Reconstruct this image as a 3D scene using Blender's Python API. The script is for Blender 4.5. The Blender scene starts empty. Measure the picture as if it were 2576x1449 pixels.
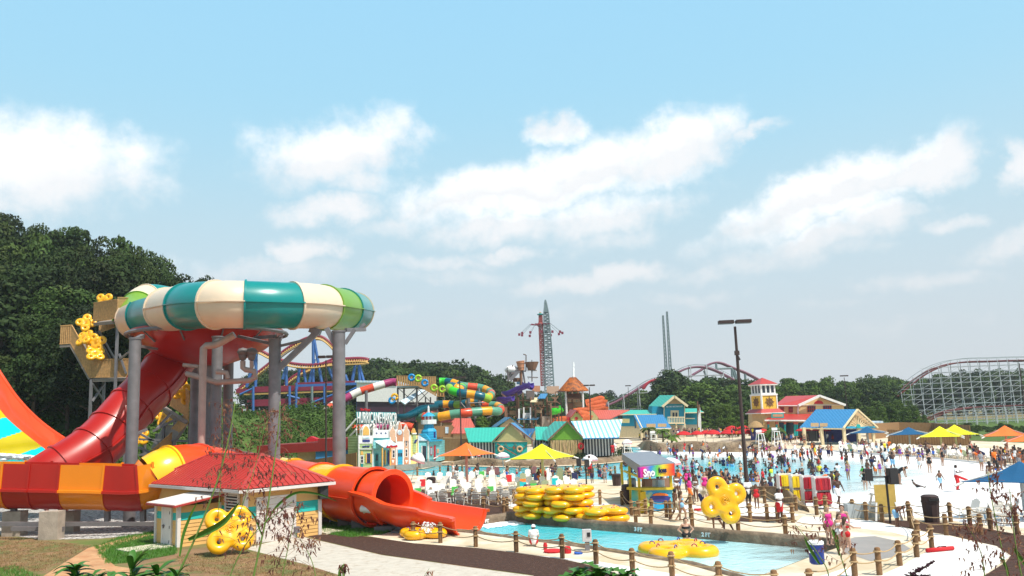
import bpy, bmesh, math, random
import numpy as np
from mathutils import Vector, Matrix, noise
from mathutils.geometry import tessellate_polygon
random.seed(7)
rad=math.radians
scn=bpy.context.scene
col=scn.collection
F=2112.0; W2=1288.0; H2=724.5; CH=6.0
PITCH=math.atan(325.5/F); ROLL=rad(2.0)
R=(Matrix.Rotation(math.pi/2+PITCH,3,'X') @ Matrix.Rotation(-ROLL,3,'Z'))
CAM=Vector((0,0,CH))
def ray(x,y): return R @ Vector(((x-W2)/F,(H2-y)/F,-1))
def A(x,y,Y):
    d=ray(x,y); return CAM+d*(Y/d.y)
def G(x,y,z=0.0):
    d=ray(x,y)
    if d.z>-0.002: d.z=-0.002
    return CAM+d*((z-CH)/d.z)
def gx(x,Y):                       # world X of a column at distance Y, near ground
    p=A(x,1060+60,Y); return p.x
def zz(x,y,Y): return A(x,y,Y).z
def D(p):                          # world -> photo pixel
    q=R.transposed() @ (Vector(p)-CAM); return (W2+F*q.x/-q.z, H2-F*q.y/-q.z)
# ---- camera
cd=bpy.data.cameras.new('camera'); cam=bpy.data.objects.new('camera',cd); col.objects.link(cam)
cam.matrix_world=Matrix.Translation(CAM)@R.to_4x4()
cd.sensor_width=36; cd.lens=36*F/2576; cd.clip_end=20000; cd.clip_start=.1
scn.camera=cam
vs=scn.view_settings; vs.view_transform='Standard'; vs.look='None'; vs.exposure=0.04; vs.gamma=1
def hexc(h):
    h=h.lstrip('#'); r=[int(h[i:i+2],16)/255 for i in (0,2,4)]
    return tuple(c/12.92 if c<=.04045 else ((c+.055)/1.055)**2.4 for c in r)
# ---- materials
MATS={}
def M(name,c=None,rough=.6,var=.12,scale=3.0,bump=0.0,bscale=20.0,metal=0,coat=0,wave=None,stripe=None,spots=None,trans=0,rnd=0.0,bdist=.05,spec=.5,bright=0):
    if name in MATS: return MATS[name]
    if isinstance(c,str): c=hexc(c)
    m=bpy.data.materials.new(name); m.use_nodes=True; nt=m.node_tree; N=nt.nodes; L=nt.links
    b=N['Principled BSDF']; b.inputs['Roughness'].default_value=rough; b.inputs['Metallic'].default_value=metal
    b.inputs['Specular IOR Level'].default_value=spec
    if coat: b.inputs['Coat Weight'].default_value=coat; b.inputs['Coat Roughness'].default_value=.08
    tc=N.new('ShaderNodeTexCoord')
    nz=N.new('ShaderNodeTexNoise'); nz.inputs['Scale'].default_value=scale; nz.inputs['Detail'].default_value=6
    L.new(tc.outputs['Object'],nz.inputs['Vector'])
    cr=N.new('ShaderNodeMapRange'); cr.inputs[1].default_value=.25; cr.inputs[2].default_value=.75
    cr.inputs[3].default_value=1-var; cr.inputs[4].default_value=1+var
    L.new(nz.outputs['Fac'],cr.inputs[0])
    fac=cr.outputs[0]
    if rnd:
        oi=N.new('ShaderNodeObjectInfo'); mr=N.new('ShaderNodeMapRange'); mr.inputs[3].default_value=1-rnd; mr.inputs[4].default_value=1+rnd
        L.new(oi.outputs['Random'],mr.inputs[0]); mm=N.new('ShaderNodeMath'); mm.operation='MULTIPLY'
        L.new(fac,mm.inputs[0]); L.new(mr.outputs[0],mm.inputs[1]); fac=mm.outputs[0]
    base=None
    if stripe:   # (axis, period, color2, frac)
        sx=N.new('ShaderNodeSeparateXYZ'); L.new(tc.outputs['Object'],sx.inputs[0])
        d=N.new('ShaderNodeMath'); d.operation='DIVIDE'; L.new(sx.outputs[stripe[0]],d.inputs[0]); d.inputs[1].default_value=stripe[1]
        fr=N.new('ShaderNodeMath'); fr.operation='FRACT'; L.new(d.outputs[0],fr.inputs[0])
        gt=N.new('ShaderNodeMath'); gt.operation='GREATER_THAN'; L.new(fr.outputs[0],gt.inputs[0]); gt.inputs[1].default_value=stripe[3]
        mx=N.new('ShaderNodeMix'); mx.data_type='RGBA'; mx.inputs[6].default_value=(*c,1); 
        c2=hexc(stripe[2]) if isinstance(stripe[2],str) else stripe[2]
        mx.inputs[7].default_value=(*c2,1); L.new(gt.outputs[0],mx.inputs[0]); base=mx.outputs[2]
    if spots:    # (color2, scale, lo, hi)
        n2=N.new('ShaderNodeTexNoise'); n2.inputs['Scale'].default_value=spots[1]; n2.inputs['Detail'].default_value=8; n2.inputs['Roughness'].default_value=.65
        L.new(tc.outputs['Object'],n2.inputs['Vector'])
        r2=N.new('ShaderNodeMapRange'); r2.inputs[1].default_value=spots[2]; r2.inputs[2].default_value=spots[3]; L.new(n2.outputs['Fac'],r2.inputs[0])
        mx=N.new('ShaderNodeMix'); mx.data_type='RGBA'; mx.inputs[6].default_value=(*c,1)
        c2=hexc(spots[0]) if isinstance(spots[0],str) else spots[0]
        mx.inputs[7].default_value=(*c2,1); L.new(r2.outputs[0],mx.inputs[0])
        if base is not None: L.new(base,mx.inputs[6])
        base=mx.outputs[2]
    vm=N.new('ShaderNodeVectorMath'); vm.operation='SCALE'
    if base is None: vm.inputs[0].default_value=c
    else: L.new(base,vm.inputs[0])
    L.new(fac,vm.inputs['Scale']); L.new(vm.outputs[0],b.inputs['Base Color'])
    if trans: b.inputs['Transmission Weight'].default_value=trans
    h=None
    if bump:
        n3=N.new('ShaderNodeTexNoise'); n3.inputs['Scale'].default_value=bscale; n3.inputs['Detail'].default_value=8
        L.new(tc.outputs['Object'],n3.inputs['Vector'])
        bp=N.new('ShaderNodeBump'); bp.inputs['Strength'].default_value=bump; bp.inputs['Distance'].default_value=bdist
        L.new(n3.outputs['Fac'],bp.inputs['Height']); L.new(bp.outputs[0],b.inputs['Normal']); h=bp
    if wave:     # (axis, period, strength)
        sx=N.new('ShaderNodeSeparateXYZ'); L.new(tc.outputs['Object'],sx.inputs[0])
        d=N.new('ShaderNodeMath'); d.operation='DIVIDE'; L.new(sx.outputs[wave[0]],d.inputs[0]); d.inputs[1].default_value=wave[1]
        fr=N.new('ShaderNodeMath'); fr.operation='PINGPONG'; L.new(d.outputs[0],fr.inputs[0]); fr.inputs[1].default_value=.5
        bp=N.new('ShaderNodeBump'); bp.inputs['Strength'].default_value=wave[2]; bp.inputs['Distance'].default_value=.08
        L.new(fr.outputs[0],bp.inputs['Height']); L.new(bp.outputs[0],b.inputs['Normal'])
        if h: L.new(h.outputs[0],bp.inputs['Normal'])
    MATS[name]=m; return m
# ---- mesh builder
class MB:
    def __init__(s): s.v=[]; s.f=[]; s.m=[]; s.pc=[]
    def add(s,vs,fs,mi=0):
        o=len(s.v); s.pc.append((o,len(s.f))); s.v+= [tuple(v) for v in vs]; s.f+=[tuple(o+i for i in f) for f in fs]; s.m+=[mi]*len(fs); return s
    def box(s,c,sz,rz=0,mi=0,Mx=None):
        x,y,z=[q/2 for q in sz]; vs=[Vector((a*x,b*y,d*z)) for a in(-1,1) for b in(-1,1) for d in(-1,1)]
        rm=Matrix.Rotation(rz,3,'Z') if Mx is None else Mx
        c=Vector(c); vs=[rm@v+c for v in vs]
        return s.add(vs,[(0,1,3,2),(4,6,7,5),(0,4,5,1),(2,3,7,6),(0,2,6,4),(1,5,7,3)],mi)
    def bx(s,x0,x1,y0,y1,z0,z1,mi=0): return s.box(((x0+x1)/2,(y0+y1)/2,(z0+z1)/2),(abs(x1-x0),abs(y1-y0),abs(z1-z0)),0,mi)
    def bar(s,p,q,r,n=6,r2=None,mi=0,caps=True):
        p=Vector(p); q=Vector(q); t=(q-p)
        if t.length<1e-6: return s
        t.normalize(); a=Vector((0,0,1)) if abs(t.z)<.95 else Vector((1,0,0))
        u=t.cross(a).normalized(); w=t.cross(u); r2=r if r2 is None else r2
        o=0.5 if n==4 else 0
        vs=[p+(u*math.cos(2*math.pi*(i+o)/n)+w*math.sin(2*math.pi*(i+o)/n))*r for i in range(n)]+[q+(u*math.cos(2*math.pi*(i+o)/n)+w*math.sin(2*math.pi*(i+o)/n))*r2 for i in range(n)]
        fs=[(i,(i+1)%n,n+(i+1)%n,n+i) for i in range(n)]
        if caps: fs+=[tuple(reversed(range(n))),tuple(range(n,2*n))]
        return s.add(vs,fs,mi)
    def tube(s,pts,r,n=6,mi=0):
        pts=[Vector(p) for p in pts]; k=len(pts); vs=[]; fs=[]; up=None
        for i,p in enumerate(pts):
            t=(pts[min(i+1,k-1)]-pts[max(i-1,0)]).normalized()
            if up is None:
                a=Vector((0,0,1)) if abs(t.z)<.95 else Vector((1,0,0)); up=a
            u=t.cross(up)
            if u.length<1e-4: u=t.cross(Vector((1,0,0)))
            u.normalize(); w=u.cross(t).normalized(); up=w
            rr=r[i] if isinstance(r,(list,tuple)) else r
            vs+=[p+(u*math.cos(2*math.pi*j/n)+w*math.sin(2*math.pi*j/n))*rr for j in range(n)]
        for i in range(k-1):
            for j in range(n): fs.append((i*n+j,i*n+(j+1)%n,(i+1)*n+(j+1)%n,(i+1)*n+j))
        fs+=[tuple(reversed(range(n))),tuple((k-1)*n+j for j in range(n))]
        return s.add(vs,fs,mi)
    def lathe(s,c,prof,n=16,mi=0):
        c=Vector(c); k=len(prof); vs=[c+Vector((r*math.cos(2*math.pi*j/n),r*math.sin(2*math.pi*j/n),z)) for r,z in prof for j in range(n)]
        fs=[(i*n+j,i*n+(j+1)%n,(i+1)*n+(j+1)%n,(i+1)*n+j) for i in range(k-1) for j in range(n)]
        if prof[0][0]>1e-3: fs.append(tuple(reversed(range(n))))
        if prof[-1][0]>1e-3: fs.append(tuple((k-1)*n+j for j in range(n)))
        return s.add(vs,fs,mi)
    def prism(s,poly,y0,y1,mi=0,axis='y'):      # poly in (x,z), extruded in y (or (y,z) in x)
        n=len(poly)
        if axis=='y': vs=[(a,y0,b) for a,b in poly]+[(a,y1,b) for a,b in poly]
        elif axis=='x': vs=[(y0,a,b) for a,b in poly]+[(y1,a,b) for a,b in poly]
        else: vs=[(a,b,y0) for a,b in poly]+[(a,b,y1) for a,b in poly]
        return s.add(vs,[tuple(range(n)),tuple(reversed(range(n,2*n)))]+[(i,i+n,(i+1)%n+n,(i+1)%n) for i in range(n)],mi)
    def quad(s,a,b,c,d,mi=0): return s.add([a,b,c,d],[(0,1,2,3)],mi)
    def sheet(s,a,b,c,d,t=.05,mi=0):     # quad with thickness
        a,b,c,d=[Vector(q) for q in (a,b,c,d)]; n=(b-a).cross(d-a).normalized()*t
        vs=[a,b,c,d,a-n,b-n,c-n,d-n]
        return s.add(vs,[(0,1,2,3),(7,6,5,4),(0,4,5,1),(1,5,6,2),(2,6,7,3),(3,7,4,0)],mi)
    def ball(s,c,r,n=8,mi=0,sq=(1,1,1)):
        c=Vector(c); vs=[]; fs=[]; k=max(4,n//2)
        for i in range(k+1):
            th=math.pi*i/k
            for j in range(n):
                ph=2*math.pi*j/n; vs.append(c+Vector((math.sin(th)*math.cos(ph)*r*sq[0],math.sin(th)*math.sin(ph)*r*sq[1],math.cos(th)*r*sq[2])))
        for i in range(k):
            for j in range(n): fs.append((i*n+j,(i+1)*n+j,(i+1)*n+(j+1)%n,i*n+(j+1)%n))
        return s.add(vs,fs,mi)
    def xf(s,Mx,start=0):
        s.v[start:]=[tuple(Mx@Vector(v)) for v in s.v[start:]]; return s
    def build(s,name,mats,parent=None,smooth=False,kind=None):
        if not s.v: return None
        if not isinstance(mats,(list,tuple)): mats=[mats]
        o0=rootloc(parent)
        me=bpy.data.meshes.new(name)
        me.from_pydata([(v[0]-o0[0],v[1]-o0[1],v[2]-o0[2]) for v in s.v],[],s.f)
        for m in mats: me.materials.append(m)
        if len(mats)>1: me.polygons.foreach_set('material_index',s.m)
        if smooth:
            me.shade_smooth()
            if smooth is not True: me.set_sharp_from_angle(angle=rad(smooth))
        me.update()
        o=bpy.data.objects.new(name,me); col.objects.link(o)
        if parent is not None: o.parent=parent
        if kind: o['kind']=kind
        return o
def build_each(mb,name,mats,parent=None,smooth=False,per=1):
    out=[]; pc=mb.pc[::per]+[(len(mb.v),len(mb.f))]
    for (a,fa),(b,fb) in zip(pc[:-1],pc[1:]):
        q=MB(); q.v=mb.v[a:b]; q.f=[tuple(i-a for i in f) for f in mb.f[fa:fb]]; q.m=mb.m[fa:fb]
        out.append(q.build(name,mats,parent,smooth))
    return out
def rootloc(p):
    if p is None: return (0,0,0)
    while p.parent: p=p.parent
    return tuple(p.location)
def tag(o,label,cat,group=None,kind=None):
    o['label']=label; o['category']=cat
    if group: o['group']=group
    if kind: o['kind']=kind
    return o
def T(name,label,cat,loc=(0,0,0),group=None,rz=0):
    o=bpy.data.objects.new(name,None); col.objects.link(o); o.location=loc; o.rotation_euler=(0,0,rz); o.empty_display_size=.2
    return tag(o,label,cat,group)
KIDS={}
def kids(o):
    return [c for c in o.children]
def copy_tree(o,parent=None,label=None,group=None,loc=None,rz=None,scale=None,drop=()):
    c=o.copy(); col.objects.link(c); c.parent=parent
    for ch in kids(o):
        if ch.name.split('.')[0] in drop: continue
        copy_tree(ch,c)
    if parent is None:
        if label: c['label']=label
        if group: c['group']=group
        if loc is not None: c.location=loc
        if rz is not None: c.rotation_euler=(0,0,rz)
        if scale is not None: c.scale=(scale,)*3 if not isinstance(scale,(tuple,list)) else scale
    return c
def proto_place(first,used,**k):
    if not used:
        used.append(1); o=first
        if k.get('label'): o['label']=k['label']
        if k.get('group'): o['group']=k['group']
        if k.get('loc') is not None: o.location=k['loc']
        if k.get('rz') is not None: o.rotation_euler=(0,0,k['rz'])
        if k.get('scale') is not None: o.scale=(k['scale'],)*3 if not isinstance(k['scale'],(tuple,list)) else k['scale']
        return o
    return copy_tree(first,**k)
def cr(pts,n=6):                   # Catmull-Rom through points (any dimension)
    P=[np.array(p,dtype=float) for p in pts]; P=[2*P[0]-P[1]]+P+[2*P[-1]-P[-2]]; out=[]
    for i in range(1,len(P)-2):
        for k in range(n):
            t=k/n; out.append(.5*((2*P[i])+(-P[i-1]+P[i+1])*t+(2*P[i-1]-5*P[i]+4*P[i+1]-P[i+2])*t*t+(-P[i-1]+3*P[i]-3*P[i+1]+P[i+2])*t**3))
    out.append(P[-2]); return out
def frames(path):
    k=len(path); fr=[]
    for i in range(k):
        t=(Vector(path[min(i+1,k-1)][:3])-Vector(path[max(i-1,0)][:3])).normalized()
        u=t.cross(Vector((0,0,1)))
        if u.length<.05: u=Vector((1,0,0))
        u.normalize(); fr.append((Vector(path[i][:3]),u,u.cross(t).normalized(),t))
    return fr
def sweep(mb,fr,prof,mi=0,closed=True,caps=True):   # prof: list (a,b) or fn(i)
    vs=[]; fs=[]; n=None
    for i,(p,u,w,t) in enumerate(fr):
        pr=prof(i) if callable(prof) else prof; n=len(pr)
        vs+=[p+u*a+w*b for a,b in pr]
    for i in range(len(fr)-1):
        for j in range(n if closed else n-1):
            fs.append((i*n+j,(i+1)*n+j,(i+1)*n+(j+1)%n,i*n+(j+1)%n))
    if caps and closed: fs+=[tuple(range(n)),tuple((len(fr)-1)*n+j for j in reversed(range(n)))]
    mb.add(vs,fs,mi)
def arc(r,a0,a1,n): return [(r*math.cos(rad(a0+(a1-a0)*i/n)),r*math.sin(rad(a0+(a1-a0)*i/n))) for i in range(n+1)]
def shell(r,a0,a1,n=20,t=.06): return arc(r,a0,a1,n)+arc(r-t,a1,a0,n)
def poly_mesh(name,loops,z,mat,kind='structure',thick=0,label=None,cat=None,parent=None):
    loops=[[Vector((p[0],p[1],0)) for p in l] for l in loops]
    tris=tessellate_polygon(loops); vs=[(p.x,p.y,z) for l in loops for p in l]
    mb=MB(); fs=[]
    for t in tris:
        a,b,c=[Vector(vs[i]) for i in t]
        if (b-a).cross(c-a).z<0: t=(t[0],t[2],t[1])
        fs.append(tuple(t))
    mb.add(vs,fs)
    if thick:
        o=0; n=len(vs)
        mb.v+=[(p[0],p[1],z-thick) for p in vs]
        for l in loops:
            k=len(l)
            for i in range(k):
                a=o+i; b=o+(i+1)%k; mb.f.append((a,b,b+n,a+n)); mb.m.append(0)
            o+=k
    ob=mb.build(name,mat,parent)
    if kind: ob['kind']=kind
    if label: tag(ob,label,cat)
    return ob
def text(s,size,mat,parent,loc,rz=0,name='lettering',ext=.02,rx=math.pi/2,sx=1.0,bold=0,align='CENTER',ry=0,shear=0):
    cu=bpy.data.curves.new('t','FONT'); cu.body=s; cu.size=size; cu.extrude=ext; cu.align_x=align; cu.align_y='CENTER'; cu.offset=bold; cu.shear=shear; cu.resolution_u=2
    o=bpy.data.objects.new('t',cu); col.objects.link(o); dg=bpy.context.evaluated_depsgraph_get(); dg.update()
    me=bpy.data.meshes.new_from_object(o.evaluated_get(dg)); bpy.data.objects.remove(o)
    rl=Vector(rootloc(parent))
    Mx=Matrix.Translation(Vector(loc)-rl)@Matrix.Rotation(rz,4,'Z')@Matrix.Rotation(rx,4,'X')@Matrix.Rotation(ry,4,'Z')@Matrix.Diagonal((sx,1,1,1))
    me.transform(Mx); me.materials.clear(); me.materials.append(mat); me.name=name
    ob=bpy.data.objects.new(name,me); col.objects.link(ob); ob.parent=parent; return ob
# ---- SDF -> mesh (surface nets)
def snets(fn,lo,hi,h):
    ax=[np.arange(lo[i],hi[i]+h,h) for i in range(3)]
    X,Y,Z=np.meshgrid(*ax,indexing='ij'); Fv=fn(X,Y,Z); s=Fv<0
    n=Fv.shape; c=[(a,b,d) for a in(0,1) for b in(0,1) for d in(0,1)]
    sl=lambda A_,o: A_[o[0]:n[0]-1+o[0],o[1]:n[1]-1+o[1],o[2]:n[2]-1+o[2]]
    cnt=sum(sl(s,o).astype(np.int8) for o in c); mask=(cnt>0)&(cnt<8)
    idx=-np.ones(mask.shape,int); idx[mask]=np.arange(mask.sum()); ii=np.argwhere(mask)
    acc=np.zeros((len(ii),3)); num=np.zeros(len(ii))
    for a in c:
        for k in range(3):
            if a[k]==1: continue
            b=list(a); b[k]=1
            fa=sl(Fv,a)[mask]; fb=sl(Fv,b)[mask]; cr_=(fa<0)!=(fb<0)
            den=np.where(cr_,fa-fb,1); t=np.where(cr_,fa/den,0)
            pt=np.tile(np.array(a,float),(len(ii),1)); pt[:,k]+=t
            acc+=pt*cr_[:,None]; num+=cr_
    V=(ii+acc/num[:,None])*h+np.array(lo)
    faces=[]
    for k in range(3):
        o1=[0,0,0]; o1[k]=1; u,v=[(1,2),(2,0),(0,1)][k]
        sh=[n[0],n[1],n[2]]; sh[k]-=1
        A0=s[tuple(slice(0,sh[i]) for i in range(3))]; A1=s[tuple(slice(o1[i],sh[i]+o1[i]) for i in range(3))]
        e=np.argwhere(A0!=A1); e=e[(e[:,u]>0)&(e[:,v]>0)&(e[:,u]<n[u]-1)&(e[:,v]<n[v]-1)]
        if not len(e): continue
        fl=A0[e[:,0],e[:,1],e[:,2]]
        def g(du,dv):
            q=e.copy(); q[:,u]-=du; q[:,v]-=dv; return idx[q[:,0],q[:,1],q[:,2]]
        q=np.stack([g(1,1),g(0,1),g(0,0),g(1,0)],1); q[~fl]=q[~fl][:,::-1]; faces.append(q)
    Fc=np.concatenate(faces) if faces else np.zeros((0,4),int)
    Fc=Fc[(Fc>=0).all(1)]
    return V,Fc
def mesh_np(name,V,Fc,mat,smooth=True):
    me=bpy.data.meshes.new(name); me.from_pydata(V.tolist(),[],Fc.tolist())
    for m in (mat if isinstance(mat,(list,tuple)) else [mat]): me.materials.append(m)
    if smooth: me.shade_smooth()
    me.update(); return me
def obj(name,me,parent=None,loc=(0,0,0)):
    o=bpy.data.objects.new(name,me); col.objects.link(o); o.parent=parent; o.location=loc; return o
def cap(X,Y,Z,a,b,ra,rb):
    a=np.array(a,float); b=np.array(b,float); d=b-a; L=max((d@d),1e-9)
    t=np.clip(((X-a[0])*d[0]+(Y-a[1])*d[1]+(Z-a[2])*d[2])/L,0,1)
    return np.sqrt((X-a[0]-t*d[0])**2+(Y-a[1]-t*d[1])**2+(Z-a[2]-t*d[2])**2)-(ra+(rb-ra)*t)
def smin(a,b,k):
    h=np.clip(.5+.5*(b-a)/k,0,1); return b*(1-h)+a*h-k*h*(1-h)
# ================= sky, sun =================
w=bpy.data.worlds.new('World'); scn.world=w; w.use_nodes=True
nt=w.node_tree; N=nt.nodes; L=nt.links; N.clear()
SUN=Vector((.42,-.38,.98)).normalized()
el=math.asin(SUN.z); az=math.atan2(SUN.x,SUN.y)
out=N.new('ShaderNodeOutputWorld'); bg=N.new('ShaderNodeBackground'); L.new(bg.outputs[0],out.inputs[0])
sky=N.new('ShaderNodeTexSky'); sky.sky_type='NISHITA'; sky.sun_disc=False; sky.sun_elevation=el; sky.sun_rotation=az; sky.dust_density=1.5; sky.ozone_density=1.5
def math_(op,a,b=None,c=None):
    n=N.new('ShaderNodeMath'); n.operation=op
    for i,q in enumerate((a,b,c)):
        if q is None: continue
        if isinstance(q,(int,float)): n.inputs[i].default_value=q
        else: L.new(q,n.inputs[i])
    return n.outputs[0]
def mr_(v,a,b,c=0,d=1,st='LINEAR'):
    n=N.new('ShaderNodeMapRange'); n.interpolation_type=st
    for i,q in zip((1,2,3,4),(a,b,c,d)): n.inputs[i].default_value=q
    L.new(v,n.inputs[0]); return n.outputs[0]
def mix_(f,a,b):
    n=N.new('ShaderNodeMix'); n.data_type='RGBA'
    for i,q in ((0,f),(6,a),(7,b)):
        if isinstance(q,(int,float)): n.inputs[i].default_value=q
        elif isinstance(q,tuple): n.inputs[i].default_value=(*q,1)
        else: L.new(q,n.inputs[i])
    return n.outputs[2]
tc=N.new('ShaderNodeTexCoord'); sx=N.new('ShaderNodeSeparateXYZ'); L.new(tc.outputs['Generated'],sx.inputs[0])
azn=math_('ARCTAN2',sx.outputs[0],sx.outputs[1]); eln=math_('ARCSINE',sx.outputs[2])
cb=N.new('ShaderNodeCombineXYZ'); L.new(azn,cb.inputs[0]); L.new(eln,cb.inputs[1])
# domain warp for ragged cloud edges
nzw=N.new('ShaderNodeTexNoise'); nzw.inputs['Scale'].default_value=9; nzw.inputs['Detail'].default_value=6; nzw.inputs['Roughness'].default_value=.62
L.new(cb.outputs[0],nzw.inputs['Vector'])
vsb=N.new('ShaderNodeVectorMath'); vsb.operation='SUBTRACT'; L.new(nzw.outputs['Color'],vsb.inputs[0]); vsb.inputs[1].default_value=(.5,.5,.5)
vsc=N.new('ShaderNodeVectorMath'); vsc.operation='MULTIPLY'; L.new(vsb.outputs[0],vsc.inputs[0]); vsc.inputs[1].default_value=(.16,.075,0)
vad=N.new('ShaderNodeVectorMath'); vad.operation='ADD'; L.new(cb.outputs[0],vad.inputs[0]); L.new(vsc.outputs[0],vad.inputs[1])
def AE(x,y):
    d=ray(x,y).normalized(); return math.atan2(d.x,d.y),math.asin(d.z)
CL=[(90,400,270,105,0,1),(40,460,180,60,0,.8),(850,375,215,85,8,1),(1000,320,80,60,10,.7),(840,520,150,38,5,.9),
 (1250,490,270,75,6,1),(1480,420,260,80,14,1),(1700,370,170,75,14,1),(1400,320,90,35,0,.8),(1880,340,110,22,24,.7),(1260,575,230,42,4,.85),
 (2080,500,300,62,16,1),(2310,405,150,55,18,1),(2230,540,110,45,0,.9),(2080,600,250,40,12,.8),(2395,345,20,30,0,.6),(2405,545,50,22,0,.6),
 (790,635,80,42,0,.95),(690,690,260,34,0,.6),(1500,700,230,30,5,.9),(1270,640,120,22,0,.75),(1100,665,190,26,0,.6),(1800,690,120,24,0,.6),(1750,750,180,20,0,.5),
 (2520,610,120,38,16,.8),(2570,400,50,50,0,.9),(2320,715,150,24,0,.6),(2100,770,130,16,0,.4),(980,790,70,14,0,.4),(1530,600,150,35,5,.6),(345,487,30,18,0,.5),(500,680,300,40,0,.4),(1000,560,160,40,0,.6),(900,450,160,40,0,.7),(1500,540,260,60,8,.8),(1150,700,300,30,0,.5),(2000,650,240,36,4,.6),(180,340,160,60,0,.8),(1350,800,260,26,0,.4),(2300,820,260,20,0,.35)]
field=None; fieldb=None
for (x,y,rx,ry,rot,st) in CL:
    a,e=AE(x,y)
    for which in ((0,1) if rx*ry>9000 else (0,)):
        mp=N.new('ShaderNodeMapping'); mp.vector_type='TEXTURE'
        mp.inputs['Location'].default_value=(a,e+(0.022 if which else 0),0); mp.inputs['Rotation'].default_value=(0,0,rad(rot))
        mp.inputs['Scale'].default_value=(rx/F*1.12,ry/F*1.2,1)
        L.new(vad.outputs[0],mp.inputs['Vector'])
        ln=N.new('ShaderNodeVectorMath'); ln.operation='LENGTH'; L.new(mp.outputs[0],ln.inputs[0])
        v=mr_(ln.outputs['Value'],0.1,1.5,st,0,'SMOOTHSTEP')
        if which==0: field=v if field is None else math_('MAXIMUM',field,v)
        else: fieldb=v if fieldb is None else math_('MAXIMUM',fieldb,v)
# generic clouds elsewhere round the sky
ng=N.new('ShaderNodeTexNoise'); ng.inputs['Scale'].default_value=3.2; ng.inputs['Detail'].default_value=8; L.new(tc.outputs['Generated'],ng.inputs['Vector'])
gen=mr_(ng.outputs['Fac'],.52,.7,0,.8)
side=mr_(math_('ABSOLUTE',azn),.75,.95,0,1); gen=math_('MULTIPLY',math_('MULTIPLY',gen,side),mr_(eln,.6,.9,1,.25))
field=math_('MAXIMUM',field,gen)
nf=N.new('ShaderNodeTexNoise'); nf.inputs['Scale'].default_value=34; nf.inputs['Detail'].default_value=5; nf.inputs['Roughness'].default_value=.6; L.new(cb.outputs[0],nf.inputs['Vector'])
ff=math_('ADD',field,math_('MULTIPLY',math_('SUBTRACT',nf.outputs['Fac'],.5),.75))
dens=mr_(ff,.16,1.0,0,1,'SMOOTHSTEP')
# sky colour: physical sky, tinted, with the pale haze band low down
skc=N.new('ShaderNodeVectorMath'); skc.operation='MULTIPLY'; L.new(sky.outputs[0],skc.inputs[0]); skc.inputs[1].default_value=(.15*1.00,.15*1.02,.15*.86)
hz=mr_(eln,.02,.40,1,0,'SMOOTHSTEP')
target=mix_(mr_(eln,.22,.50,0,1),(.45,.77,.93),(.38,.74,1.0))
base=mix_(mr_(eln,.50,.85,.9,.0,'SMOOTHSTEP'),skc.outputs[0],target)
hazec=mix_(mr_(eln,0,.14),(.66,.70,.73),(.66,.73,.78))
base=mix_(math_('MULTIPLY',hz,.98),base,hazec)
under=mr_(math_('SUBTRACT',field,fieldb),-.05,.30,0,1)   # lower part of each cloud is greyer
lowfade=mr_(eln,.06,.22,.86,1)
cc=mix_(math_('MULTIPLY',under,0.6),(1.15,1.15,1.16),(.80,.83,.86))
cc2=N.new('ShaderNodeVectorMath'); cc2.operation='SCALE'; L.new(cc,cc2.inputs[0]); L.new(lowfade,cc2.inputs['Scale'])
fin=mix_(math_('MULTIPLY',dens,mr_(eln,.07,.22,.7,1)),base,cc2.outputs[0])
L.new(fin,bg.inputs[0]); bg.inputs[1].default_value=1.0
sl=bpy.data.lights.new('sun','SUN'); sl.energy=5.0; sl.angle=rad(.53); sl.color=(1,.95,.86)
so=bpy.data.objects.new('sun',sl); col.objects.link(so); so.rotation_euler=(-SUN).to_track_quat('-Z','Y').to_euler()
w.cycles.sampling_method='MANUAL'; w.cycles.sample_map_resolution=512
scn.cycles.max_bounces=6; scn.cycles.transparent_max_bounces=12; scn.cycles.diffuse_bounces=3
# ================= ground =================
WPd=[(1066,1179),(1110,1170),(1175,1173),(1330,1176),(1480,1170),(1560,1163),(1597,1154),(1603,1146),(1592,1137),(1570,1130),(1560,1125),(1620,1124),(1700,1130),(1905,1131),(1970,1130),(2014,1128),(2060,1129),(2113,1134),
 (2162,1137),(2324,1148),(2509,1165),(2640,1180),(2760,1200),(2760,1340),(2576,1328),(2441,1318),(2392,1309),(2300,1300),(2210,1295),(2147,1290),(2060,1282),(1995,1262),(1920,1238),(1850,1226),(1760,1222),(1700,1216),(1560,1208),(1350,1201),(1180,1200),(1060,1196),(1000,1192),(960,1188)]
WP=[G(x,y).to_2d() for x,y in WPd]
XPd=[(1090,1325),(1205,1323),(1285,1312),(1500,1334),(1744,1354),(2040,1380),(2118,1389),(2030,1420),(1960,1448),(1885,1476),(1744,1434),(1500,1393),(1275,1362),(1180,1350),(1090,1342)]
XPw=[G(x,y,-.25).to_2d() for x,y in XPd]
def lin(p0,p1,k): return [p0+(p1-p0)*(i/k) for i in range(k)]
def hump(X,Y):
    u=X/max(Y,1); k=min(max((-.32-u)/.08,0),1); e=min(max((-.168-u)/.035,0),1)
    a=126-56*k; t=min(max((Y-a)/(38+14*k),0),1); t=t*t*(3-2*t)
    return (8.6+6.4*k+(1-k)*1.6*noise.noise(Vector((X*.05,Y*.05,2))))*e*e*(3-2*e)*t
def ground_z(X,Y): return hump(X,Y)
earth=M('earth',(.24,.14,.07),.95,.25,.6,.5,6,spots=((.12,.16,.03),.22,.42,.62),bdist=.08)
big=[(-2500,-300),(2500,-300),(2500,6000),(-2500,6000)]
g=poly_mesh('ground',[big,[tuple(p) for p in reversed(WP)],[tuple(p) for p in reversed(XPw)]],0,earth)
def zone(name,pts,lvl,mat,holes=()):
    l=[[G(x,y).to_2d() for x,y in pts]]+[list(reversed(h)) for h in holes]
    return poly_mesh(name,l,.004*lvl,mat)
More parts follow.
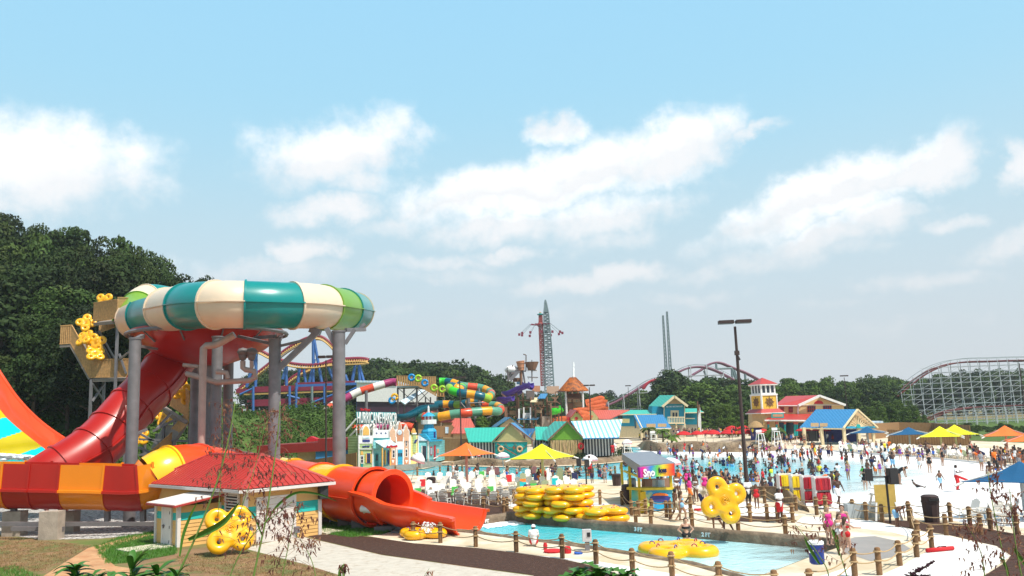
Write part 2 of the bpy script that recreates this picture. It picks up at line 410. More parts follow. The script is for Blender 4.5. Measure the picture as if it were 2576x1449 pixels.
white=M('white_concrete',(.80,.78,.76),.85,.05,.8,.15,30,bdist=.01)
cream=M('cream_concrete',(.56,.45,.30),.9,.12,.5,.2,12,spots=((.72,.64,.52),.35,.42,.62),bdist=.01)
mulch=M('mulch',(.060,.023,.012),.95,.35,8,1.0,22,spots=((.11,.055,.035),5,.5,.72),bdist=.08)
gravel=M('riprap_gravel',(.66,.63,.60),.95,.5,9,1.0,5,spots=((.14,.12,.11),4,.46,.6),bdist=.3)
lawn=M('lawn',(.07,.14,.015),.95,.3,2,1.0,30,spots=((.16,.15,.05),1.2,.5,.75),bdist=.08)
clay=M('red_clay',(.46,.22,.10),.95,.2,.9,.6,5,spots=((.55,.33,.17),1.5,.4,.65),bdist=.08)
mixg=M('patchy_grass',(.29,.165,.08),.95,.25,1.2,1.0,18,spots=((.13,.17,.04),.7,.45,.62),bdist=.08)
path=M('service_path',(.52,.47,.40),.95,.1,2,.5,25,spots=((.30,.22,.14),2.6,.52,.8),bdist=.02)
wetc=M('wet_concrete',(.30,.27,.25),.45,.12,1,.1,20)
# deck round the pools (the pools are holes in it)
def offset(poly,d):
    n=len(poly); out=[]
    ar=sum(poly[i].x*poly[(i+1)%n].y-poly[(i+1)%n].x*poly[i].y for i in range(n)); sg=1 if ar>0 else -1
    for i in range(n):
        a=poly[i-1]; b=poly[i]; c=poly[(i+1)%n]; n1=(b-a).normalized(); n2=(c-b).normalized()
        m=Vector((n1.y+n2.y,-(n1.x+n2.x))); m.normalize(); out.append(b+m*d*sg)
    return out
XPo=offset(XPw,.05); WPo=WP
deckpts=[(905,1345),(1000,1330),(1090,1310),(1200,1290),(900,1215),(940,1187),(1100,1140),(1400,1112),(1700,1092),(2000,1085),(2180,1090),(2340,1110),(2450,1110),(2900,1125),(3300,1200),(3200,1500),(2600,1800),(1700,1800),(1600,1470),(1480,1440),(1300,1400),(1040,1368)]
zone('pool_deck',deckpts,1,cream,[XPo,WPo])
zone('service_path',[(615,1380),(747,1347),(805,1361),(960,1397),(1168,1426),(1341,1449),(1500,1480),(1500,1800),(1000,1700),(860,1449),(760,1418)],2,path)
zone('mulch_bed',[(760,1344),(860,1346),(940,1352),(1040,1367),(1200,1379),(1300,1391),(1420,1408),(1490,1424),(1560,1449),(1640,1500),(1800,1700),(1560,1700),(1341,1447),(1168,1424),(960,1395),(805,1359)],3,mulch)
zone('lawn',[(800,1320),(870,1306),(960,1312),(1008,1330),(960,1345),(880,1352),(810,1342)],4,lawn)
zone('lawn',[(250,1395),(240,1375),(300,1352),(400,1335),(460,1345),(440,1395),(330,1415),(270,1420)],3,lawn)
zone('riprap_bed',[(-300,1240),(-300,1340),(0,1345),(120,1358),(250,1355),(420,1340),(760,1330),(800,1230),(600,1200),(200,1200)],2,gravel)
zone('clay_track',[(110,1449),(220,1380),(330,1350),(440,1338),(360,1352),(280,1375),(255,1395),(290,1425),(400,1440),(560,1430),(760,1418),(860,1450),(900,1600),(-100,1800),(100,1500)],4,clay)
zone('grass_strip',[(-400,1348),(0,1348),(130,1362),(230,1372),(150,1420),(110,1449),(60,1600),(-500,1700)],3,mixg)
zone('grass_strip',[(440,1400),(560,1385),(620,1382),(760,1419),(860,1450),(900,1600),(500,1700),(380,1500),(330,1430)],5,mixg)
zone('mulch_bed',[(815,1252),(990,1225),(1100,1235),(1260,1246),(1330,1258),(1275,1278),(1330,1290),(1290,1296),(1205,1303),(1050,1290),(850,1290)],2,mulch)
zone('cream_walk',[(1275,1263),(1560,1268),(1580,1281),(1275,1275)],3,white)
zone('mulch_bed',[(1770,1300),(1850,1297),(1990,1302),(2005,1311),(1880,1313),(1790,1308)],2,mulch)
zone('mulch_bed',[(2187,1308),(2264,1310),(2362,1314),(2426,1320),(2576,1347),(2700,1400),(2700,1700),(2440,1600),(2475,1449),(2530,1415),(2543,1398),(2507,1374),(2389,1347),(2304,1333)],2,mulch)
zone('wet_ramp',[(2115,1364),(2150,1352),(2200,1349),(2260,1362),(2290,1380),(2255,1400),(2190,1412),(2160,1402),(2122,1390)],3,wetc)
zone('white_walk',[(2020,1300),(2187,1309),(2304,1335),(2389,1349),(2507,1376),(2541,1400),(2470,1449),(2430,1600),(2100,1700),(2090,1470),(2215,1448),(2268,1424),(2310,1400),(2346,1382),(2330,1362),(2240,1338),(2100,1322),(2000,1316)],2,white)
zone('white_walk',[(1320,1395),(1500,1412),(1700,1445),(1850,1485),(2000,1470),(2080,1445),(2140,1425),(2180,1470),(2060,1700),(1760,1700),(1600,1445),(1420,1407)],2,white,[])
zone('white_walk',[(1600,1262),(1760,1272),(1900,1262),(1960,1280),(2010,1296),(1990,1301),(1850,1296),(1640,1284),(1590,1272)],2,white)
zone('lawn',[(2300,1058),(2440,1056),(2700,1050),(3000,1090),(2700,1118),(2450,1108),(2340,1100),(2180,1088)],2,lawn)
# the slopes on the left (terrain)
def grid_terrain(name,x0,x1,y0,y1,nx,ny,fz,mat):
    vs=[];fs=[]
    for j in range(ny+1):
        for i in range(nx+1):
            X=x0+(x1-x0)*i/nx; Y=y0+(y1-y0)*j/ny; vs.append((X,Y,fz(X,Y)))
    for j in range(ny):
        for i in range(nx):
            a=j*(nx+1)+i; fs.append((a,a+1,a+nx+2,a+nx+1))
    o=MB().add(vs,fs).build(name,mat,None,True); o['kind']='structure'; return o
grid_terrain('hillside',-220,-4,46,330,108,100,lambda X,Y: hump(X,Y)-.02+(.35*noise.noise(Vector((X*.15,Y*.15,0)))*min(1,hump(X,Y)/1.5)) -(.5 if hump(X,Y)<.05 else 0),lawn)
grid_terrain('bank',-30,30,-14,24,40,30,lambda X,Y: max(-.3,4.25-.215*max(Y,0)+.0*X+.12*noise.noise(Vector((X*.4,Y*.4,3)))-.3),mixg)
# ---- pool walls, floors, water
stone=M('rock_coping',(.17,.12,.08),.85,.35,1.5,.6,8,spots=((.26,.20,.14),2.5,.45,.7),bdist=.06)
def copingfn(poly,idx,name,label,w=.38,top=.16,bot=-1.0):
    mb=MB(); pts=[poly[i] for i in idx]
    out=offset(poly,w)
    sub=[];subo=[]
    for k in range(len(idx)-1):
        a,b=poly[idx[k]],poly[idx[k+1]]; oa,ob_=out[idx[k]],out[idx[k+1]]; n=max(2,int((b-a).length/.7))
        for j in range(n): sub.append(a+(b-a)*j/n); subo.append(oa+(ob_-oa)*j/n)
    sub.append(poly[idx[-1]]); subo.append(out[idx[-1]])
    ring=[]
    for i,(a,o) in enumerate(zip(sub,subo)):
        dz=.05*noise.noise(Vector((a.x*.6,a.y*.6,1))); dd=.05*noise.noise(Vector((a.x*.8,a.y*.8,7)))
        n=(o-a).normalized(); f=lambda t: a+n*(t+dd)
        ring.append([(*f(0.02),bot),(*f(-.02),top*.3+dz),(*f(w*.12),top*.85+dz),(*f(w*.4),top+dz),(*f(w*.8),top*.9+dz),(*f(w),.0-.02)])
    m=6
    vs=[p for r in ring for p in r]; fs=[(i*m+j,i*m+j+1,(i+1)*m+j+1,(i+1)*m+j) for i in range(len(ring)-1) for j in range(m-1)]
    mb.add(vs,fs); o=mb.build(name,stone,None,True); tag(o,label,'coping'); return o
copingfn(XPw,[1,2,3,4,5,6],'pool_coping','tan rockwork coping along the far side of the slide exit pool',.42,.28)
copingfn(XPw,[9,10,11,12,13,14],'pool_coping','low rounded tan coping along the near side of the slide exit pool',.34,.12)
wl=M('pool_plaster',(.72,.80,.80),.7,.05,1)
poly_mesh('pool_floor',[XPo],-.9,wl)
poly_mesh('wave_pool_floor',[[tuple(p) for p in offset(WP,.3)]],-.16,M('pool_floor_white',(.84,.82,.81),.7,.03,.5))
# water: opacity and colour follow the depth of each spot
def inpoly(p,poly):
    c=False; n=len(poly)
    for i in range(n):
        a=poly[i]; b=poly[i-1]
        if (a[1]>p[1])!=(b[1]>p[1]) and p[0]<(b[0]-a[0])*(p[1]-a[1])/(b[1]-a[1])+a[0]: c=not c
    return c
def edist(p,poly):
    m=1e9; P=Vector(p)
    for i in range(len(poly)):
        a=Vector(poly[i][:2]); b=Vector(poly[i-1][:2]); d=b-a; t=max(0,min(1,(P-a).dot(d)/max(d.dot(d),1e-9))); m=min(m,(P-a-d*t).length)
    return m
def water_mat(name,deep,shallow,ripple,bs):
    m=bpy.data.materials.new(name); m.use_nodes=True; nt=m.node_tree; n=nt.nodes; l=nt.links; b=n['Principled BSDF']
    at=n.new('ShaderNodeAttribute'); at.attribute_name='dep'; tc=n.new('ShaderNodeTexCoord')
    nz=n.new('ShaderNodeTexNoise'); nz.inputs['Scale'].default_value=bs; nz.inputs['Detail'].default_value=5; l.new(tc.outputs['Object'],nz.inputs['Vector'])
    mp=n.new('ShaderNodeMapping'); mp.inputs['Scale'].default_value=(.35,1,1); l.new(tc.outputs['Object'],mp.inputs[0])
    n2=n.new('ShaderNodeTexNoise'); n2.inputs['Scale'].default_value=.55; n2.inputs['Detail'].default_value=6; n2.inputs['Roughness'].default_value=.7; l.new(mp.outputs[0],n2.inputs['Vector'])
    s=n.new('ShaderNodeMath'); s.operation='MULTIPLY_ADD'; l.new(n2.outputs['Fac'],s.inputs[0]); s.inputs[1].default_value=.9; s.inputs[2].default_value=-.45
    a=n.new('ShaderNodeMath'); a.operation='ADD'; l.new(at.outputs['Fac'],a.inputs[0]); l.new(s.outputs[0],a.inputs[1])
    mx=n.new('ShaderNodeMix'); mx.data_type='RGBA'; mx.inputs[6].default_value=(*shallow,1); mx.inputs[7].default_value=(*deep,1); l.new(a.outputs[0],mx.inputs[0]); mx.clamp_factor=True
    l.new(mx.outputs[2],b.inputs['Base Color'])
    al=n.new('ShaderNodeMapRange'); al.inputs[1].default_value=-.1; al.inputs[2].default_value=.35; al.inputs[3].default_value=0.02; l.new(a.outputs[0],al.inputs[0]); l.new(al.outputs[0],b.inputs['Alpha'])
    b.inputs['Roughness'].default_value=.12; b.inputs['IOR'].default_value=1.33
    bp=n.new('ShaderNodeBump'); bp.inputs['Strength'].default_value=ripple; bp.inputs['Distance'].default_value=.12; l.new(nz.outputs['Fac'],bp.inputs['Height']); l.new(bp.outputs[0],b.inputs['Normal'])
    return m
def water(name,poly,z,st,depf,mat):
    xs=[p[0] for p in poly]; ys=[p[1] for p in poly]
    bm=bmesh.new(); x=min(xs)-st
    nx=int((max(xs)-min(xs))/st)+3; ny=int((max(ys)-min(ys))/st)+3
    V={};dep=[]
    mb_v=[];fs=[]
    for i in range(nx):
        for j in range(ny):
            cx=min(xs)-st+(i+.5)*st; cy=min(ys)-st+(j+.5)*st
            if not any(inpoly((cx+dx,cy+dy),poly) for dx in (-st*.6,0,st*.6) for dy in (-st*.6,0,st*.6)): continue
            q=[]
            for a,b in ((0,0),(1,0),(1,1),(0,1)):
                k=(i+a,j+b)
                if k not in V: V[k]=len(mb_v); mb_v.append((min(xs)-st+k[0]*st,min(ys)-st+k[1]*st,z))
                q.append(V[k])
            fs.append(q)
    bm.free()
    me=bpy.data.meshes.new(name); me.from_pydata(mb_v,[],fs); me.materials.append(mat)
    at=me.attributes.new('dep','FLOAT','POINT'); at.data.foreach_set('value',[depf((v[0],v[1])) for v in mb_v])
    o=obj(name,me); o['kind']='structure'; return o
wmA=water_mat('pool_water',(.07,.58,.68),(.70,.92,.95),.5,3.0)
def depA(p):
    x,y=D((p[0],p[1],-.25)); return min(1.0,max(-.35,1.15-(max(0,x-1400)/560)))
# keep the water inside the hole: exact polygon, finely subdivided
def water_exact(name,poly,z,depf,mat,cuts=5):
    bm=bmesh.new(); vv=[bm.verts.new((p[0],p[1],z)) for p in poly]; f=bm.faces.new(vv)
    bmesh.ops.triangulate(bm,faces=[f])
    for _ in range(cuts): bmesh.ops.subdivide_edges(bm,edges=bm.edges[:],cuts=1,use_grid_fill=True)
    me=bpy.data.meshes.new(name); bm.to_mesh(me); bm.free(); me.materials.append(mat)
    at=me.attributes.new('dep','FLOAT','POINT'); at.data.foreach_set('value',[depf(v.co) for v in me.vertices])
    o=obj(name,me); o['kind']='structure'; return o
water_exact('pool_water',offset(XPw,.06),-.25,depA,wmA,5)
WWd=[(1060,1178),(1110,1171),(1330,1176),(1480,1171),(1600,1158),(1650,1150),(1760,1148),(1950,1150),(2080,1154),(2180,1160),(2300,1172),(2330,1190),(2300,1207),(2240,1225),(2150,1240),(2000,1243),(1860,1226),(1700,1222),(1560,1212),(1350,1206),(1180,1206),(1000,1199)]
WW=[G(x,y,-.07).to_2d() for x,y in WWd]
def depB(p):
    x,y=D((p[0],p[1],-.07)); ch=1 if (x<1620 or (p[1]<60)) else 0
    if x<1610: return 1.2
    d=edist((p[0],p[1]),WW); s=1 if inpoly((p[0],p[1]),WW) else -1
    return max(-.6,min(.95,s*d/17+.05)) if x>1700 else max(-.6,min(1.0,.9+(1700-x)/400+ (0 if s>0 else -d/10)))
wmB=water_mat('wave_water',(.05,.56,.68),(.80,.95,.97),.6,1.2)
water('wave_pool_water',offset(WP,-.1) and WP,-.07,1.6,depB,wmB)
# ================= big bowl slide and its flumes =================
teal=M('slide_teal',(.0,.23,.22),.3,.05,1,coat=.12); ivory=M('slide_ivory',(.72,.58,.43),.4,.05,1,coat=.05); lime=M('slide_green',(.17,.34,.03),.38,.05,1,coat=.05)
red=M('slide_red',(.42,.010,.004),.35,.10,.6,coat=.12); orange=M('slide_red_orange',(.80,.065,.008),.34,.08,.6,coat=.12); amber=M('slide_amber',(.85,.24,.004),.25,.05,.8,coat=.4)
steel=M('galvanised_steel',(.20,.19,.20),.55,.22,1.5,.15,8,metal=.3); steeld=M('dark_steel',(.16,.14,.14),.6,.2,2); pipe=M('pvc_pipe',(.42,.31,.27),.5,.1,3)
slide=T('bowl_slide','huge raised bowl slide with a teal, white and green tube round a red funnel','water slide',A(525,1320,64)-Vector((0,0,0)))
slide.location.z=0
def seg_tubes(root,ctrl,r,cols,counts=None,a0=-90,a1=270,n=28,t=.06,sub=8,name='tube_segment',flange=.10,seam=True,prof=None):
    path=cr(ctrl,sub); fr=frames(path)
    k=len(cols); L=[0]
    for i in range(1,len(path)): L.append(L[-1]+float(np.linalg.norm(path[i][:3]-path[i-1][:3])))
    if counts: bounds=[0]+[int(round(len(path)-1)*sum(counts[:i+1])/sum(counts)) for i in range(k)]
    else:
        bounds=[0]
        for i in range(1,k): bounds.append(min(range(len(L)),key=lambda j:abs(L[j]-L[-1]*i/k)))
        bounds.append(len(path)-1)
    for i,c in enumerate(cols):
        b0,b1=bounds[i],bounds[i+1]
        if b1<=b0: continue
        f=fr[b0:b1+1]; mb=MB()
        full=(a1-a0)>=359
        pr=prof if prof else (arc(r,a0,a1-360/n,n-1) if full else shell(r,a0,a1,n,t))
        sweep(mb,f,pr,0,True,not full)
        # bolted flange at the joint
        if flange:
            p,u,w_,tt=f[-1]; q=[(p-tt*.07,u,w_,tt),(p+tt*.07,u,w_,tt)]
            if prof is None: sweep(mb,q,shell(r+flange,a0,a1-(.5 if full else 0),n,flange+.03),0)
            else:
                pf=[(a*1.05,b*1.05) for a,b in prof]; sweep(mb,q,pf,0)
        if seam and full:
            for sgn in (0,180):
                sweep(mb,f,[(math.cos(rad(sgn))*(r+.08)+a,b) for a,b in ((-.06,-.035),(.06,-.035),(.06,.035),(-.06,.035))],0)
        mb.build(name,c,root,35)
ring=[(330,806,80),(338,785,83),(378,752,87),(500,770,92),(700,768,92),(820,782,84),(889,785,74),(882,782,66),(842,777,60.5),(780,770,57),(690,768,55),(610,766,54.2),(560,766,54),(500,768,55.2),(460,773,57),(420,780,59.5)]
rp=[A(*p) for p in ring]
seg_tubes(slide,rp,1.55,[lime,ivory,teal,ivory,teal,ivory,teal,lime,ivory,teal,ivory,teal,ivory],[1.2,.5,.6,1.2,1.2,1.0,.85,.75,.85,1.2,1.2,1.2,1.1],sub=10,n=32)
# open-topped run at the left end of the ring
rp2=[A(*p) for p in [(420,782,59.5),(385,790,62),(362,797,66),(343,803,71.5),(350,806,78)]]
seg_tubes(slide,rp2,1.6,[teal,ivory,teal],[1.5,1.6,1],a0=-215,a1=50,sub=8,n=26)
# red funnel
fc=A(525,838,64); rm=5.3
prof=[(rm+.25,.15),(rm+.25,-.12),(rm,-.12),(rm-.3,-.6),(rm-1.1,-1.25),(rm-2.4,-1.9),(rm-3.6,-2.3),(1.2,-2.5)]
mb=MB().lathe(fc,prof,48); mb.build('funnel',red,slide,40)
mb=MB(); mb.tube([fc+Vector((math.cos(a)*(rm+.5),math.sin(a)*(rm+.5),-.15)) for a in [i*math.pi/24 for i in range(49)]],.14,6)
for i in range(12):
    a=i*math.pi/6; p=fc+Vector((math.cos(a)*(rm+.5),math.sin(a)*(rm+.5),-.15)); mb.bar(p,fc+Vector((math.cos(a)*(rm-.6),math.sin(a)*(rm-.6),-.95)),.07,4)
mb.build('support_ring',steel,slide,30)
# red drop tube
dp=[A(*p) for p in [(560,836,65),(510,850,66),(462,876,66),(434,905,65.5),(410,938,64.5),(366,988,62.5),(316,1042,61),(267,1099,59.5),(216,1143,58.2),(150,1185,57),(80,1228,56)]]
seg_tubes(slide,dp,1.72,[red]*9,sub=6,n=28,flange=.09,name='drop_tube')
# columns
def column(x,yt,Y,r,br=None):
    b=G(x,1200); X=A(x,(yt+1300)/2,Y).x; zt=zz(x,yt,Y); z0=ground_z(X,Y)-.1
    mb=MB(); mb.lathe((X,Y,z0),[(r*1.5,0),(r*1.5,.08),(r,.1),(r,zt-z0-.1),(r*1.12,zt-z0-.1),(r*1.12,zt-z0)],20)
    for k in range(6):
        a=k*math.pi/3; mb.box((X+math.cos(a)*r*1.2,Y+math.sin(a)*r*1.2,z0+.22),(r*.45,.04,.28),a)
    mb.build('column',steel,slide,40); return X,zt
for x,yt,Y,r in [(333,850,55,.37),(543,846,58,.36),(572,875,68,.40),(489,905,70,.42),(524,880,64,.36),(690,853,57,.40),(853,832,55.5,.42)]: column(x,yt,Y,r)
mb=MB()
def bp(a,b,r=.12,n=4): mb.bar(A(*a),A(*b),r,n)
bp((693,935,57),(795,838,57),.26); bp((697,872,57),(790,850,57),.12); bp((780,828,57),(806,838,57),.3); mb.bar(A(793,840,57),A(793,828,57),.35,4)
bp((822,826,55.5),(840,862,55.5),.22); bp((868,865,55.5),(893,828,55.5),.16); bp((870,830,55.5),(918,829,57),.17); mb.bar(A(600,846,60),A(690,866,57),.14,4)
bp((905,828,57),(918,814,57),.14); bp((333,868,55),(395,878,60),.12); bp((640,850,60),(693,846,57),.16); bp((345,852,55),(360,845,58),.18)
bp((395,1078,55),(430,1040,60),.09); bp((322,1100,55),(370,1080,56),.12); bp((489,905,70),(560,910,64),.14)
build_each(mb,'bracket',steel,slide,30)
mb=MB()
pt=lambda *l:[A(*q) for q in l]
mb.tube(pt((590,842,56),(555,862,56),(540,868,56),(519,870,56),(512,876,56),(511,905,56),(506,1150,56)),.24,10)
mb.tube(pt((611,908,57.5),(611,925,57.5),(618,930,57.5),(640,934,57.5),(643,950,57.5),(626,957,57.5),(545,962,57.5),(500,948,57.5),(470,940,58)),.19,8)
mb.tube(pt((545,935,57),(570,938,57),(573,952,57)),.17,8); mb.tube(pt((633,908,57.5),(633,925,57.5),(629,930,57.5)),.14,8)
mb.tube(pt((461,918,58),(500,922,58),(500,948,58),(468,940,58)),.14,8)
build_each(mb,'drain_pipe',pipe,slide,50)
mb=MB(); [mb.ball(A(x,895,57.5),.3,8,sq=(1,1,1.3)) for x in(611,633)]; [mb.ball(A(x,885,57.5),.42,8,0,(1,1,.7)) for x in(611,633)]; mb.build('valve',steeld,slide,True)
# ---- funnel wall at the far left
wall=T('slide_wall','tall curved red half-pipe wall with yellow and cyan panels beside the bowl slide','slide wall',(A(60,1150,48).x,48,0))
outer=[(-160,700,68),(-80,820,67),(0,945,66),(40,1003,65),(90,1055,64),(140,1093,63.5),(185,1120,63),(240,1150,62.5)]
inner=[(-160,800,64),(-80,920,63),(0,1030,62),(32,1065,61.5),(75,1100,61),(110,1127,61),(135,1146,60.8),(165,1166,60.8)]
bott=[(-560,1190,46)]*8
o_=cr([A(*p) for p in outer],5); i_=cr([A(*p) for p in inner],5); fi_=cr([A(*p) for p in inner],14); n_=len(o_)
mb=MB(); rows=[]
for a,b in zip(o_,i_):
    a=Vector(a); b=Vector(b); rows.append([a+Vector((0,.5,-.35)),a+Vector((0,.35,.02)),a,a.lerp(b,.33)+Vector((0,.55,-.3)),a.lerp(b,.66)+Vector((0,.5,-.3)),b])
vs=[p for r in rows for p in r]; m=6
mb.add(vs,[(i*m+j,i*m+j+1,(i+1)*m+j+1,(i+1)*m+j) for i in range(n_-1) for j in range(m-1)])
mb.tube([Vector(a)+Vector((0,.2,0)) for a in o_],.16,8)
mb.build('rim_band',orange,wall,60)
yel=M('panel_yellow',(.72,.55,.0),.25,.05,1,coat=.3); cya=M('panel_cyan',(.0,.62,.66),.25,.05,1,coat=.3); foam=M('white_water',(.9,.95,.97),.6,.1,6,.6,6)
mb=MB(); pal=[]
floor_end=A(-560,1200,47)
for i in range(len(fi_)-1):
    b0=Vector(fi_[i]); b1=Vector(fi_[i+1])
    K=70
    for k in range(K):
        f=lambda b,t: b+Vector((-14*t,-1.0*t+1.6*math.sin(t*math.pi)*0,-2.6*t*(0.2+.8*t)))
        q=[f(b0,k/K),f(b1,k/K),f(b1,(k+1)/K),f(b0,(k+1)/K)]
        c=sum((p.x for p in q))/4+1.1*sum((p.z for p in q))/4
        c=(q[0].z+q[2].z)/2-.32*(q[0].x+q[2].x)/2
        mi=int(c/1.6)%2
        mb.add(q,[(0,1,2,3)],mi)
mb.build('ride_surface',[yel,cya],wall,60)
mb=MB()
for i in range(420):
    t=random.random(); p=A(-40+t*170,1141+abs(random.gauss(0,6))*(1-.4*t)+t*8,59.2+random.random()); mb.ball(p,.04+.11*random.random()*(1.2-t),5,0,(2.6,1,.7))
fo=mb.build('white_water',foam,None,True); tag(fo,'white splash of water running down the yellow and cyan slide wall','water splash',None,'stuff')
# ---- long trough in front
tr=T('trough_slide','long red and amber half-pipe flume on concrete piers left of the yellow pump house','water slide',(A(150,1260,48).x,48,0))
def uprof(r,wh,t=.07):
    lo=[(r*math.cos(rad(a)),r*math.sin(rad(a))) for a in range(180,361,12)]
    o=[(-r-.05,wh),(-r-.05,.12),(-r-.2,.1),(-r-.2,-.05),(-r,-.08)]+lo[1:-1]+[(r,-.08),(r+.2,-.05),(r+.2,.1),(r+.05,.12),(r+.05,wh)]
    i=[(r-.03,wh),(r-.03,.1)]+[((r-t)*math.cos(rad(a)),(r-t)*math.sin(rad(a))) for a in range(350,189,-12)]+[(-r+.03,.1),(-r+.03,wh)]
    return o+i
tp=[A(*p) for p in [(-170,1228,52),(-80,1229,52),(0,1230,52),(70,1231,52),(150,1233,52),(230,1234,52),(300,1236,52),(345,1237,52),(392,1228,52.4)]]
seg_tubes(tr,tp,1.14,[red,amber,red,red,amber,red,amber],[1.2,1.5,.95,1.05,1.55,1.55,.9],sub=12,prof=uprof(1.14,1.57),flange=1)
conc=M('pier_concrete',(.42,.34,.27),.9,.2,2,.4,10,spots=((.30,.25,.2),1.2,.5,.7))
mb=MB()
for x,Y in ((140,49.8),(48,52),(180,53),(-60,52)):
    X=gx(x,Y); mb.bx(X-.55,X+.55,Y-.4,Y+.4,-.2,zz(x,1285,Y)); 
build_each(mb,'pier',conc,tr)
mb=MB(); 
for (x0,x1,y,Y) in ((-120,390,1318,50.4),(30,160,1330,50.0)):
    mb.bar(A(x0,y,Y),A(x1,y,Y),.16,4)
for x in (35,155,270,360): mb.bar(A(x,1312,52),A(x,1264,52),.2,4)
build_each(mb,'support_beam',steeld,tr)
# steel column foot under the trough
# ---- tunnel: rises out of the trough, runs behind the pump house and ends in the exit flume
tun=T('tunnel_slide','red and amber enclosed tube slide passing behind the pump house into the exit pool','water slide',(A(850,1300,50).x,50,0))
yq=M('slide_yellow',(.95,.52,.01),.25,.04,.8,coat=.4)
tq=[A(*p) for p in [(388,1208,52.5),(412,1194,52.8),(440,1186,53.4),(480,1182,54.5),(535,1186,56.5),(600,1194,58.5),(680,1206,59),(760,1222,56.5),(830,1236,53),(890,1243,51),(944,1250,49.4)]]
tp3=cr([A(*p) for p in [(335,1236,52),(350,1233,52.1),(370,1222,52.3),(390,1207,52.5)]],6); f3=frames(tp3)
mb=MB(); sweep(mb,f3,lambda i:arc(1.12+.5*(i/(len(f3)-1))**1.2,-90,257,27),0,True,True); mb.build('transition',amber,tun,40)
seg_tubes(tun,tq,1.6,[yq,orange,orange,orange,yq,orange,yq,orange],[1.7,1.7,1.5,1.3,.8,.95,.85,1.5],sub=10,n=32,flange=.11)
# mouth and open exit flume
m0=Vector(A(944,1250,49.4)); m1=Vector(A(986,1253,48.5))
mb=MB(); sweep(mb,frames([m0,(m0+m1)/2,m1]),shell(1.45,-75,255,28,.14)); p,u,w_,tt=frames([m0,m1])[1]
sweep(mb,[(p-tt*.12,u,w_,tt),(p+tt*.10,u,w_,tt)],shell(1.6,-60,240,28,.30)); mb.build('tunnel_mouth',orange,tun,40)
ex=[m1-(m1-m0)*1.2,m1,Vector((-5.9,47.6,1.45)),Vector((-4.8,47.35,1.2)),Vector((-3.7,47.0,1.0)),Vector((-2.75,46.6,.86))]
pa=cr(ex,6); fr=frames(pa); K=len(fr)
def exprof(i):
    t=i/(K-1); r=1.5+.35*min(1,t*1.6); up=.0+ (.55*(1-min(1,t*3))); 
    rim=.32; flat=.9-.33*t
    a0,a1=180-up*25,360+up*25; n=18
    o=[(r*math.cos(rad(a)),r*math.sin(rad(a))*flat) for a in [a0+(a1-a0)*k/n for k in range(n+1)]]
    q=[((r-.09)*math.cos(rad(a)),(r-.09)*math.sin(rad(a))*flat+.02) for a in [a1+(a0-a1)*k/n for k in range(n+1)]]
    # rolled rims
    def rim_at(pt,s): return [(pt[0]+s*.02,pt[1]+.02),(pt[0]+s*rim,pt[1]-.02),(pt[0]+s*rim,pt[1]+.12),(pt[0]-s*.05,pt[1]+.15)]
    L_=rim_at(o[0],-1); R_=rim_at(o[-1],1)
    return o+R_[1:]+q[1:-1]+[L_[3],L_[2],L_[1]]
mb=MB(); sweep(mb,fr,exprof)
for idx in (-1,):
    p,u,w_,tt=fr[idx]; sweep(mb,[(p-tt*.02,u,w_,tt),(p+tt*.16,u,w_,tt)],[(a*1.06,b*1.1-.02) for a,b in exprof(K-1)])
mb.build('exit_flume',orange,tun,45)
mb=MB(); 
for t in (4,9,14):
    p=fr[min(t,K-1)][0]; mb.bx(p.x-.5,p.x+.5,p.y-.9,p.y+.9,-.1,max(.02,p.z-1.5)); 
for x,Y in ((870,51.5),(905,50.2),(820,53.5)):
    p=A(x,1300,Y); mb.bx(p.x-.35,p.x+.35,Y-.7,Y+.7,-.1,p.z+.2)
build_each(mb,'pedestal',steeld,tun)
mb=MB(); mb.tube([G(918,1319)+Vector((0,0,-.05)),A(918,1285,48),A(920,1281,48),A(930,1281,48)],.13,10); mb.tube([A(909,1279,47.9),A(938,1283,47.7)],.2,10)
wp=M('white_pvc',(.75,.74,.70),.4,.05); tag(mb.build('water_pipe',wp,None,50),'white capped water pipe standing beside the red exit flume','pipe')
mb=MB(); 
for i in range(620):
    t=random.random()**1.6*2.1; x=1112+t*95+random.gauss(0,6); y=1336-t*(18 if t<1 else 12)-(0 if t<1 else 4)+abs(random.gauss(0,5)); p=G(x,y,-.24); mb.ball(p+Vector((0,0,.02)),.03+.06*random.random(),6,0,(3.2,1.5,.5))
tag(mb.build('exit_foam',foam,None,True),'white foam where the red flume pours into the exit pool','foam',None,'stuff')
# splash jet behind the small raft
mb=MB()
for i in range(170):
    h=random.random(); p=A(1076+random.gauss(0,3+9*h),1340-h*26,44.2); mb.ball(p,.010+.018*random.random(),5,0,(1,1,1.6))
tag(mb.build('water_jet',foam,None,True),'small white jet of spray above the raft at the end of the exit flume','water jet',None,'stuff')
# ================= stair tower =================
wood=M('deck_wood',(.52,.29,.11),.85,.25,5,.3,20); woodg=M('grey_wood',(.26,.22,.19),.9,.2,5)
st=T('stair_tower','wooden stair tower with slatted railings behind the bowl slide','stairs',(A(240,1000,80).x,80,0))
def railing(pts,h,Y=None,gap=.16,name='railing',root=None,slat=None):
    mb=MB(); P=[Vector(p) for p in pts]
    for a,b in zip(P[:-1],P[1:]):
        L_=(b-a).length; n=max(1,int(L_/gap)); d=(b-a)/n; ang=math.atan2(b.y-a.y,b.x-a.x)
        for i in range(n):
            p=a+d*(i+.5); mb.box((p.x,p.y,p.z+h/2),(gap*.78,.04,h),ang)
        for zt in (h,.02): mb.bar(a+Vector((0,0,zt)),b+Vector((0,0,zt)),.07,4)
    return mb.build(name,slat or wood,root)
def deck_(pts4,t,name,mat,root): mb=MB().sheet(*pts4,t=t); return mb.build(name,mat,root)
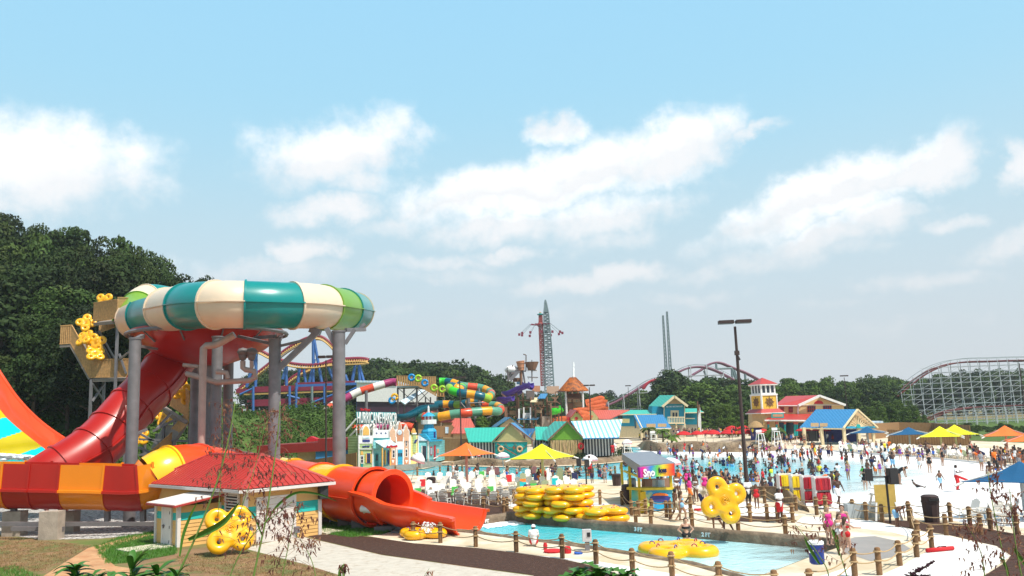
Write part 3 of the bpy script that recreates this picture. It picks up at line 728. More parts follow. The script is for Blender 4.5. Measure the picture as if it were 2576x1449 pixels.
# top platform
Y0=82
railing([A(234,808,Y0),A(295,800,Y0-3)],zz(234,765,Y0)-zz(234,808,Y0)+.1,root=st); railing([A(295,798,Y0-3),A(345,796,Y0+4)],1.9,root=st)
deck_([A(234,812,Y0),A(300,806,Y0-3),A(350,795,Y0+6),A(285,802,Y0+8)],.3,'deck',woodg,st)
# upper landing (left) and flight down to the middle landing
hr=zz(150,822,Y0)-zz(150,868,Y0)
railing([A(150,866,Y0),A(178,864,Y0)],hr,root=st); railing([A(178,864,Y0),A(226,950,Y0-1)],hr,root=st)
railing([A(226,950,Y0-1),A(323,948,Y0-2)],hr*.95,root=st); railing([A(232,860,Y0+3),A(290,935,Y0+2)],.5,root=st)
mb=MB(); mb.sheet(A(150,868,Y0),A(178,866,Y0),A(205,866,Y0+4),A(165,868,Y0+4),t=.25); mb.sheet(A(178,866,Y0),A(226,952,Y0-1),A(275,935,Y0+3),A(225,858,Y0+4),t=.2)
mb.sheet(A(226,953,Y0-1),A(325,951,Y0-2),A(325,945,Y0+3),A(240,945,Y0+3),t=.3); build_each(mb,'deck',woodg,st)
railing([A(248,838,Y0+4),A(290,822,Y0+4)],1.3,root=st)
# lower flight on the right
railing([A(428,1020,72),A(475,1050,70)],2.1,root=st); railing([A(432,1130,72),A(355,1200,70)],1.4,root=st); railing([A(475,1062,70),A(430,1110,74)],1.0,root=st)
mb=MB(); mb.sheet(A(415,1020,73),A(474,1060,70),A(474,1070,73),A(415,1035,76),t=.25); mb.sheet(A(470,1075,72),A(430,1135,72),A(385,1130,76),A(420,1070,76),t=.25); mb.sheet(A(430,1135,72),A(350,1205,70),A(340,1190,73),A(415,1130,75),t=.25); build_each(mb,'flight',woodg,st)
mb=MB()
for x,y0,Y in ((230,955,81),(296,812,80),(262,955,84),(320,955,80),(440,1050,74),(412,1060,74),(365,1080,74),(478,1060,71),(395,1090,76)):
    p=A(x,y0,Y); mb.bar(p,Vector((p.x,p.y,ground_z(p.x,p.y)-.3)),.16,4)
for a,b in (((232,965,81),(262,1010,83)),((262,965,83),(232,1010,81)),((300,890,80),(318,940,80)),((345,870,74),(300,905,79)),((350,1105,72),(480,1110,72)),((350,1090,72),(415,1125,72)),((385,1085,72),(460,1045,72)),((240,835,82),(290,925,84)),((248,832,82),(298,920,84)),((350,1145,72),(420,1128,72)),((400,1150,70),(350,1125,71))): mb.bar(A(*a),A(*b),.12,4)
build_each(mb,'brace',steel,st)
# ================= pump house =================
lapY=M('lap_siding_yellow',(.72,.42,.14),.7,.06,2); lapT=M('lap_siding_teal',(.02,.45,.40),.6,.05,2); trim=M('white_trim',(.72,.66,.62),.6,.05,3); redroof=M('red_metal_roof',(.43,.036,.028),.45,.08,1.2,coat=.1); dk=M('louvre_dark',(.05,.03,.025),.8)
dr=M('door_paint',(.66,.60,.56),.55,.06,2)
ph=T('pump_house','small yellow pump house with a teal band and red metal hip roof','building')
C0=G(616,1372)                                   # front corner of the main block (below the roof corner)
Cr=G(803,1345)
vr=(Cr-C0).normalized(); vl=Vector((-vr.y,vr.x,0))
ph.location=C0
WR=(Cr-C0).length; WLn=10.6; HW=2.68
def wallrun(mb,p,q,z0,z1,nrm,band=None,step=.19):
    z=z0
    while z<z1-1e-3:
        zt=min(z+step,z1); mi=1 if band and band[0]<=z+.01<band[1] else 0
        a=p+Vector((0,0,z))+nrm*.03; b=q+Vector((0,0,z))+nrm*.03; c=q+Vector((0,0,zt))+nrm*.004; d=p+Vector((0,0,zt))+nrm*.004
        mb.quad(a,b,c,d,mi); mb.quad(p+Vector((0,0,z)),q+Vector((0,0,z)),b,a,mi); z=zt
band=(1.3,1.85)
nR=Vector((vr.y,-vr.x,0)); nL=-vr
mb=MB(); wallrun(mb,C0,C0+vr*WR,0,HW,nR,band); wallrun(mb,C0+vl*WLn,C0,0,HW,nL,band); wallrun(mb,C0+vr*WR,C0+vr*WR+vl*WLn,0,HW,vr,band); wallrun(mb,C0+vr*WR+vl*WLn,C0+vl*WLn,0,HW,vl,band)
mb.build('wall',[lapY,lapT],ph)
mb=MB()
for p in (C0,C0+vr*WR,C0+vl*WLn): mb.box(p+Vector((0,0,HW/2)),(.2,.2,HW),math.atan2(vr.y,vr.x))
build_each(mb,'corner_trim',trim,ph)
# hip roof
ov=.6; e0=C0-vr*ov-vl*ov; e1=C0+vr*(WR+ov)-vl*ov; e2=C0+vr*(WR+ov)+vl*(WLn+ov); e3=C0-vr*ov+vl*(WLn+ov)
zE=HW+.02; rh=1.75; half=(WR+2*ov)/2; r0=C0+vr*(WR/2)+vl*(half-ov+.1); r1=C0+vr*(WR/2)+vl*(WLn+ov-half-.1)
up=lambda p,z: Vector((p.x,p.y,z))
E=[up(e,zE+.16) for e in (e0,e1,e2,e3)]; R0=up(r0,zE+rh); R1=up(r1,zE+rh)
mb=MB(); mb.add([E[0],E[1],R0,E[2],R1,E[3]],[(0,1,2),(1,3,4,2),(3,5,4),(5,0,2,4)])
def ribs(a,b,ra,rb,n):    # standing seams running up from the eave a-b, clipped by the hips
    d=(b-a); nrm=d.cross((ra-a)).normalized(); 
    if nrm.z<0: nrm=-nrm
    inw=nrm.cross(d).normalized(); 
    if inw.z<0: inw=-inw
    hgt=(ra-a).dot(inw); ta=(ra-a).dot(d)/d.dot(d); tb=(rb-a).dot(d)/d.dot(d)
    for i in range(1,n):
        t=i/n; f=1
        if t<ta: f=t/ta
        elif t>tb: f=(1-t)/(1-tb)
        p=a+d*t; mb.bar(p+nrm*.02,p+inw*hgt*f+nrm*.02,.035,4)
ribs(E[0],E[1],R0,R0,16); ribs(E[3],E[0],R1,R0,30); ribs(E[1],E[2],R0,R1,26)
for a,b in ((E[0],R0),(E[1],R0),(E[2],R1),(E[3],R1),(R0,R1)): mb.bar(a,b,.09,6)
rf=mb.build('roof',redroof,ph)
mb=MB()
for a,b in ((e0,e1),(e1,e2),(e2,e3),(e3,e0)): mb.bar(up(a,zE+.04),up(b,zE+.04),.11,4)
mb.add([up(e0,zE-.02),up(e1,zE-.02),up(e2,zE-.02),up(e3,zE-.02)],[(0,1,2,3)]); mb.build('fascia',trim,rf)
def door(s0,s1,z1,base,dv,nrm,leaves=1,name='door'):
    mb=MB(); a=math.atan2(dv.y,dv.x); w_=(s1-s0)
    c=base+dv*((s0+s1)/2)+nrm*.05
    mb.box(c+Vector((0,0,z1/2+.02)),(w_,.07,z1),a); o=mb.build(name,dr,ph)
    mb=MB(); t=.13
    mb.box(c+dv*(-(w_/2+t/2))+Vector((0,0,(z1+t)/2)),(t,.12,z1+t),a); mb.box(c+dv*((w_/2+t/2))+Vector((0,0,(z1+t)/2)),(t,.12,z1+t),a); mb.box(c+Vector((0,0,z1+t/2+.01)),(w_,.12,t),a)
    if leaves==2: mb.box(c+nrm*.04+Vector((0,0,z1/2)),(.06,.03,z1),a)
    mb.build('door_frame',trim,o)
    mb=MB()
    for s in ((-1,1) if leaves==2 else (-1,)):
        for zf in (.12,.5,.88): MB().box(c+dv*(s*(w_/2-.05))+nrm*.05+Vector((0,0,z1*zf)),(.06,.04,.14),a).build('hinge',steeld,o)
    hp=c+dv*(.12 if leaves==2 else w_/2-.14)+nrm*.07+Vector((0,0,1.0)); mb.box(hp,(.2,.05,.05),a); mb.box(hp-Vector((0,0,.03)),(.06,.04,.2),a)
    mb.build('door_handle',steeld,o); return o
vrl=WR
door(vrl*.16,vrl*.63,2.2,C0,vr,nR,2)
# louvre on the left wall
lc=C0+vl*1.25+nL*.05
mb=MB(); a=math.atan2(vl.y,vl.x); mb.box(lc+Vector((0,0,2.0)),(1.25,.06,1.0),a); lv=mb.build('louvre',dk,ph)
mb=MB()
for z in np.arange(1.55,2.5,.15): mb.box(lc+nL*.05+Vector((0,0,z)),(1.2,.09,.05),a)
for s in(-1,1): mb.box(lc+vl*(s*.68)+nL*.03+Vector((0,0,2.0)),(.12,.1,1.2),a)
for s in (-1,1): mb.box(lc+nL*.03+Vector((0,0,2.0+s*.55)),(1.24,.1,.1),a)
mb.build('louvre_slats',trim,lv)
# lean-to shed
Sh=2.05
sc=G(447,1377); sl_=G(387,1368)
s_front=sc; vd=vr
# the shed sticks out of the left wall: corners
L0=C0+vl*2.3; 
proj=(sc-C0); sd=proj.dot(-vr); sv=proj.dot(vl)
sA=C0+vl*sv-vr*sd                                  # front corner
sw_=2.6; sB=sA+vl*sw_                             # left corner
mb=MB(); wallrun(mb,sA,C0+vl*sv,0,Sh,nR,(1.2,1.6)); wallrun(mb,sB,sA,0,Sh,nL,(1.2,1.6)); wallrun(mb,C0+vl*(sv+sw_),sB,0,Sh,vl,(1.2,1.6)); shd=mb.build('shed_wall',[lapY,lapT],ph)
mb=MB(); 
for p in (sA,sB,C0+vl*sv-vr*.05): mb.box(p+Vector((0,0,Sh/2)),(.18,.18,Sh),math.atan2(vr.y,vr.x))
build_each(mb,'corner_trim',trim,ph)
q=[sA-vr*.4-vl*.4,C0+vl*(sv-.4),C0+vl*(sv+sw_+.4),sB-vr*.4+vl*.4]
mb=MB().sheet(up(q[0],Sh+.12),up(q[1],Sh+.5),up(q[2],Sh+.5),up(q[3],Sh+.12),t=.05); sr=mb.build('shed_roof',trim,ph)
mb=MB(); mb.bar(up(q[0],Sh+.03),up(q[1],Sh+.41),.07,4); mb.bar(up(q[0],Sh+.03),up(q[3],Sh+.03),.07,4); mb.build('roof_edge',redroof,sr)
dv=vl; 
door(.75,1.65,1.92,sA,vl,nL,1)
# pads, conduit box, speaker
padm=M('pad_concrete',(.60,.55,.42),.9,.1,2)
mb=MB(); 
c=sA+vl*1.1-vr*1.25; mb.box(c+Vector((0,0,.03)),(2.2,1.7,.1),math.atan2(vr.y,vr.x)); tag(mb.build('door_slab',padm,None),'pale concrete slab on the grass at the shed door','slab')
mb=MB(); c=C0+vr*(WR+.9)+vl*.6; mb.box(c+Vector((0,0,.03)),(1.3,1.8,.1),math.atan2(vr.y,vr.x)); tag(mb.build('door_slab',padm,None),'small concrete slab on the ground right of the yellow pump house','slab')
mb=MB(); c=C0+vr*(WR*.66)+nR*.14+Vector((0,0,.45)); mb.box(c,(.28,.2,.34),a+1.57); mb.bar(c,c-Vector((0,0,.45)),.03,6); c2=C0+vr*(WR*.06)+nR*.1+Vector((0,0,.8)); mb.box(c2,(.16,.1,.2),math.atan2(vr.y,vr.x)); build_each(mb,'electrical_box',steel,ph)
blk=M('black_plastic',(.015,.013,.014),.5,.1,4)
def speaker(loc,label,rz,group,s=1.0):
    t=T('loudspeaker',label,'speaker',loc,group,rz)
    mb=MB().bx(-.24*s,.24*s,-.2*s,.2*s,-.42*s,.42*s); b=mb.build('cabinet',blk,t)
    mb=MB().bx(-.22*s,.22*s,-.225*s,-.203*s,-.39*s,.39*s); mb.build('grille',M('grille',(.03,.028,.03),.8),t); b.location=(0,0,0)
    for ch in t.children:
        me=ch.data
    return t
spp=C0+vr*(WR+.05)+nR*.3+Vector((0,0,2.35))
# built at the origin, then moved
def speaker_at(loc,label,rz,s=1.0,group=None):
    t=speaker((0,0,0),label,rz,group,s); t.location=loc; return t
speaker_at(spp,'black loudspeaker hung under the roof corner of the yellow pump house',.5,1.0)
# ================= rafts =================
tubeY=M('raft_yellow',(.90,.44,.002),.3,.06,1.5,coat=.25); tubeP=M('raft_pattern',(.86,.42,.004),.4,.05,2); strapm=M('raft_handle',(.30,.03,.10),.6); strapb=M('raft_handle_blue',(.03,.05,.35),.6)
def raft_sdf(X,Y,Z):
    d=None
    for a in range(4):
        t=math.pi/4+a*math.pi/2; cx,cy=.77*math.cos(t),.77*math.sin(t)
        q=np.sqrt((X-cx)**2+(Y-cy)**2)-.335; v=np.sqrt(q**2+(Z*1.1)**2)-.235
        d=v if d is None else smin(d,v,.22)
    b=np.maximum(np.maximum(np.abs(X),np.abs(Y))-.50,np.abs(Z)-.15); d=smin(d,b,.22)
    for a in range(4):
        t=math.pi/4+a*math.pi/2; cx,cy=.77*math.cos(t),.77*math.sin(t)
        d=np.maximum(d,-(np.sqrt((X-cx)**2+(Y-cy)**2)-.11))
    return d
Vr,Fr=snets(raft_sdf,(-1.4,-1.4,-.36),(1.4,1.4,.36),.042)
raft_me=mesh_np('tube',Vr,Fr,tubeY)
mb=MB()
for k,sd in enumerate((.36,.29,.22,.15,.08)):
    q=sd*1.3
    for sg in (1,-1):
        z=sg*(.168+.012*k); mb.tube([(q,0,z),(q*.62,q*.62,z),(0,q,z),(-q*.62,q*.62,z),(-q,0,z),(-q*.62,-q*.62,z),(0,-q,z),(q*.62,-q*.62,z),(q,0,z)],.024,6)
pat=mb.build('embossed_squares',tubeY,None,True); pat_me=pat.data; bpy.data.objects.remove(pat)
def handle_mesh(mat):
    mb=MB()
    mb.tube([(-.09,0,0),(-.07,0,.06),(0,0,.09),(.07,0,.06),(.09,0,0)],.018,6); o=mb.build('handle',mat,None,True); me=o.data; bpy.data.objects.remove(o); return me
hm,hb=handle_mesh(strapm),handle_mesh(strapb)
def raft(label,loc,rot=(0,0,0),s=1.0,group=None,handles=False):
    t=T('inner_tube',label,'raft',loc,group); t.rotation_euler=rot; t.scale=(s,s,s)
    obj('tube',raft_me,t); obj('embossed_squares',pat_me,t)
    if handles:
        for a in range(4):
            th=math.pi/4+a*math.pi/2
            for s2 in (-1,1):
                o=obj('handle',hm if s2>0 else hb,t,(.72*math.cos(th)+s2*.3*math.sin(th),.72*math.sin(th)-s2*.3*math.cos(th),.2)); o.rotation_euler=(0,0,th)
    return t
g_='yellow four-lobed rafts'
# leaning on the pump house
p=A(577,1332,41.3); t=raft('yellow four-lobed raft leaning upright against the yellow pump house below its louvre',p,(rad(72),0,rad(38)),.98)
t.rotation_mode='XYZ'; t.rotation_euler=(Matrix.Rotation(rad(28),3,'Z')@Matrix.Rotation(rad(70),3,'X')@Matrix.Rotation(rad(3),3,'Z')).to_euler()
raft('yellow raft lying flat on the slab at the mouth of the red exit flume',G(1065,1352)+Vector((0,0,.24)),(0,0,.3),1.02,None,True)
raft('yellow raft with handles floating in the exit pool in front of the bathing woman',G(1705,1392,-.25)+Vector((0,0,.12)),(0,0,.15),1.42,None,True)
raft('yellow raft being carried upright by a walking person beside the dark lamp post',A(1820,1258,41),(Matrix.Rotation(rad(4),3,'Z')@Matrix.Rotation(rad(88),3,'X')@Matrix.Rotation(rad(-21),3,'Z')).to_euler(),.88)
# the stacks on the deck: each raft by itself
rng=random.Random(3)
def stack(x,y,n,labs,dx=0,s=1.0,gap=.38,rz0=.0,h=False):
    b=G(x,y)
    for k in range(n):
        raft(labs[k],b+Vector((dx*k+rng.uniform(-.12,.12),rng.uniform(-.1,.1),.22*s+k*gap*s)),(0,0,rz0+rng.uniform(-.7,.7)),s*rng.uniform(.97,1.03),'rafts stacked on the pool deck',h and k==n-1).scale=(s*rng.uniform(.98,1.06),s*rng.uniform(.98,1.06),s*.80)
od=['bottom','second from the bottom','middle','second from the top','topmost']
stack(1355,1303,5,['yellow raft, %s of the left tall stack on the pool deck'%q for q in od],s=1.09,gap=.325,rz0=.2,h=True)
stack(1432,1308,5,['yellow raft, %s of the right tall stack on the pool deck'%q for q in od],s=1.12,gap=.335,rz0=.5,h=True)
stack(1522,1312,2,['yellow raft under the one with handles in the low stack of two','yellow raft with handles on top of the low stack of two'],s=1.08,gap=.35,rz0=.35,h=True)
raft('yellow raft lying on the deck between the tall stacks and the low stack',G(1478,1311)+Vector((0,.3,.28)),(0,0,.6),1.0,None)
# on the stairs
stair=[(217,812,82.5,70,20,40),(212,850,81,60,-20,10),(242,862,81,85,10,70),(240,890,80.5,50,30,0),(262,758,84,80,0,0),(452,980,71,80,20,15),(468,992,70.5,85,30,40),(412,1050,75,70,-10,30),(352,1102,73,60,0,10)]
slab=['top of the upper stair flight','middle of the upper stair flight','right rail of the upper stair flight','foot of the upper stair flight','rail of the top platform','rail of the lower right stair, upper one','rail of the lower right stair, lower one','lower stair flight behind the red drop tube','bottom flight beside the grey column']
for (x,y,Y,a,b,c),lb in zip(stair,slab):
    t=raft('small yellow raft carried at the '+lb,A(x,y,Y),(Matrix.Rotation(rad(b),3,'Z')@Matrix.Rotation(rad(a),3,'X')@Matrix.Rotation(rad(c),3,'Z')).to_euler(),(.74 if Y>76 else .66),'rafts carried up the stair tower')
# ================= rope fences =================
postm=M('fence_timber',(.20,.105,.045),.9,.3,4,.5,12,stripe=None,rnd=.25); rope=M('rope',(.46,.31,.16),.95,.15,30)
def post_proto():
    t=T('rope_fence_post','short round timber post carrying two ropes','fence post',(0,0,0),'rope fence posts')
    mb=MB().lathe((0,0,-.3),[(.105,0),(.105,1.22),(.09,1.26),(.05,1.28)],12); mb.build('post',postm,t,40)
    for z in (.52,.84):
        mb=MB().tube([(math.cos(a)*.125,math.sin(a)*.125,z) for a in [i*math.pi/6 for i in range(13)]],.028,6); mb.build('rope_loop',rope,t,True)
    return t
PP=post_proto(); PU=[]
def rope_line(a,b,z0,z1,sag):
    n=9; return [a.lerp(b,i/n)+Vector((0,0,z0+(z1-z0)*i/n-sag*4*(i/n)*(1-i/n))) for i in range(n+1)]
def fence(pts,label,grp,zc=None):
    P=[G(x,y) for x,y in pts]
    for i,p in enumerate(P):
        proto_place(PP,PU,label=label,group=grp,loc=p,rz=i*.7,scale=(1,1,.93+.14*((i*37)%10)/10))
    mb=MB()
    for a,b in zip(P[:-1],P[1:]):
        L_=(b-a).length
        if L_>14: continue
        for z in (.84,.52): mb.tube(rope_line(a,b,z,z,.05*L_+.03),.022,5)
    if mb.v: tag(mb.build('rope_rail',rope,None,True),'two sagging ropes of the '+grp.replace('posts','fence').replace('  ',' '),'rope',None)
fence([(1040,1358),(1108,1366),(1197,1376),(1299,1389),(1415,1405),(1500,1419),(1592,1443),(1692,1462),(1811,1489),(1952,1512)],'timber post in the row between the mulch bed and the near pool edge','posts of the near rope fence')
fence([(2040,1505),(2151,1452),(2213,1447),(2264,1423),(2307,1402),(2345,1382)],'timber post in the row curving round the wet ramp','posts of the curved rope fence')
fence([(2345,1382),(2310,1362)],'timber post at the right end of the curved row','end posts')if False else None
fence([(2310,1362),(2294,1328),(2381,1347),(2468,1345)],'timber post in the short row crossing the right mulch bed','posts across the right mulch bed')
fence([(2078,1293),(2147,1303),(2180,1309),(2220,1314),(2288,1311),(2392,1313),(2441,1323),(2493,1336),(2560,1345)],'timber post in the row below the white beach, in front of the speakers','posts below the white beach')
fence([(1600,1318),(1638,1322),(1742,1330),(1858,1341),(1977,1350),(2109,1364)],'timber post in the row on the far side of the exit pool','posts beyond the exit pool')
fence([(1440,1268),(1510,1270),(1565,1272),(1607,1300),(1640,1299),(1687,1303),(1738,1302),(1783,1309),(1888,1313),(1931,1313),(1957,1313),(1995,1315)],'timber post in the row between the ticket walk and the middle mulch bed','posts of the middle rope fence')
fence([(1589,1297),(1625,1293),(1677,1302),(1690,1280),(1738,1285)],'timber post in the short queue row beside the snack kiosk','queue posts by the snack kiosk')
fence([(1853,1234),(1887,1260),(1924,1266),(2003,1285),(2055,1296),(2078,1289)],'timber post in the row behind the tan rocks by the life vest racks','posts behind the tan rocks')
fence([(1008,1255),(1084,1260),(1149,1265),(1216,1285),(1268,1292),(1309,1294)],'timber post in the row between the lounge chairs and the red flume','posts below the lounge chairs')
fence([(1188,1262),(1230,1266),(1252,1269),(1276,1286),(1293,1268)],'timber post in the cluster left of the stacked rafts','posts left of the stacked rafts')
fence([(995,1190),(1050,1197),(1107,1193),(1163,1191),(1219,1208),(1278,1190),(1334,1192),(1387,1194),(1443,1194),(1492,1198),(1548,1195)],'timber post in the row behind the chairs at the channel edge','posts at the channel edge')
# ================= lamp posts =================
lampm=M('lamp_post_paint',(.045,.025,.022),.5,.1,2)
def lamp_proto():
    t=T('lamp_post','x','lamp post'); mb=MB().lathe((0,0,-.2),[(.2,0),(.2,.3),(.135,.32),(.08,9.8)],10); mb.build('pole',lampm,t,40)
    mb=MB().bx(-.14,.14,-.14,.14,7.9,8.15); mb.bar((0,0,7.9),(.12,-.1,7.6),.07,6); mb.build('camera_box',lampm,t)
    for s in (-1,1): 
        mb=MB().bx(s*.08,s*1.0,-.32,.32,9.78,9.98); mb.bx(s*.02,s*.1,-.06,.06,9.82,9.92); mb.build('lamp_head',lampm,t)
    return t
LP=lamp_proto(); LU=[]
for x,yt,Y,lb,rz in ((1846,809,59.5,'tall dark twin-head lamp post standing at the near edge of the wave pool',-.1),(820,897,92,'dark twin-head lamp post between the grey slide columns and the harbour facades',0),(1157,949,118,'thin dark lamp post in front of the multicoloured tube slides',0),
    (1484,969,128,'dark lamp post between the cone-roofed pavilion and the teal bathhouse',0),(1582,970,235,'small distant lamp post in front of the white coaster, left of the twin lattice masts',0),(2127,945,190,'small distant lamp post rising from the trees right of the red-roofed house',0),(1412,985,170,'thin dark lamp post before the wooden play structure',0),(2568,908,140,'dark lamp post cut by the right edge of the picture',0)):
    p=A(x,yt+40,Y); h=zz(x,yt,Y); k=h/9.9
    if Y<70: 
        q=G(1880,1236); p=Vector((q.x,q.y,0)); h=12.0; h=zz(1846,809,q.y); k=h/9.9
        proto_place(LP,LU,label=lb,loc=(q.x,q.y,0),rz=rz,scale=(k*.95,k*.95,k)); continue
    kk=.9 if Y<200 else .8
    proto_place(LP,LU,label=lb,loc=(p.x,Y,0),rz=rz,scale=(kk*.95,kk*.95,k))
# ================= umbrellas =================
def umb_big(name,label,x,y_apex,x0,x1,y_edge,Y,mat,polem,rz=.2,group=None):
    """square fabric parasol with tapered corners on a mast"""
    c=A(x,y_edge,Y); za=zz(x,y_apex,Y); ze=zz(x,y_edge,Y); r=(x1-x0)/2*Y/F*1.06
    t=T(name,label,'umbrella',(c.x,Y,0),group,0)
    mb=MB(); n=8; cs=[Vector((c.x+r*math.cos(rz+k*math.pi/2),Y+r*math.sin(rz+k*math.pi/2),ze)) for k in range(4)]
    ap=Vector((c.x,Y,za))
    for k in range(4):
        a,b=cs[k],cs[(k+1)%4]; m=8; rows=[]
        for i in range(m+1):
            s=i/m; row=[]
            for j in range(m+1):
                u=j/m; e=a.lerp(b,u); e=e+(Vector((c.x,Y,ze))-e)*(.16*4*u*(1-u)*s*1.0)
                p=ap.lerp(e,s); p.z+= -.10*r*math.sin(s*math.pi)*.6*(.5+.5*abs(2*u-1)) ; row.append(p)
            rows.append(row)
        mb.add([p for rw in rows for p in rw],[(i*(m+1)+j,(i+1)*(m+1)+j,(i+1)*(m+1)+j+1,i*(m+1)+j+1) for i in range(m) for j in range(m)])
    cn=mb.build('canopy',mat,t,False); md=cn.modifiers.new('thick','SOLIDIFY'); md.thickness=.03
    mb=MB().lathe((c.x,Y,-.1),[(.13,0),(.11,za-.1)],10); mb.build('mast',polem,t,40)
    for k in range(4): MB().bar(ap-Vector((0,0,.25)),cs[k]-Vector((0,0,.06)),.045,5).build('rib',polem,t)
    for k in range(4):
        d=(cs[k]-Vector((c.x,Y,ze))).normalized(); MB().bar(cs[k]-d*.15-Vector((0,0,.05)),cs[k]+d*.32-Vector((0,0,.22)),.07,6).build('corner_cap',wp,t)
    return t
fo_=M('fabric_orange',(.85,.17,.025),.85,.05,2); fy_=M('fabric_yellow',(.80,.78,.01),.85,.05,2); fb_=M('fabric_blue',(.0,.085,.21),.85,.05,2); fr_=M('fabric_red',(.55,.008,.012),.8,.05,2); fw_=M('fabric_white',(.78,.72,.73),.8,.05,2)
pp_=M('mast_pink',(.60,.30,.25),.5,.05); py_=M('mast_green',(.50,.52,.30),.5,.05); pw_=M('mast_grey',(.5,.52,.5),.5,.05)
umb_big('shade_umbrella','orange square parasol over the lounge chairs, left of the yellow one',1173,1113,1107,1245,1144,76,fo_,pp_,.25)
umb_big('shade_umbrella','bright yellow square parasol over the chairs in front of the green gable hut',1364,1116,1286,1448,1151,74,fy_,py_,.3)
umb_big('shade_umbrella','blue square parasol in front of the blue-roofed pavilion',2182,1073,2125,2238,1088,118,fb_,pw_,.35)
umb_big('shade_umbrella','blue parasol in front of the wooden fence, left of the yellow ones',2287,1074,2224,2350,1092,112,fb_,pw_,.35)
umb_big('shade_umbrella','yellow parasol on the beach, in front of the other yellow one',2366,1072,2304,2430,1097,104,fy_,py_,.3)
umb_big('shade_umbrella','yellow parasol on the beach, partly behind the other yellow one',2403,1068,2340,2467,1092,110,fy_,py_,.45)
umb_big('shade_umbrella','orange parasol at the right of the beach, left of the nearer orange one',2530,1070,2466,2596,1095,104,fo_,pp_,.3)
umb_big('shade_umbrella','orange parasol cut by the right edge of the picture',2592,1083,2520,2670,1108,96,fo_,pp_,.3)
umb_big('shade_umbrella','large blue parasol at the right edge, nearest to the viewer',2570,1160,2428,2712,1206,46,fb_,pw_,.0)
def umb_small(label,x,ya,ye,hw,Y,tilt=0,mat=fw_,name='parasol',ribs=8,group=None,fringe=True,th=None):
    c=A(x,ye,Y); r=hw*Y/F; h=(ye-ya)*Y/F
    t=T(name,label,'parasol',(0,0,0),group)
    mb=MB(); n=ribs*2; prof=[(.001,0),(.35,-.13),(.7,-.45),(1,-1)]
    for (r0,z0),(r1,z1) in zip(prof[:-1],prof[1:]):
        vs=[];fs=[]
        for q,(rr,z) in enumerate(((r0,z0),(r1,z1))):
            for k in range(n):
                a=2*math.pi*k/n; f=1 if k%2==0 else .94; vs.append((rr*f*r*math.cos(a),rr*f*r*math.sin(a),h*(1+z)))
        mb.add(vs,[(k,(k+1)%n,n+(k+1)%n,n+k) for k in range(n)])
    cn=mb.build('canopy',mat,t,20); md=cn.modifiers.new('thick','SOLIDIFY'); md.thickness=.02
    if fringe:
        mb=MB(); mb.lathe((0,0,-.0),[(r*.97,0),(r*.99,-.14),(r*.96,-.14)],n); mb.build('fringe',M('fringe_pink',(.62,.25,.28),.8),t)
    hh=c.z; MB().bar((0,0,-hh),(0,0,h),.035,8).build('pole',pw_,t)
    t.location=(c.x,Y,c.z); t.rotation_euler=(0,tilt,0); return t
umb_small('white fringed parasol tilted over a lifeguard chair before the harbour facades',1051,1139,1158,19,84,.35)
for i,(x,ya,ye,hw,Y,lb) in enumerate(((1264,1138,1149,18,95,'white parasol over the channel between the orange and yellow parasols'),(1484,1144,1156,20,90,'white parasol over the lifeguard beside the channel, right of the yellow parasol'),(1538,1112,1122,14,125,'white parasol in front of the striped white and blue roof'),(1577,1105,1115,13,128,'white parasol at the tip of the planted peninsula'),
    (1198,1111,1120,12,128,'white parasol just behind the orange parasol'),(1371,1113,1122,12,120,'white parasol peeking out behind the yellow parasol'),(1683,1152,1166,30,72,'white parasol behind the rainbow sign of the snack kiosk'))): umb_small(lb,x,ya,ye,hw,Y,.06*(i%3-1))
# ================= trees =================
leafm=M('foliage_dark',(.030,.058,.010),.75,.6,.3,rnd=.5,spec=.25,spots=((.060,.075,.016),.22,.5,.7)); leafl=M('foliage_light',(.060,.105,.012),.75,.4,.4,rnd=.25,spec=.25); bark=M('bark',(.10,.07,.05),.9,.3,6); leafk=M('kudzu_leaves',(.040,.082,.007),.7,.5,.5,spec=.25)
def leaf_quads(c,nrm,size,rg):
    n=len(c); a=rg.normal(size=(n,3)); nn=nrm+.5*rg.normal(size=(n,3)); nn/=np.linalg.norm(nn,axis=1)[:,None]+1e-9
    u=np.cross(nn,a); u/=np.linalg.norm(u,axis=1)[:,None]+1e-9; v=np.cross(nn,u); s=(size*(.6+.8*rg.random(n)))[:,None]
    V=np.stack([c-u*s,c-v*s*.55,c+u*s,c+v*s*.55],1).reshape(-1,3)
    return V,np.arange(n*4).reshape(-1,4)
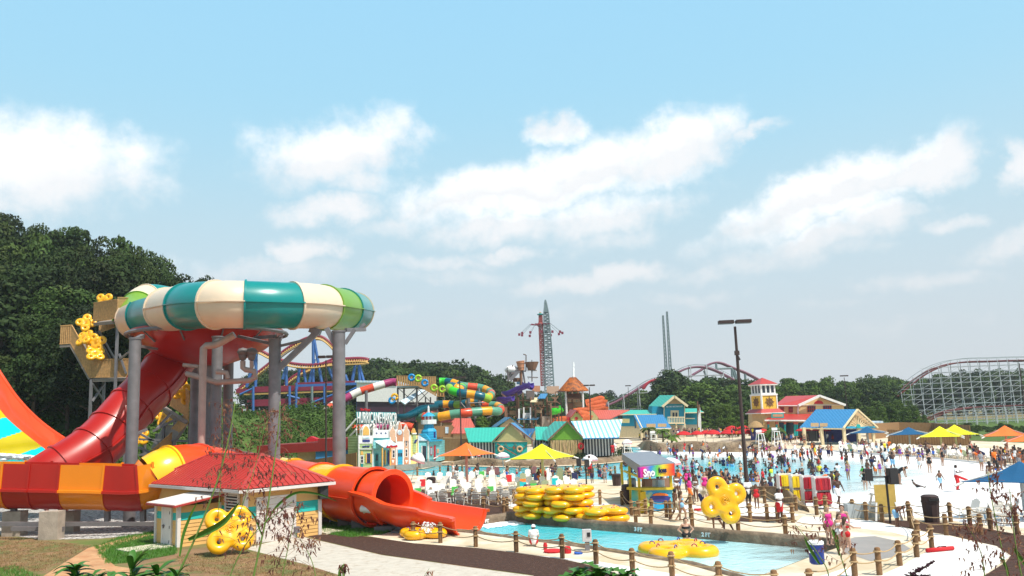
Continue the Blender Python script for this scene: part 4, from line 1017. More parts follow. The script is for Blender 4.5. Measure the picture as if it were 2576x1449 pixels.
def tree_mesh(seed,kind,nc,nl,ls,mat):
    rg=np.random.default_rng(seed); H=10.0; cl=[]; limbs=MB()
    for i in range(nc):
        t=(i+.5)/nc
        if kind=='broad':
            z=2.6+7.0*t; r=3.5*math.sqrt(max(.03,1-((z-5.6)/4.6)**2))
        elif kind=='pine':
            z=3.2+6.4*t; r=(2.3*(1-t)**.7+.35)*(.75+.5*rg.random())
        else: z=.8+8.6*t; r=2.9*(1-t)**.55*(.8+.4*rg.random())+.3
        a=i*2.399+rg.random()*.8; rr=r*(.35+.65*math.sqrt(rg.random()))
        c=np.array([rr*math.cos(a),rr*math.sin(a),z+rg.normal()*.3]); R_=(.75+.65*rg.random())*(1.25 if kind=='broad' else .95 if kind=='full' else .8)
        if kind=='broad' and t>.95: R_*=.8
        cl.append((c,R_))
        if i%3==0: limbs.bar((0,0,max(1,z-1.6)),tuple(c),.09,4,.03,caps=False)
    Vs=[];Fs=[];o=0
    for c,R_ in cl:
        n=nl; d=rg.normal(size=(n,3)); d/=np.linalg.norm(d,axis=1)[:,None]; d[:,2]=np.where(d[:,2]<-.4,-d[:,2],d[:,2])
        p=c+d*np.array([1.1,1.1,.75])*R_*(.70+.36*rg.random(n))[:,None]
        V,F_=leaf_quads(p,d,ls,rg); Vs.append(V); Fs.append(F_+o); o+=len(V)
    me=mesh_np('crown',np.concatenate(Vs),np.concatenate(Fs),mat,False)
    tp=[(0,0,-1.5),(0,0,0),(.08,.05,3),(.0,.12,6),(.05,0,9)]
    limbs.tube(tp,[.30,.24,.19,.12,.04],7); tr_=limbs.build('trunk',bark,None,True); tm=tr_.data; bpy.data.objects.remove(tr_)
    return me,tm
TM={'broad':[tree_mesh(s,'broad',46,95,.26,leafm) for s in (1,2,3)],'pine':[tree_mesh(s,'pine',44,75,.22,leafm) for s in (4,5,6)],
    'full':[tree_mesh(s,'full',52,80,.25,leafl) for s in (7,8)],'big':[tree_mesh(s,'broad',52,230,.155,leafm) for s in (11,12)]+[tree_mesh(13,'pine',54,190,.14,leafm)]}
rt=random.Random(5)
def tree_at(x,yt,Y,kind,label,group,wid=1.0,z0=None,name=None):
    p=A(x,yt,Y); g0=hump(p.x,Y) if z0 is None else z0; h=p.z-g0
    if h<.7: return
    t=T(name or {'broad':'broadleaf_tree','pine':'pine_tree','full':'bushy_tree','big':'forest_tree'}[kind],label,'tree',(p.x,Y,g0),group,rt.random()*6.28)
    k=h/10.2; t.scale=(k*wid,k*wid,k)
    c,tr_=rt.choice(TM[kind]); obj('crown',c,t); obj('trunk',tr_,t)
def prof(pts,x):
    for (a,b),(c,d) in zip(pts[:-1],pts[1:]):
        if a<=x<=c: return b+(d-b)*(x-a)/(c-a)
    return pts[0][1] if x<pts[0][0] else pts[-1][1]
PL=[(-80,520),(0,535),(45,585),(60,565),(120,552),(165,585),(215,572),(270,588),(330,602),(362,650),(400,642),(428,690),(470,692),(520,705),(560,760),(640,850)]
lab='dark tall tree on the wooded slope left of the bowl slide'
for Y,st_,dy in ((132,58,0),(120,66,35),(110,74,95),(100,80,160),(92,86,230)):
    x=-70+rt.random()*30
    while x<(560 if Y>110 else 470 if Y>100 else 400):
        yt=prof(PL,x)+dy*(.6+.8*rt.random())+rt.uniform(-16,34)
        if yt<1010: tree_at(x,yt,Y+rt.uniform(-3,3),rt.choice(('big','big','pine')),lab,'trees on the left slope',wid=rt.uniform(.62,.9)if Y>115 else rt.uniform(.8,1.25))
        x+=st_*rt.uniform(.7,1.2)
# tree lines
def line(pl,x0,x1,Ys,step,label,group,kinds=('broad','broad','full'),wid=(.8,1.1),low=.25):
    for q,Y in enumerate(Ys):
        x=x0+rt.uniform(0,step)
        while x<x1:
            yt=prof(pl,x)+rt.uniform(-4,8)+q*9; tree_at(x,yt,Y+rt.uniform(-4,4),rt.choice(kinds),label,group,rt.uniform(*wid),z0=hump(A(x,1000,Y).x,Y)); x+=step*rt.uniform(.75,1.25)
line([(590,985),(645,925),(700,930),(760,925),(850,915),(905,906),(950,904),(1000,912),(1040,905),(1080,912),(1130,908),(1180,925),(1230,935),(1260,955),(1290,975)],640,1290,(300,275,255),34,'green tree in the wooded ridge behind the red and blue coaster','trees of the ridge behind the red and blue coaster')
line([(1290,990),(1330,1000),(1400,985),(1482,985),(1510,978),(1535,990),(1550,1005),(1580,985),(1610,975),(1650,985)],1290,1660,(360,330),30,'small distant tree between the play structure and the bathhouse','distant trees behind the play structure')
line([(1640,985),(1665,950),(1690,938),(1720,950),(1740,955),(1780,945),(1830,958),(1880,955),(1900,965)],1655,1905,(262,244,230),26,'dark conifer in the clump behind the bathhouse and the red parasols','dark conifers behind the bathhouse',('pine','pine','full'),(1.2,1.6))
line([(1880,985),(1950,960),(1980,948),(2010,955),(2050,950),(2065,947),(2115,955),(2170,952),(2210,945),(2235,943),(2262,948)],1900,2262,(285,262,240),32,'green tree in the woods right of the red-roofed house','trees right of the red-roofed house',('broad','full','full'))
line([(2300,950),(2340,940),(2400,932),(2450,930),(2520,932),(2600,932)],2235,2640,(400,375,350),34,'distant tree in the woods behind the white wooden coaster','trees behind the white coaster')
line([(2100,1040),(2180,1012),(2240,1004),(2290,1010),(2330,1040)],2190,2325,(205,190),30,'light green bushy tree beside the wooden fence','trees beside the right wooden fence',('full',))
line([(1780,1015),(1830,1012),(1862,1020)],1790,1860,(190,),30,'pale green tree behind the red parasols','pale trees behind the red parasols',('full',))
line([(1160,1080),(1210,1040),(1290,1060)],1200,1290,(160,),28,'small tree below the multicoloured tube slides','small trees below the tube slides',('full',))
# kudzu on the slopes
rg=np.random.default_rng(21); Vs=[];Fs=[];o=0
for i in range(5200):
    Y=rg.uniform(60,170); u=rg.uniform(-.66,-.165); X=u*Y; h=hump(X,Y)
    if h<.9: continue
    nv=noise.noise(Vector((X*.10,Y*.10,5)))
    if u<-.45 and h<3.6+2*nv: continue
    r=rg.uniform(.5,1.5)*(1.1+1.3*nv); n=26
    d=rg.normal(size=(n,3)); d/=np.linalg.norm(d,axis=1)[:,None]; d[:,2]=abs(d[:,2]); p=np.array([X,Y,h-.2+1.2*max(0,nv)])+d*np.array([r*1.3,r*1.3,r*.9])
    V,F_=leaf_quads(p,d,.22,rg); Vs.append(V); Fs.append(F_+o); o+=len(V)
k_=obj('kudzu',mesh_np('kudzu',np.concatenate(Vs),np.concatenate(Fs),leafk,False)); tag(k_,'kudzu leaves covering the slope behind the slides','vines',None,'stuff')
# ================= traced vertical planes with real thickness =================
class VPl:
    def __init__(s,a,b):
        s.a=Vector((a.x,a.y,0)); s.d=(Vector((b.x,b.y,0))-s.a).normalized(); s.n=Vector((s.d.y,-s.d.x,0))
    def at(s,x,y,off=0):
        r=ray(x,y); P0=s.a+s.n*off; t=(P0-CAM).dot(s.n)/r.dot(s.n); return CAM+r*t
    def prism(s,mb,pts,f=0,t=.3,mi=0):
        P=[s.at(x,y,f) for x,y in pts]; n=len(P); vs=P+[p-s.n*t for p in P]
        return mb.add(vs,[tuple(range(n)),tuple(reversed(range(n,2*n)))]+[(i,i+n,(i+1)%n+n,(i+1)%n) for i in range(n)],mi)
    def rect(s,mb,x0,x1,y0,y1,f=0,t=.3,mi=0): return s.prism(mb,[(x0,y0),(x1,y0),(x1,y1),(x0,y1)],f,t,mi)
    def q(s,name,mat,parent,pts,f=0,t=.3):
        mb=MB(); s.prism(mb,pts,f,t); return mb.build(name,mat,parent)
    def r(s,name,mat,parent,x0,x1,y0,y1,f=0,t=.3): return s.q(name,mat,parent,[(x0,y0),(x1,y0),(x1,y1),(x0,y1)],f,t)
def flat(Y): return VPl(Vector((0,Y,0)),Vector((1,Y,0)))
def thing(name,label,cat,x,Y,group=None): return T(name,label,cat,(gx(x,Y),Y,0),group)
cl=lambda n,h,r=.6,**k: M(n,h,r,**k)
c_white=cl('paint_white',(.78,.76,.74)); c_cream=cl('paint_cream',(.72,.60,.38)); c_green=cl('siding_green',(.38,.50,.24),wave=(2,.35,.6)); c_yel=cl('siding_yellow',(.80,.68,.25),wave=(2,.35,.6)); c_aqua=cl('siding_aqua',(.20,.55,.58),wave=(2,.35,.5)); c_blue=cl('paint_sky_blue',(.02,.34,.56),wave=(2,.35,.5)); c_teald=cl('paint_teal_dark',(.01,.25,.26)); c_navy=cl('paint_navy',(.02,.03,.18)); c_terr=cl('paint_terracotta',(.55,.24,.13)); c_peach=cl('paint_peach',(.66,.40,.26)); c_glass=cl('window_glass',(.03,.04,.06),.12); c_redp=cl('paint_red',(.5,.01,.02)); c_lb=cl('roof_pale_blue',(.42,.58,.72),stripe=(0,.8,(.62,.72,.80),.5)); c_shut=cl('shutter_orange',(.75,.42,.10))
r0_=G(898,1180); r1_=G(1112,1161); RW=VPl(r0_,r1_)
Z=lambda x,y:(838.5+x*.1481,992.8+y*.1481)
def zp(*l): return [Z(*q) for q in l]
def fac(name,label,px): p=RW.at(px,1175); return T(name,label,'building facade',(p.x,p.y,0))
def FR(nm,m,t,x0,x1,y0,y1,f,th=.1): return RW.q(nm,m,t,zp((x0,y0),(x1,y0),(x1,y1),(x0,y1)),f,th)
def window_(t,x0,x1,y0,y1,f=.06,fr=c_white,gl=c_glass,name='window'):
    o=FR(name,fr,t,x0,x1,y0,y1,f,.1); dx=(x1-x0)*.2; dy=(y1-y0)*.12; FR('pane',gl,o,x0+dx,x1-dx,y0+dy,(y0+y1)/2-dy*.3,f+.03,.05); FR('pane',gl,o,x0+dx,x1-dx,(y0+y1)/2+dy*.3,y1-dy,f+.03,.05); return o
t=fac('shop_facade','narrow green and white shop front with a yellow arched gable, leftmost in the row',920)
FR('wall',c_green,t,432,672,700,1250,0,2.2); FR('upper_panel',c_white,t,440,665,695,820,.05,.1); FR('blue_louvre',c_navy,t,497,622,765,805,.12,.05); FR('blue_louvre',c_lb,t,497,622,722,745,.12,.05)
RW.q('arch_gable',c_white,t,zp((490,700),(492,600),(515,545),(557,510),(598,540),(622,600),(628,700)),.02,.4); RW.q('arch_panel',c_shut,t,zp((505,690),(508,600),(528,555),(557,530),(588,555),(608,600),(610,690)),.08,.05)
for x in (428,662): FR('corner_post',c_white,t,x,x+18,690,1250,.1,.15)
FR('sign_band',c_green,t,445,660,835,912,.08,.05); text('aquatic toys',.30,c_navy,t,RW.at(*Z(556,876),.16),math.atan2(RW.d.y,RW.d.x),sx=.85,bold=.02)
FR('cornice',c_white,t,436,668,815,832,.14,.1); FR('cornice',c_white,t,436,668,915,930,.14,.1)
window_(t,462,516,1030,1170,.08); RW.q('fanlight',c_shut,t,zp((466,1020),(470,975),(488,955),(506,975),(512,1020)),.1,.05); window_(t,572,628,995,1160,.08,c_navy); FR('shutter',c_shut,t,550,570,1005,1155,.1,.05); FR('shutter',c_shut,t,630,652,1005,1155,.1,.05); FR('door',c_teald,t,472,508,1175,1245,.1,.05)
t=fac('shop_facade','teal shop front with a starred white parapet and a pale blue awning',958)
FR('wall',c_aqua,t,678,965,740,1275,0,2.2); FR('parapet',c_white,t,678,938,598,735,.02,.3); RW.q('parapet_cap',c_white,t,zp((690,600),(700,575),(760,570),(765,600)),0,.3); FR('parapet_band',c_teald,t,680,950,742,768,.08,.08)
for x in (738,815,892):
    c=Z(x,655); P=[]
    for k in range(10):
        a=math.pi/2+k*math.pi/5; rr=2.7 if k%2==0 else 1.2; P.append((c[0]+rr*math.cos(a),c[1]-rr*math.sin(a)))
    RW.q('star',c_navy,t,P,.06,.05)
a_=[RW.at(*Z(680,790),.1),RW.at(*Z(960,765),.1),RW.at(*Z(1085,862),2.0),RW.at(*Z(860,905),2.0)]
MB().sheet(*a_,t=.08).build('awning',c_lb,t); RW.q('awning_side',c_aqua,t,zp((680,795),(680,915),(855,905)),.5,.1)
for x in (838,972): FR('awning_post',c_shut,t,x-9,x+9,905,1270,1.9,.15)
FR('door',c_teald,t,722,768,1000,1255,.08,.06); FR('door_window',c_glass,t,730,758,1020,1120,.12,.05)
for x,mt_,lean in ((885,c_shut,0),(930,c_navy,10)): RW.q('surfboard',mt_,t,[Z(x+lean+14*math.cos(k*math.pi/6),1065-130*math.sin(k*math.pi/6)) for k in range(12)],.12,.08)
text('Surf Boards',.42,c_redp,t,RW.at(*Z(995,882),2.15),math.atan2(RW.d.y,RW.d.x)+.0,sx=.95,bold=.03,ext=.05,shear=.2)
t=fac('shop_facade','terracotta shop front with three curved white-edged gables and a teal double door',1005)
FR('wall',c_peach,t,975,1298,720,1265,0,2.2); FR('ground_panel',c_terr,t,980,1075,1090,1200,.06,.05); FR('ground_panel',c_terr,t,1205,1290,1080,1190,.06,.05); FR('center_panel',c_white,t,1085,1195,790,930,.08,.08)
for (x0,x1,yt,m_) in ((953,1066,528,c_peach),(1066,1196,445,c_terr),(1188,1296,505,c_peach)):
    w_=x1-x0; q=[(x0,780),(x0,620),(x0+w_*.12,590),(x0+w_*.22,600),(x0+w_*.3,(yt*2+600)/3+18),(x0+w_*.42,yt+25),(x0+w_*.5,yt),(x0+w_*.58,yt+25),(x0+w_*.7,(yt*2+600)/3+18),(x0+w_*.78,600),(x0+w_*.88,590),(x1,620),(x1,780)]
    RW.q('gable_edge',c_white,t,zp(*q),.04,.3); q2=[(x0+(x-x0)*.82+w_*.09,y+12) for x,y in q]; RW.q('gable',m_,t,zp(*q2),.1,.1)
for (r_,m_) in ((40,c_lb),(30,c_white),(20,c_lb)): RW.q('clock_face',m_,t,[Z(1128+r_*math.cos(k*.5236),640+r_*1.15*math.sin(k*.5236)) for k in range(12)],.16+(40-r_)*.002,.04)
for x in (968,1072,1192,1292): FR('pilaster',c_white,t,x-9,x+9,720,1250,.12,.1)
FR('double_door',c_blue,t,1098,1176,935,1200,.1,.06); FR('door_window',c_glass,t,1105,1130,990,1050,.15,.04); FR('door_window',c_glass,t,1142,1168,990,1050,.15,.04); FR('door_frame',c_white,t,1090,1184,925,1205,.06,.05)
for a in ((1005,1050,930,1080),(1225,1262,915,1060),(1228,1256,770,880)): window_(t,*a,.08)
for x in (1015,1245): RW.q('bunting',c_white,t,zp((x-25,1110),(x+25,1110),(x,1170)),.1,.04)
t=fac('shop_facade','slim yellow clapboard shop front with a pointed turret beside the blue lighthouse',1042)
FR('wall',c_yel,t,1300,1448,690,1180,-.05,2.0); FR('turret',c_green,t,1358,1405,640,980,.1,.4); RW.q('turret_roof',c_shut,t,zp((1350,650),(1380,568),(1412,650)),.15,.4); FR('turret_trim',c_white,t,1345,1418,650,672,.18,.1); RW.q('surfboard',c_navy,t,zp((1370,825),(1395,770),(1435,752),(1410,815)),.2,.06)
for x in (1303,1440): FR('corner_post',c_white,t,x,x+12,690,1180,.1,.1)
t=fac('lighthouse_facade','sky blue lighthouse facade with a white balcony and a small annex',1085)
LB=VPl(RW.at(*Z(1610,1130)),RW.at(*Z(1610,1130))+Vector((1,-.12,0)))
FR('annex_wall',c_aqua,t,1448,1618,790,1150,-.1,2.5); LB.q('front_wall',c_aqua,t,zp((1618,800),(1822,780),(1822,1125),(1618,1140)),0,3.0)
LB.q('annex_roof',c_blue,t,zp((1440,665),(1560,668),(1640,770),(1835,762),(1835,785),(1640,800)),.3,.9); RW.q('gable_panel',c_lb,t,zp((1450,690),(1450,780),(1610,785)),.1,.1)
FR('doorway',c_glass,t,1512,1580,870,1130,.0,.1); FR('door_surround',c_white,t,1500,1512,865,1135,.05,.1)
LB.r('corner_post',c_white,t,*[Z(1600,0)[0],Z(1626,0)[0]],Z(0,790)[1],Z(0,1140)[1],.1,.3)
LB.q('window',c_redp,t,zp((1645,885),(1680,885),(1680,1030),(1645,1030)),.08,.06); LB.q('pane',c_lb,t,zp((1652,905),(1672,905),(1672,1015),(1652,1015)),.12,.05); LB.q('red_banner',c_redp,t,zp((1708,860),(1738,860),(1738,1115),(1708,1115)),.08,.06); LB.q('notice_board',c_peach,t,zp((1760,920),(1795,920),(1795,990),(1760,990)),.08,.06)
cx=Z(1625,0)[0]; Yt=LB.at(cx,1150).y+2.0
def zr(y): return zz(cx,Z(0,y)[1],Yt)
px_=.1481*Yt/F
prof_=[(128*px_,zr(760)),(128*px_,zr(620)),(118*px_,zr(600)),(86*px_,zr(570)),(80*px_,zr(500))]
c0=A(cx,1100,Yt); MB().lathe((c0.x,Yt,0),prof_,8).build('tower',c_blue,t); MB().lathe((c0.x,Yt,0),[(130*px_,zr(500)),(130*px_,zr(425)),(124*px_,zr(425)),(124*px_,zr(490)),(.01,zr(490))],8).build('balcony',c_white,t)
MB().lathe((c0.x,Yt,0),[(80*px_,zr(490)),(80*px_,zr(368))],8).build('lamp_room',M('red_white_panes',(.75,.7,.7),.5,stripe=(0,.5,(.5,.03,.05),.55)),t); MB().lathe((c0.x,Yt,0),[(112*px_,zr(368)),(100*px_,zr(350)),(15*px_,zr(298))],8).build('lantern_roof',c_blue,t); MB().lathe((c0.x,Yt,0),[(20*px_,zr(300)),(17*px_,zr(215)),(1*px_,zr(180))],8).build('spire',c_white,t)
LB.q('tower_window',c_navy,t,zp((1705,630),(1735,630),(1735,735),(1705,735)),-.4,.1)
# sign
SG=VPl(RW.a-RW.n*3.5,RW.a-RW.n*3.5+RW.d)
t=T('name_sign','large white block-letter park sign on slanted steel struts above the shop fronts','sign',SG.at(935,1150)); t.location.z=0
def ZQ(x,y): return Z(x,y)
for i,x in enumerate(np.linspace(400,1065,13)): SG.q('strut',c_white,t,[Z(x-3,480),Z(x+3,480),Z(x+3,700),Z(x-3,700)],0,.12)
for (a,b) in (((390,410),(195,630)),((390,590),(255,740)),((690,500),(600,600)),((900,500),(820,590))):
    MB().bar(SG.at(*Z(*a)),SG.at(*Z(*b),-1.5),.14,4).build('brace',c_white,t)
for y in (295,498): SG.q('rail',c_teald,t,[Z(390,y),Z(1068,y+3),Z(1068,y+9),Z(390,y+6)],-.05,.1)
ang=math.atan2(SG.d.y,SG.d.x); tl=cl('sign_teal_edge',(.02,.30,.32))
L0_=SG.at(*Z(392,390)); L1_=SG.at(*Z(802,395)); L2_=SG.at(*Z(818,395)); L3_=SG.at(*Z(1068,400)); hh=(SG.at(*Z(600,292)).z-SG.at(*Z(600,495)).z)
def fit(s,a,b,h,mat,off,name,bold=0,ext=.08):
    o=text(s,1.0,mat,t,(0,0,0),0,name,ext,bold=bold,align='LEFT'); me=o.data; rl=Vector(rootloc(t)); vs=[v.co+rl for v in me.vertices]
    x0=min(v.x for v in vs); x1=max(v.x for v in vs); z0=min(v.z for v in vs); z1=max(v.z for v in vs); w_=(Vector((b.x,b.y,0))-Vector((a.x,a.y,0)))
    for v in me.vertices:
        q=v.co+rl; u=(q.x-x0)/(x1-x0); zc=a.z+(b.z-a.z)*u+h*((q.z-z0)/(z1-z0)-.5); v.co=Vector((a.x,a.y,0))+w_*u+SG.n*(off-q.y)+Vector((0,0,zc))-rl
    return o
fit('HURRICANE',L0_,L1_,hh,tl,.02,'letter_edge',.035); fit('HARBOR',L2_,L3_,hh,tl,.02,'letter_edge',.035); fit('HURRICANE',L0_,L1_,hh*.93,c_white,.15,'lettering',.004); fit('HARBOR',L2_,L3_,hh*.93,c_white,.15,'lettering',.004)
fit('Six Flags',SG.at(*Z(452,258)),SG.at(*Z(615,262)),hh*.27,c_redp,.1,'lettering',.03)
# ================= channel huts =================
c_tealr=cl('roof_teal',(.03,.42,.32),.45,stripe=None,wave=(0,.45,1)); c_olive=cl('wall_olive',(.42,.38,.17)); c_lime=cl('gable_green',(.12,.30,.02)); c_stripe=cl('striped_curtain',(.04,.045,.06),.8,stripe=(0,.42,(.62,.62,.62),.55)); c_tealw=cl('wall_teal',(.0,.33,.32)); c_navr=cl('roof_navy',(.02,.14,.27),.5,wave=(0,.4,1)); c_bluer=cl('roof_blue',(.035,.20,.42),.45,wave=(0,.45,1)); c_wbr=cl('roof_white_blue',(.80,.84,.86),.5,stripe=(0,.62,(.20,.50,.74),.55)); c_salm=cl('roof_salmon',(.50,.10,.07),.6,wave=(0,.45,1)); c_woodf=cl('fence_boards',(.34,.19,.085),.9,stripe=(0,.22,(.26,.14,.06),.6)); c_net=cl('net_wall',(.45,.36,.17),.9,stripe=(0,.5,(.14,.12,.07),.8)); c_tan=cl('wall_tan',(.52,.36,.20)); c_brn=cl('timber_brown',(.20,.10,.055),.9)
K=lambda x,y:(1106.8+x*.2083,905.6+y*.2083)
def kp(*l): return [K(*q) for q in l]
def roof4(root,mat,pts,name='roof',t=.12):    # pts: (x,y,Y) photo corner + distance
    return MB().sheet(*[A(*p) for p in pts],t=t).build(name,mat,root)
t=thing('channel_hut','teal-roofed hut with a dark striped curtain wall, left of the olive gable','hut',1210,120)
roof4(t,c_tealr,[(*K(345,988),117),(*K(662,985),117),(*K(800,812),124),(*K(295,820),124)]); roof4(t,c_tealr,[(*K(800,812),124),(*K(700,960),131),(*K(330,960),131),(*K(295,820),124)])
flat(118).q('curtain_wall',c_stripe,t,kp((370,985),(665,985),(665,1185),(370,1185)),0,8)
t=thing('channel_hut','hut with an olive gable over a teal wall hung with life rings','hut',1285,118)
P=flat(117)
P.q('gable',c_olive,t,kp((668,988),(850,778),(1058,988)),0,.4); P.q('wall',c_tealw,t,kp((668,988),(1055,988),(1050,1200),(672,1200)),-.02,7)
P.q('lintel',c_tan,t,kp((660,975),(1062,975),(1062,990),(660,990)),.1,.1)
for a,b in (((632,990),(848,765)),((848,765),(1130,975))): MB().bar(P.at(*K(*a),.35),P.at(*K(*b),.35),.12,4).build('barge_board',c_brn,t)
roof4(t,c_bluer,[(*K(1128,975),116.6),(*K(1138,955),124),(*K(905,755),124),(*K(846,762),116.6)]); roof4(t,c_tealr,[(*K(846,762),116.6),(*K(880,755),124),(*K(700,960),124),(*K(632,990),116.6)])
for x in (735,962):
    MB().tube([P.at(*K(x+30*math.cos(k*math.pi/8),1075+30*math.sin(k*math.pi/8)),.15) for k in range(17)],.14,6).build('life_ring',c_tan,t)
MB().tube([P.at(*K(x,y),.1) for x,y in ((700,1010),(750,1055),(790,1010),(830,1060),(880,1055),(905,1010),(950,1060),(1000,1075),(1050,1030))],.05,5).build('hanging_rope',c_brn,t)
MB().bar(P.at(*K(685,1012),.15),P.at(*K(925,1150),.15),.09,6).build('oar',c_brn,t); P.q('lantern',c_brn,t,kp((882,1045),(910,1045),(910,1080),(882,1080)),.2,.15)
t=thing('channel_hut','hut with a bright green gable over a wall draped with fishing net','hut',1425,118)
P.q('gable',c_lime,t,kp((1335,965),(1538,758),(1742,962)),0,.4); P.q('wall',c_net,t,kp((1335,968),(1720,965),(1715,1200),(1340,1200)),-.02,7)
for a,b in (((1300,972),(1538,745)),((1538,745),(1755,965))): MB().bar(P.at(*K(*a),.35),P.at(*K(*b),.35),.12,4).build('barge_board',c_brn,t)
roof4(t,c_tealr,[(*K(1536,742),116.6),(*K(1380,738),125),(*K(1160,948),125),(*K(1300,975),116.6)]); roof4(t,c_tealr,[(*K(1755,965),116.6),(*K(1700,930),125),(*K(1420,742),125),(*K(1536,742),116.6)])
MB().tube([P.at(*K(1703+28*math.cos(k*math.pi/8),1040+34*math.sin(k*math.pi/8)),.2) for k in range(17)],.14,6).build('life_ring',c_redp,t)
rr=random.Random(2)
for k in range(14): x=1345+k*27; MB().tube([P.at(*K(x,970),.12),P.at(*K(x+rr.uniform(-15,15),1060),.18),P.at(*K(x+rr.uniform(-20,20),1140+rr.uniform(-30,20)),.14)],.05,4).build('net_strand',c_tan,t)
t=thing('channel_hut','low teal roof joining the olive and the green gable huts','hut',1365,126)
roof4(t,c_tealr,[(*K(1160,960),121),(*K(1330,960),121),(*K(1390,806),128),(*K(1148,806),128)]); flat(122).q('curtain_wall',c_stripe,t,kp((1130,950),(1335,950),(1335,1180),(1130,1180)),0,6); flat(121).q('timber_frame',c_tan,t,kp((1070,905),(1148,828),(1148,968),(1100,970)),.5,.3); roof4(t,c_bluer,[(*K(1085,925),120),(*K(1148,828),120),(*K(985,825),127),(*K(1000,850),127)])
t=thing('channel_hut','hut with a translucent white and blue striped roof and striped curtain walls','hut',1510,118)
roof4(t,c_wbr,[(*K(1732,945),116),(*K(2162,935),116),(*K(2202,718),125),(*K(1580,738),125)]); MB().bar(A(*K(1730,950),115.9),A(*K(2164,940),115.9),.1,4).build('gutter',c_bluer,t); flat(118).q('curtain_wall',c_stripe,t,kp((1742,940),(2100,940),(2100,1150),(1742,1175)),0,7)
t=thing('gable_roof_hut','small navy gable roof peeking up behind the olive gable','hut',1283,140)
P2=flat(140); P2.q('gable',c_tan,t,kp((715,805),(850,700),(985,805)),0,.3); P2.q('wall',c_tan,t,kp((730,805),(985,805),(985,1000),(730,1000)),-.05,6); roof4(t,c_navr,[(*K(850,690),139.6),(*K(780,690),148),(*K(620,805),148),(*K(670,808),139.6)]); roof4(t,c_navr,[(*K(1000,808),139.6),(*K(1010,800),148),(*K(800,690),148),(*K(850,690),139.6)])
# fences and service buildings left of the huts
t=thing('board_fence','tall plank fence between the blue lighthouse facade and the teal-roofed hut','fence',1140,128); MB().sheet(A(1100,1102,126),A(1180,1104,124),Vector((A(1180,1104,124).x,124,0)),Vector((A(1100,1102,126).x,126,0)),t=.1).build('boards',c_woodf,t)
t=thing('board_fence','low plank fence curving up to the green shop front below the blue wall','fence',850,100); MB().sheet(A(720,1168,112),A(898,1138,104),Vector((A(898,1138,104).x,104,0)),Vector((A(720,1168,112).x,112,0)),t=.1).build('boards',c_woodf,t)
t=thing('service_building','long low service building with a dark red fascia and blue wall behind the slide columns','building',800,122)
P3=flat(120); dred=cl('fascia_dark_red',(.22,.012,.008)); P3.q('fascia',dred,t,[(646,1122),(800,1113),(800,1104),(904,1102),(904,1130),(646,1144)],.3,9); P3.q('wall',c_blue if False else cl('wall_blue',(.04,.24,.52)),t,[(794,1130),(904,1126),(904,1190),(794,1190)],0,8); P3.q('garage_wall',c_cream,t,[(748,1134),(794,1132),(794,1160),(748,1160)],-1.5,.3); P3.q('post',c_blue,t,[(700,1140),(704,1140),(704,1175),(700,1175)],0,.3); P3.q('roof_box',c_redp,t,[(770,1105),(780,1098),(796,1104),(796,1110),(770,1112)],-2,2)
for i,(x0,x1,y0,y1,Y) in enumerate(((1138,1192,1052,1074,150),(1138,1198,1074,1090,138),(1112,1150,1030,1062,165),(1050,1110,1030,1060,170))):
    t=thing('snack_hut','salmon-roofed hut %s'%('below the tube slides, behind the plank fence','just behind the plank fence, lower one','right of the lighthouse spire','left of the lighthouse spire')[i],'hut',(x0+x1)/2,Y); roof4(t,c_salm,[(x0-4,y1,Y),(x1+3,y1,Y),(x1-8,y0,Y+4),(x0+6,y0,Y+4)]); flat(Y+.6).q('wall',c_tan,t,[(x0+2,y1-1),(x1-2,y1-1),(x1-2,y1+60),(x0+2,y1+60)],0,4)
t=thing('board_fence','high plank screen with a small penguin-sized poster beside the salmon-roofed hut'.replace('penguin-sized ',''),'fence',1120,145); flat(140).q('boards',c_woodf,t,[(1092,1072),(1140,1070),(1140,1100),(1092,1100)],0,.2); flat(140).q('poster',c_lb,t,[(1120,1074),(1128,1074),(1128,1090),(1120,1090)],.1,.1)
t=thing('white_hall','large white hall with a pale blue roof edge behind the water slides','building',950,215); P4=flat(212); P4.q('wall',c_white,t,[(897,962),(1000,964),(1080,985),(1080,1012),(897,1010)],0,20); P4.q('lower_wall',cl('wall_dark',(.05,.02,.04)),t,[(897,1010),(1080,1012),(1080,1060),(897,1060)],-.5,15); P4.q('roof_edge',c_lb,t,[(893,957),(1000,958),(1000,963),(893,962)],.5,22)
for (x0,x1,y0,y1,Y,m_,lb) in ((1423,1466,1030,1058,150,redroof,'small house with a red roof and a round window below the cone-roofed pavilion'),):
    t=thing('little_house',lb,'house',1445,Y); P5=flat(Y); P5.q('wall',cl('wall_lime',(.45,.45,.14)),t,kp((1580,730),(1580,690),(1650,605),(1725,690),(1725,740)),0,5); roof4(t,redroof,[(*K(1650,600),Y-.5),(*K(1570,598),Y+6),(*K(1515,680),Y+6),(*K(1580,690),Y-.5)]); roof4(t,redroof,[(*K(1728,695),Y-.5),(*K(1720,690),Y+6),(*K(1600,600),Y+6),(*K(1650,600),Y-.5)]); P5.q('side_wall',c_redp,t,kp((1540,690),(1580,690),(1580,730),(1540,730)),-1,3); P5.q('round_window',c_redp,t,[K(1648+20*math.cos(k*.785),705+20*math.sin(k*.785)) for k in range(8)],.1,.1); P5.q('round_window',c_brn,t,[K(1652+10*math.cos(k*.785),632+12*math.sin(k*.785)) for k in range(8)],.1,.1)
t=thing('gift_house','house with a long salmon roof and an olive gable behind the striped roof','house',1530,170); flat(170).q('wall',c_olive,t,kp((1745,710),(1840,612),(1925,710),(2290,710),(2290,760),(1745,760)),0,6); roof4(t,c_salm,[(*K(1925,712),169),(*K(2050,712),169),(*K(2290,603),176),(*K(1840,603),176)])
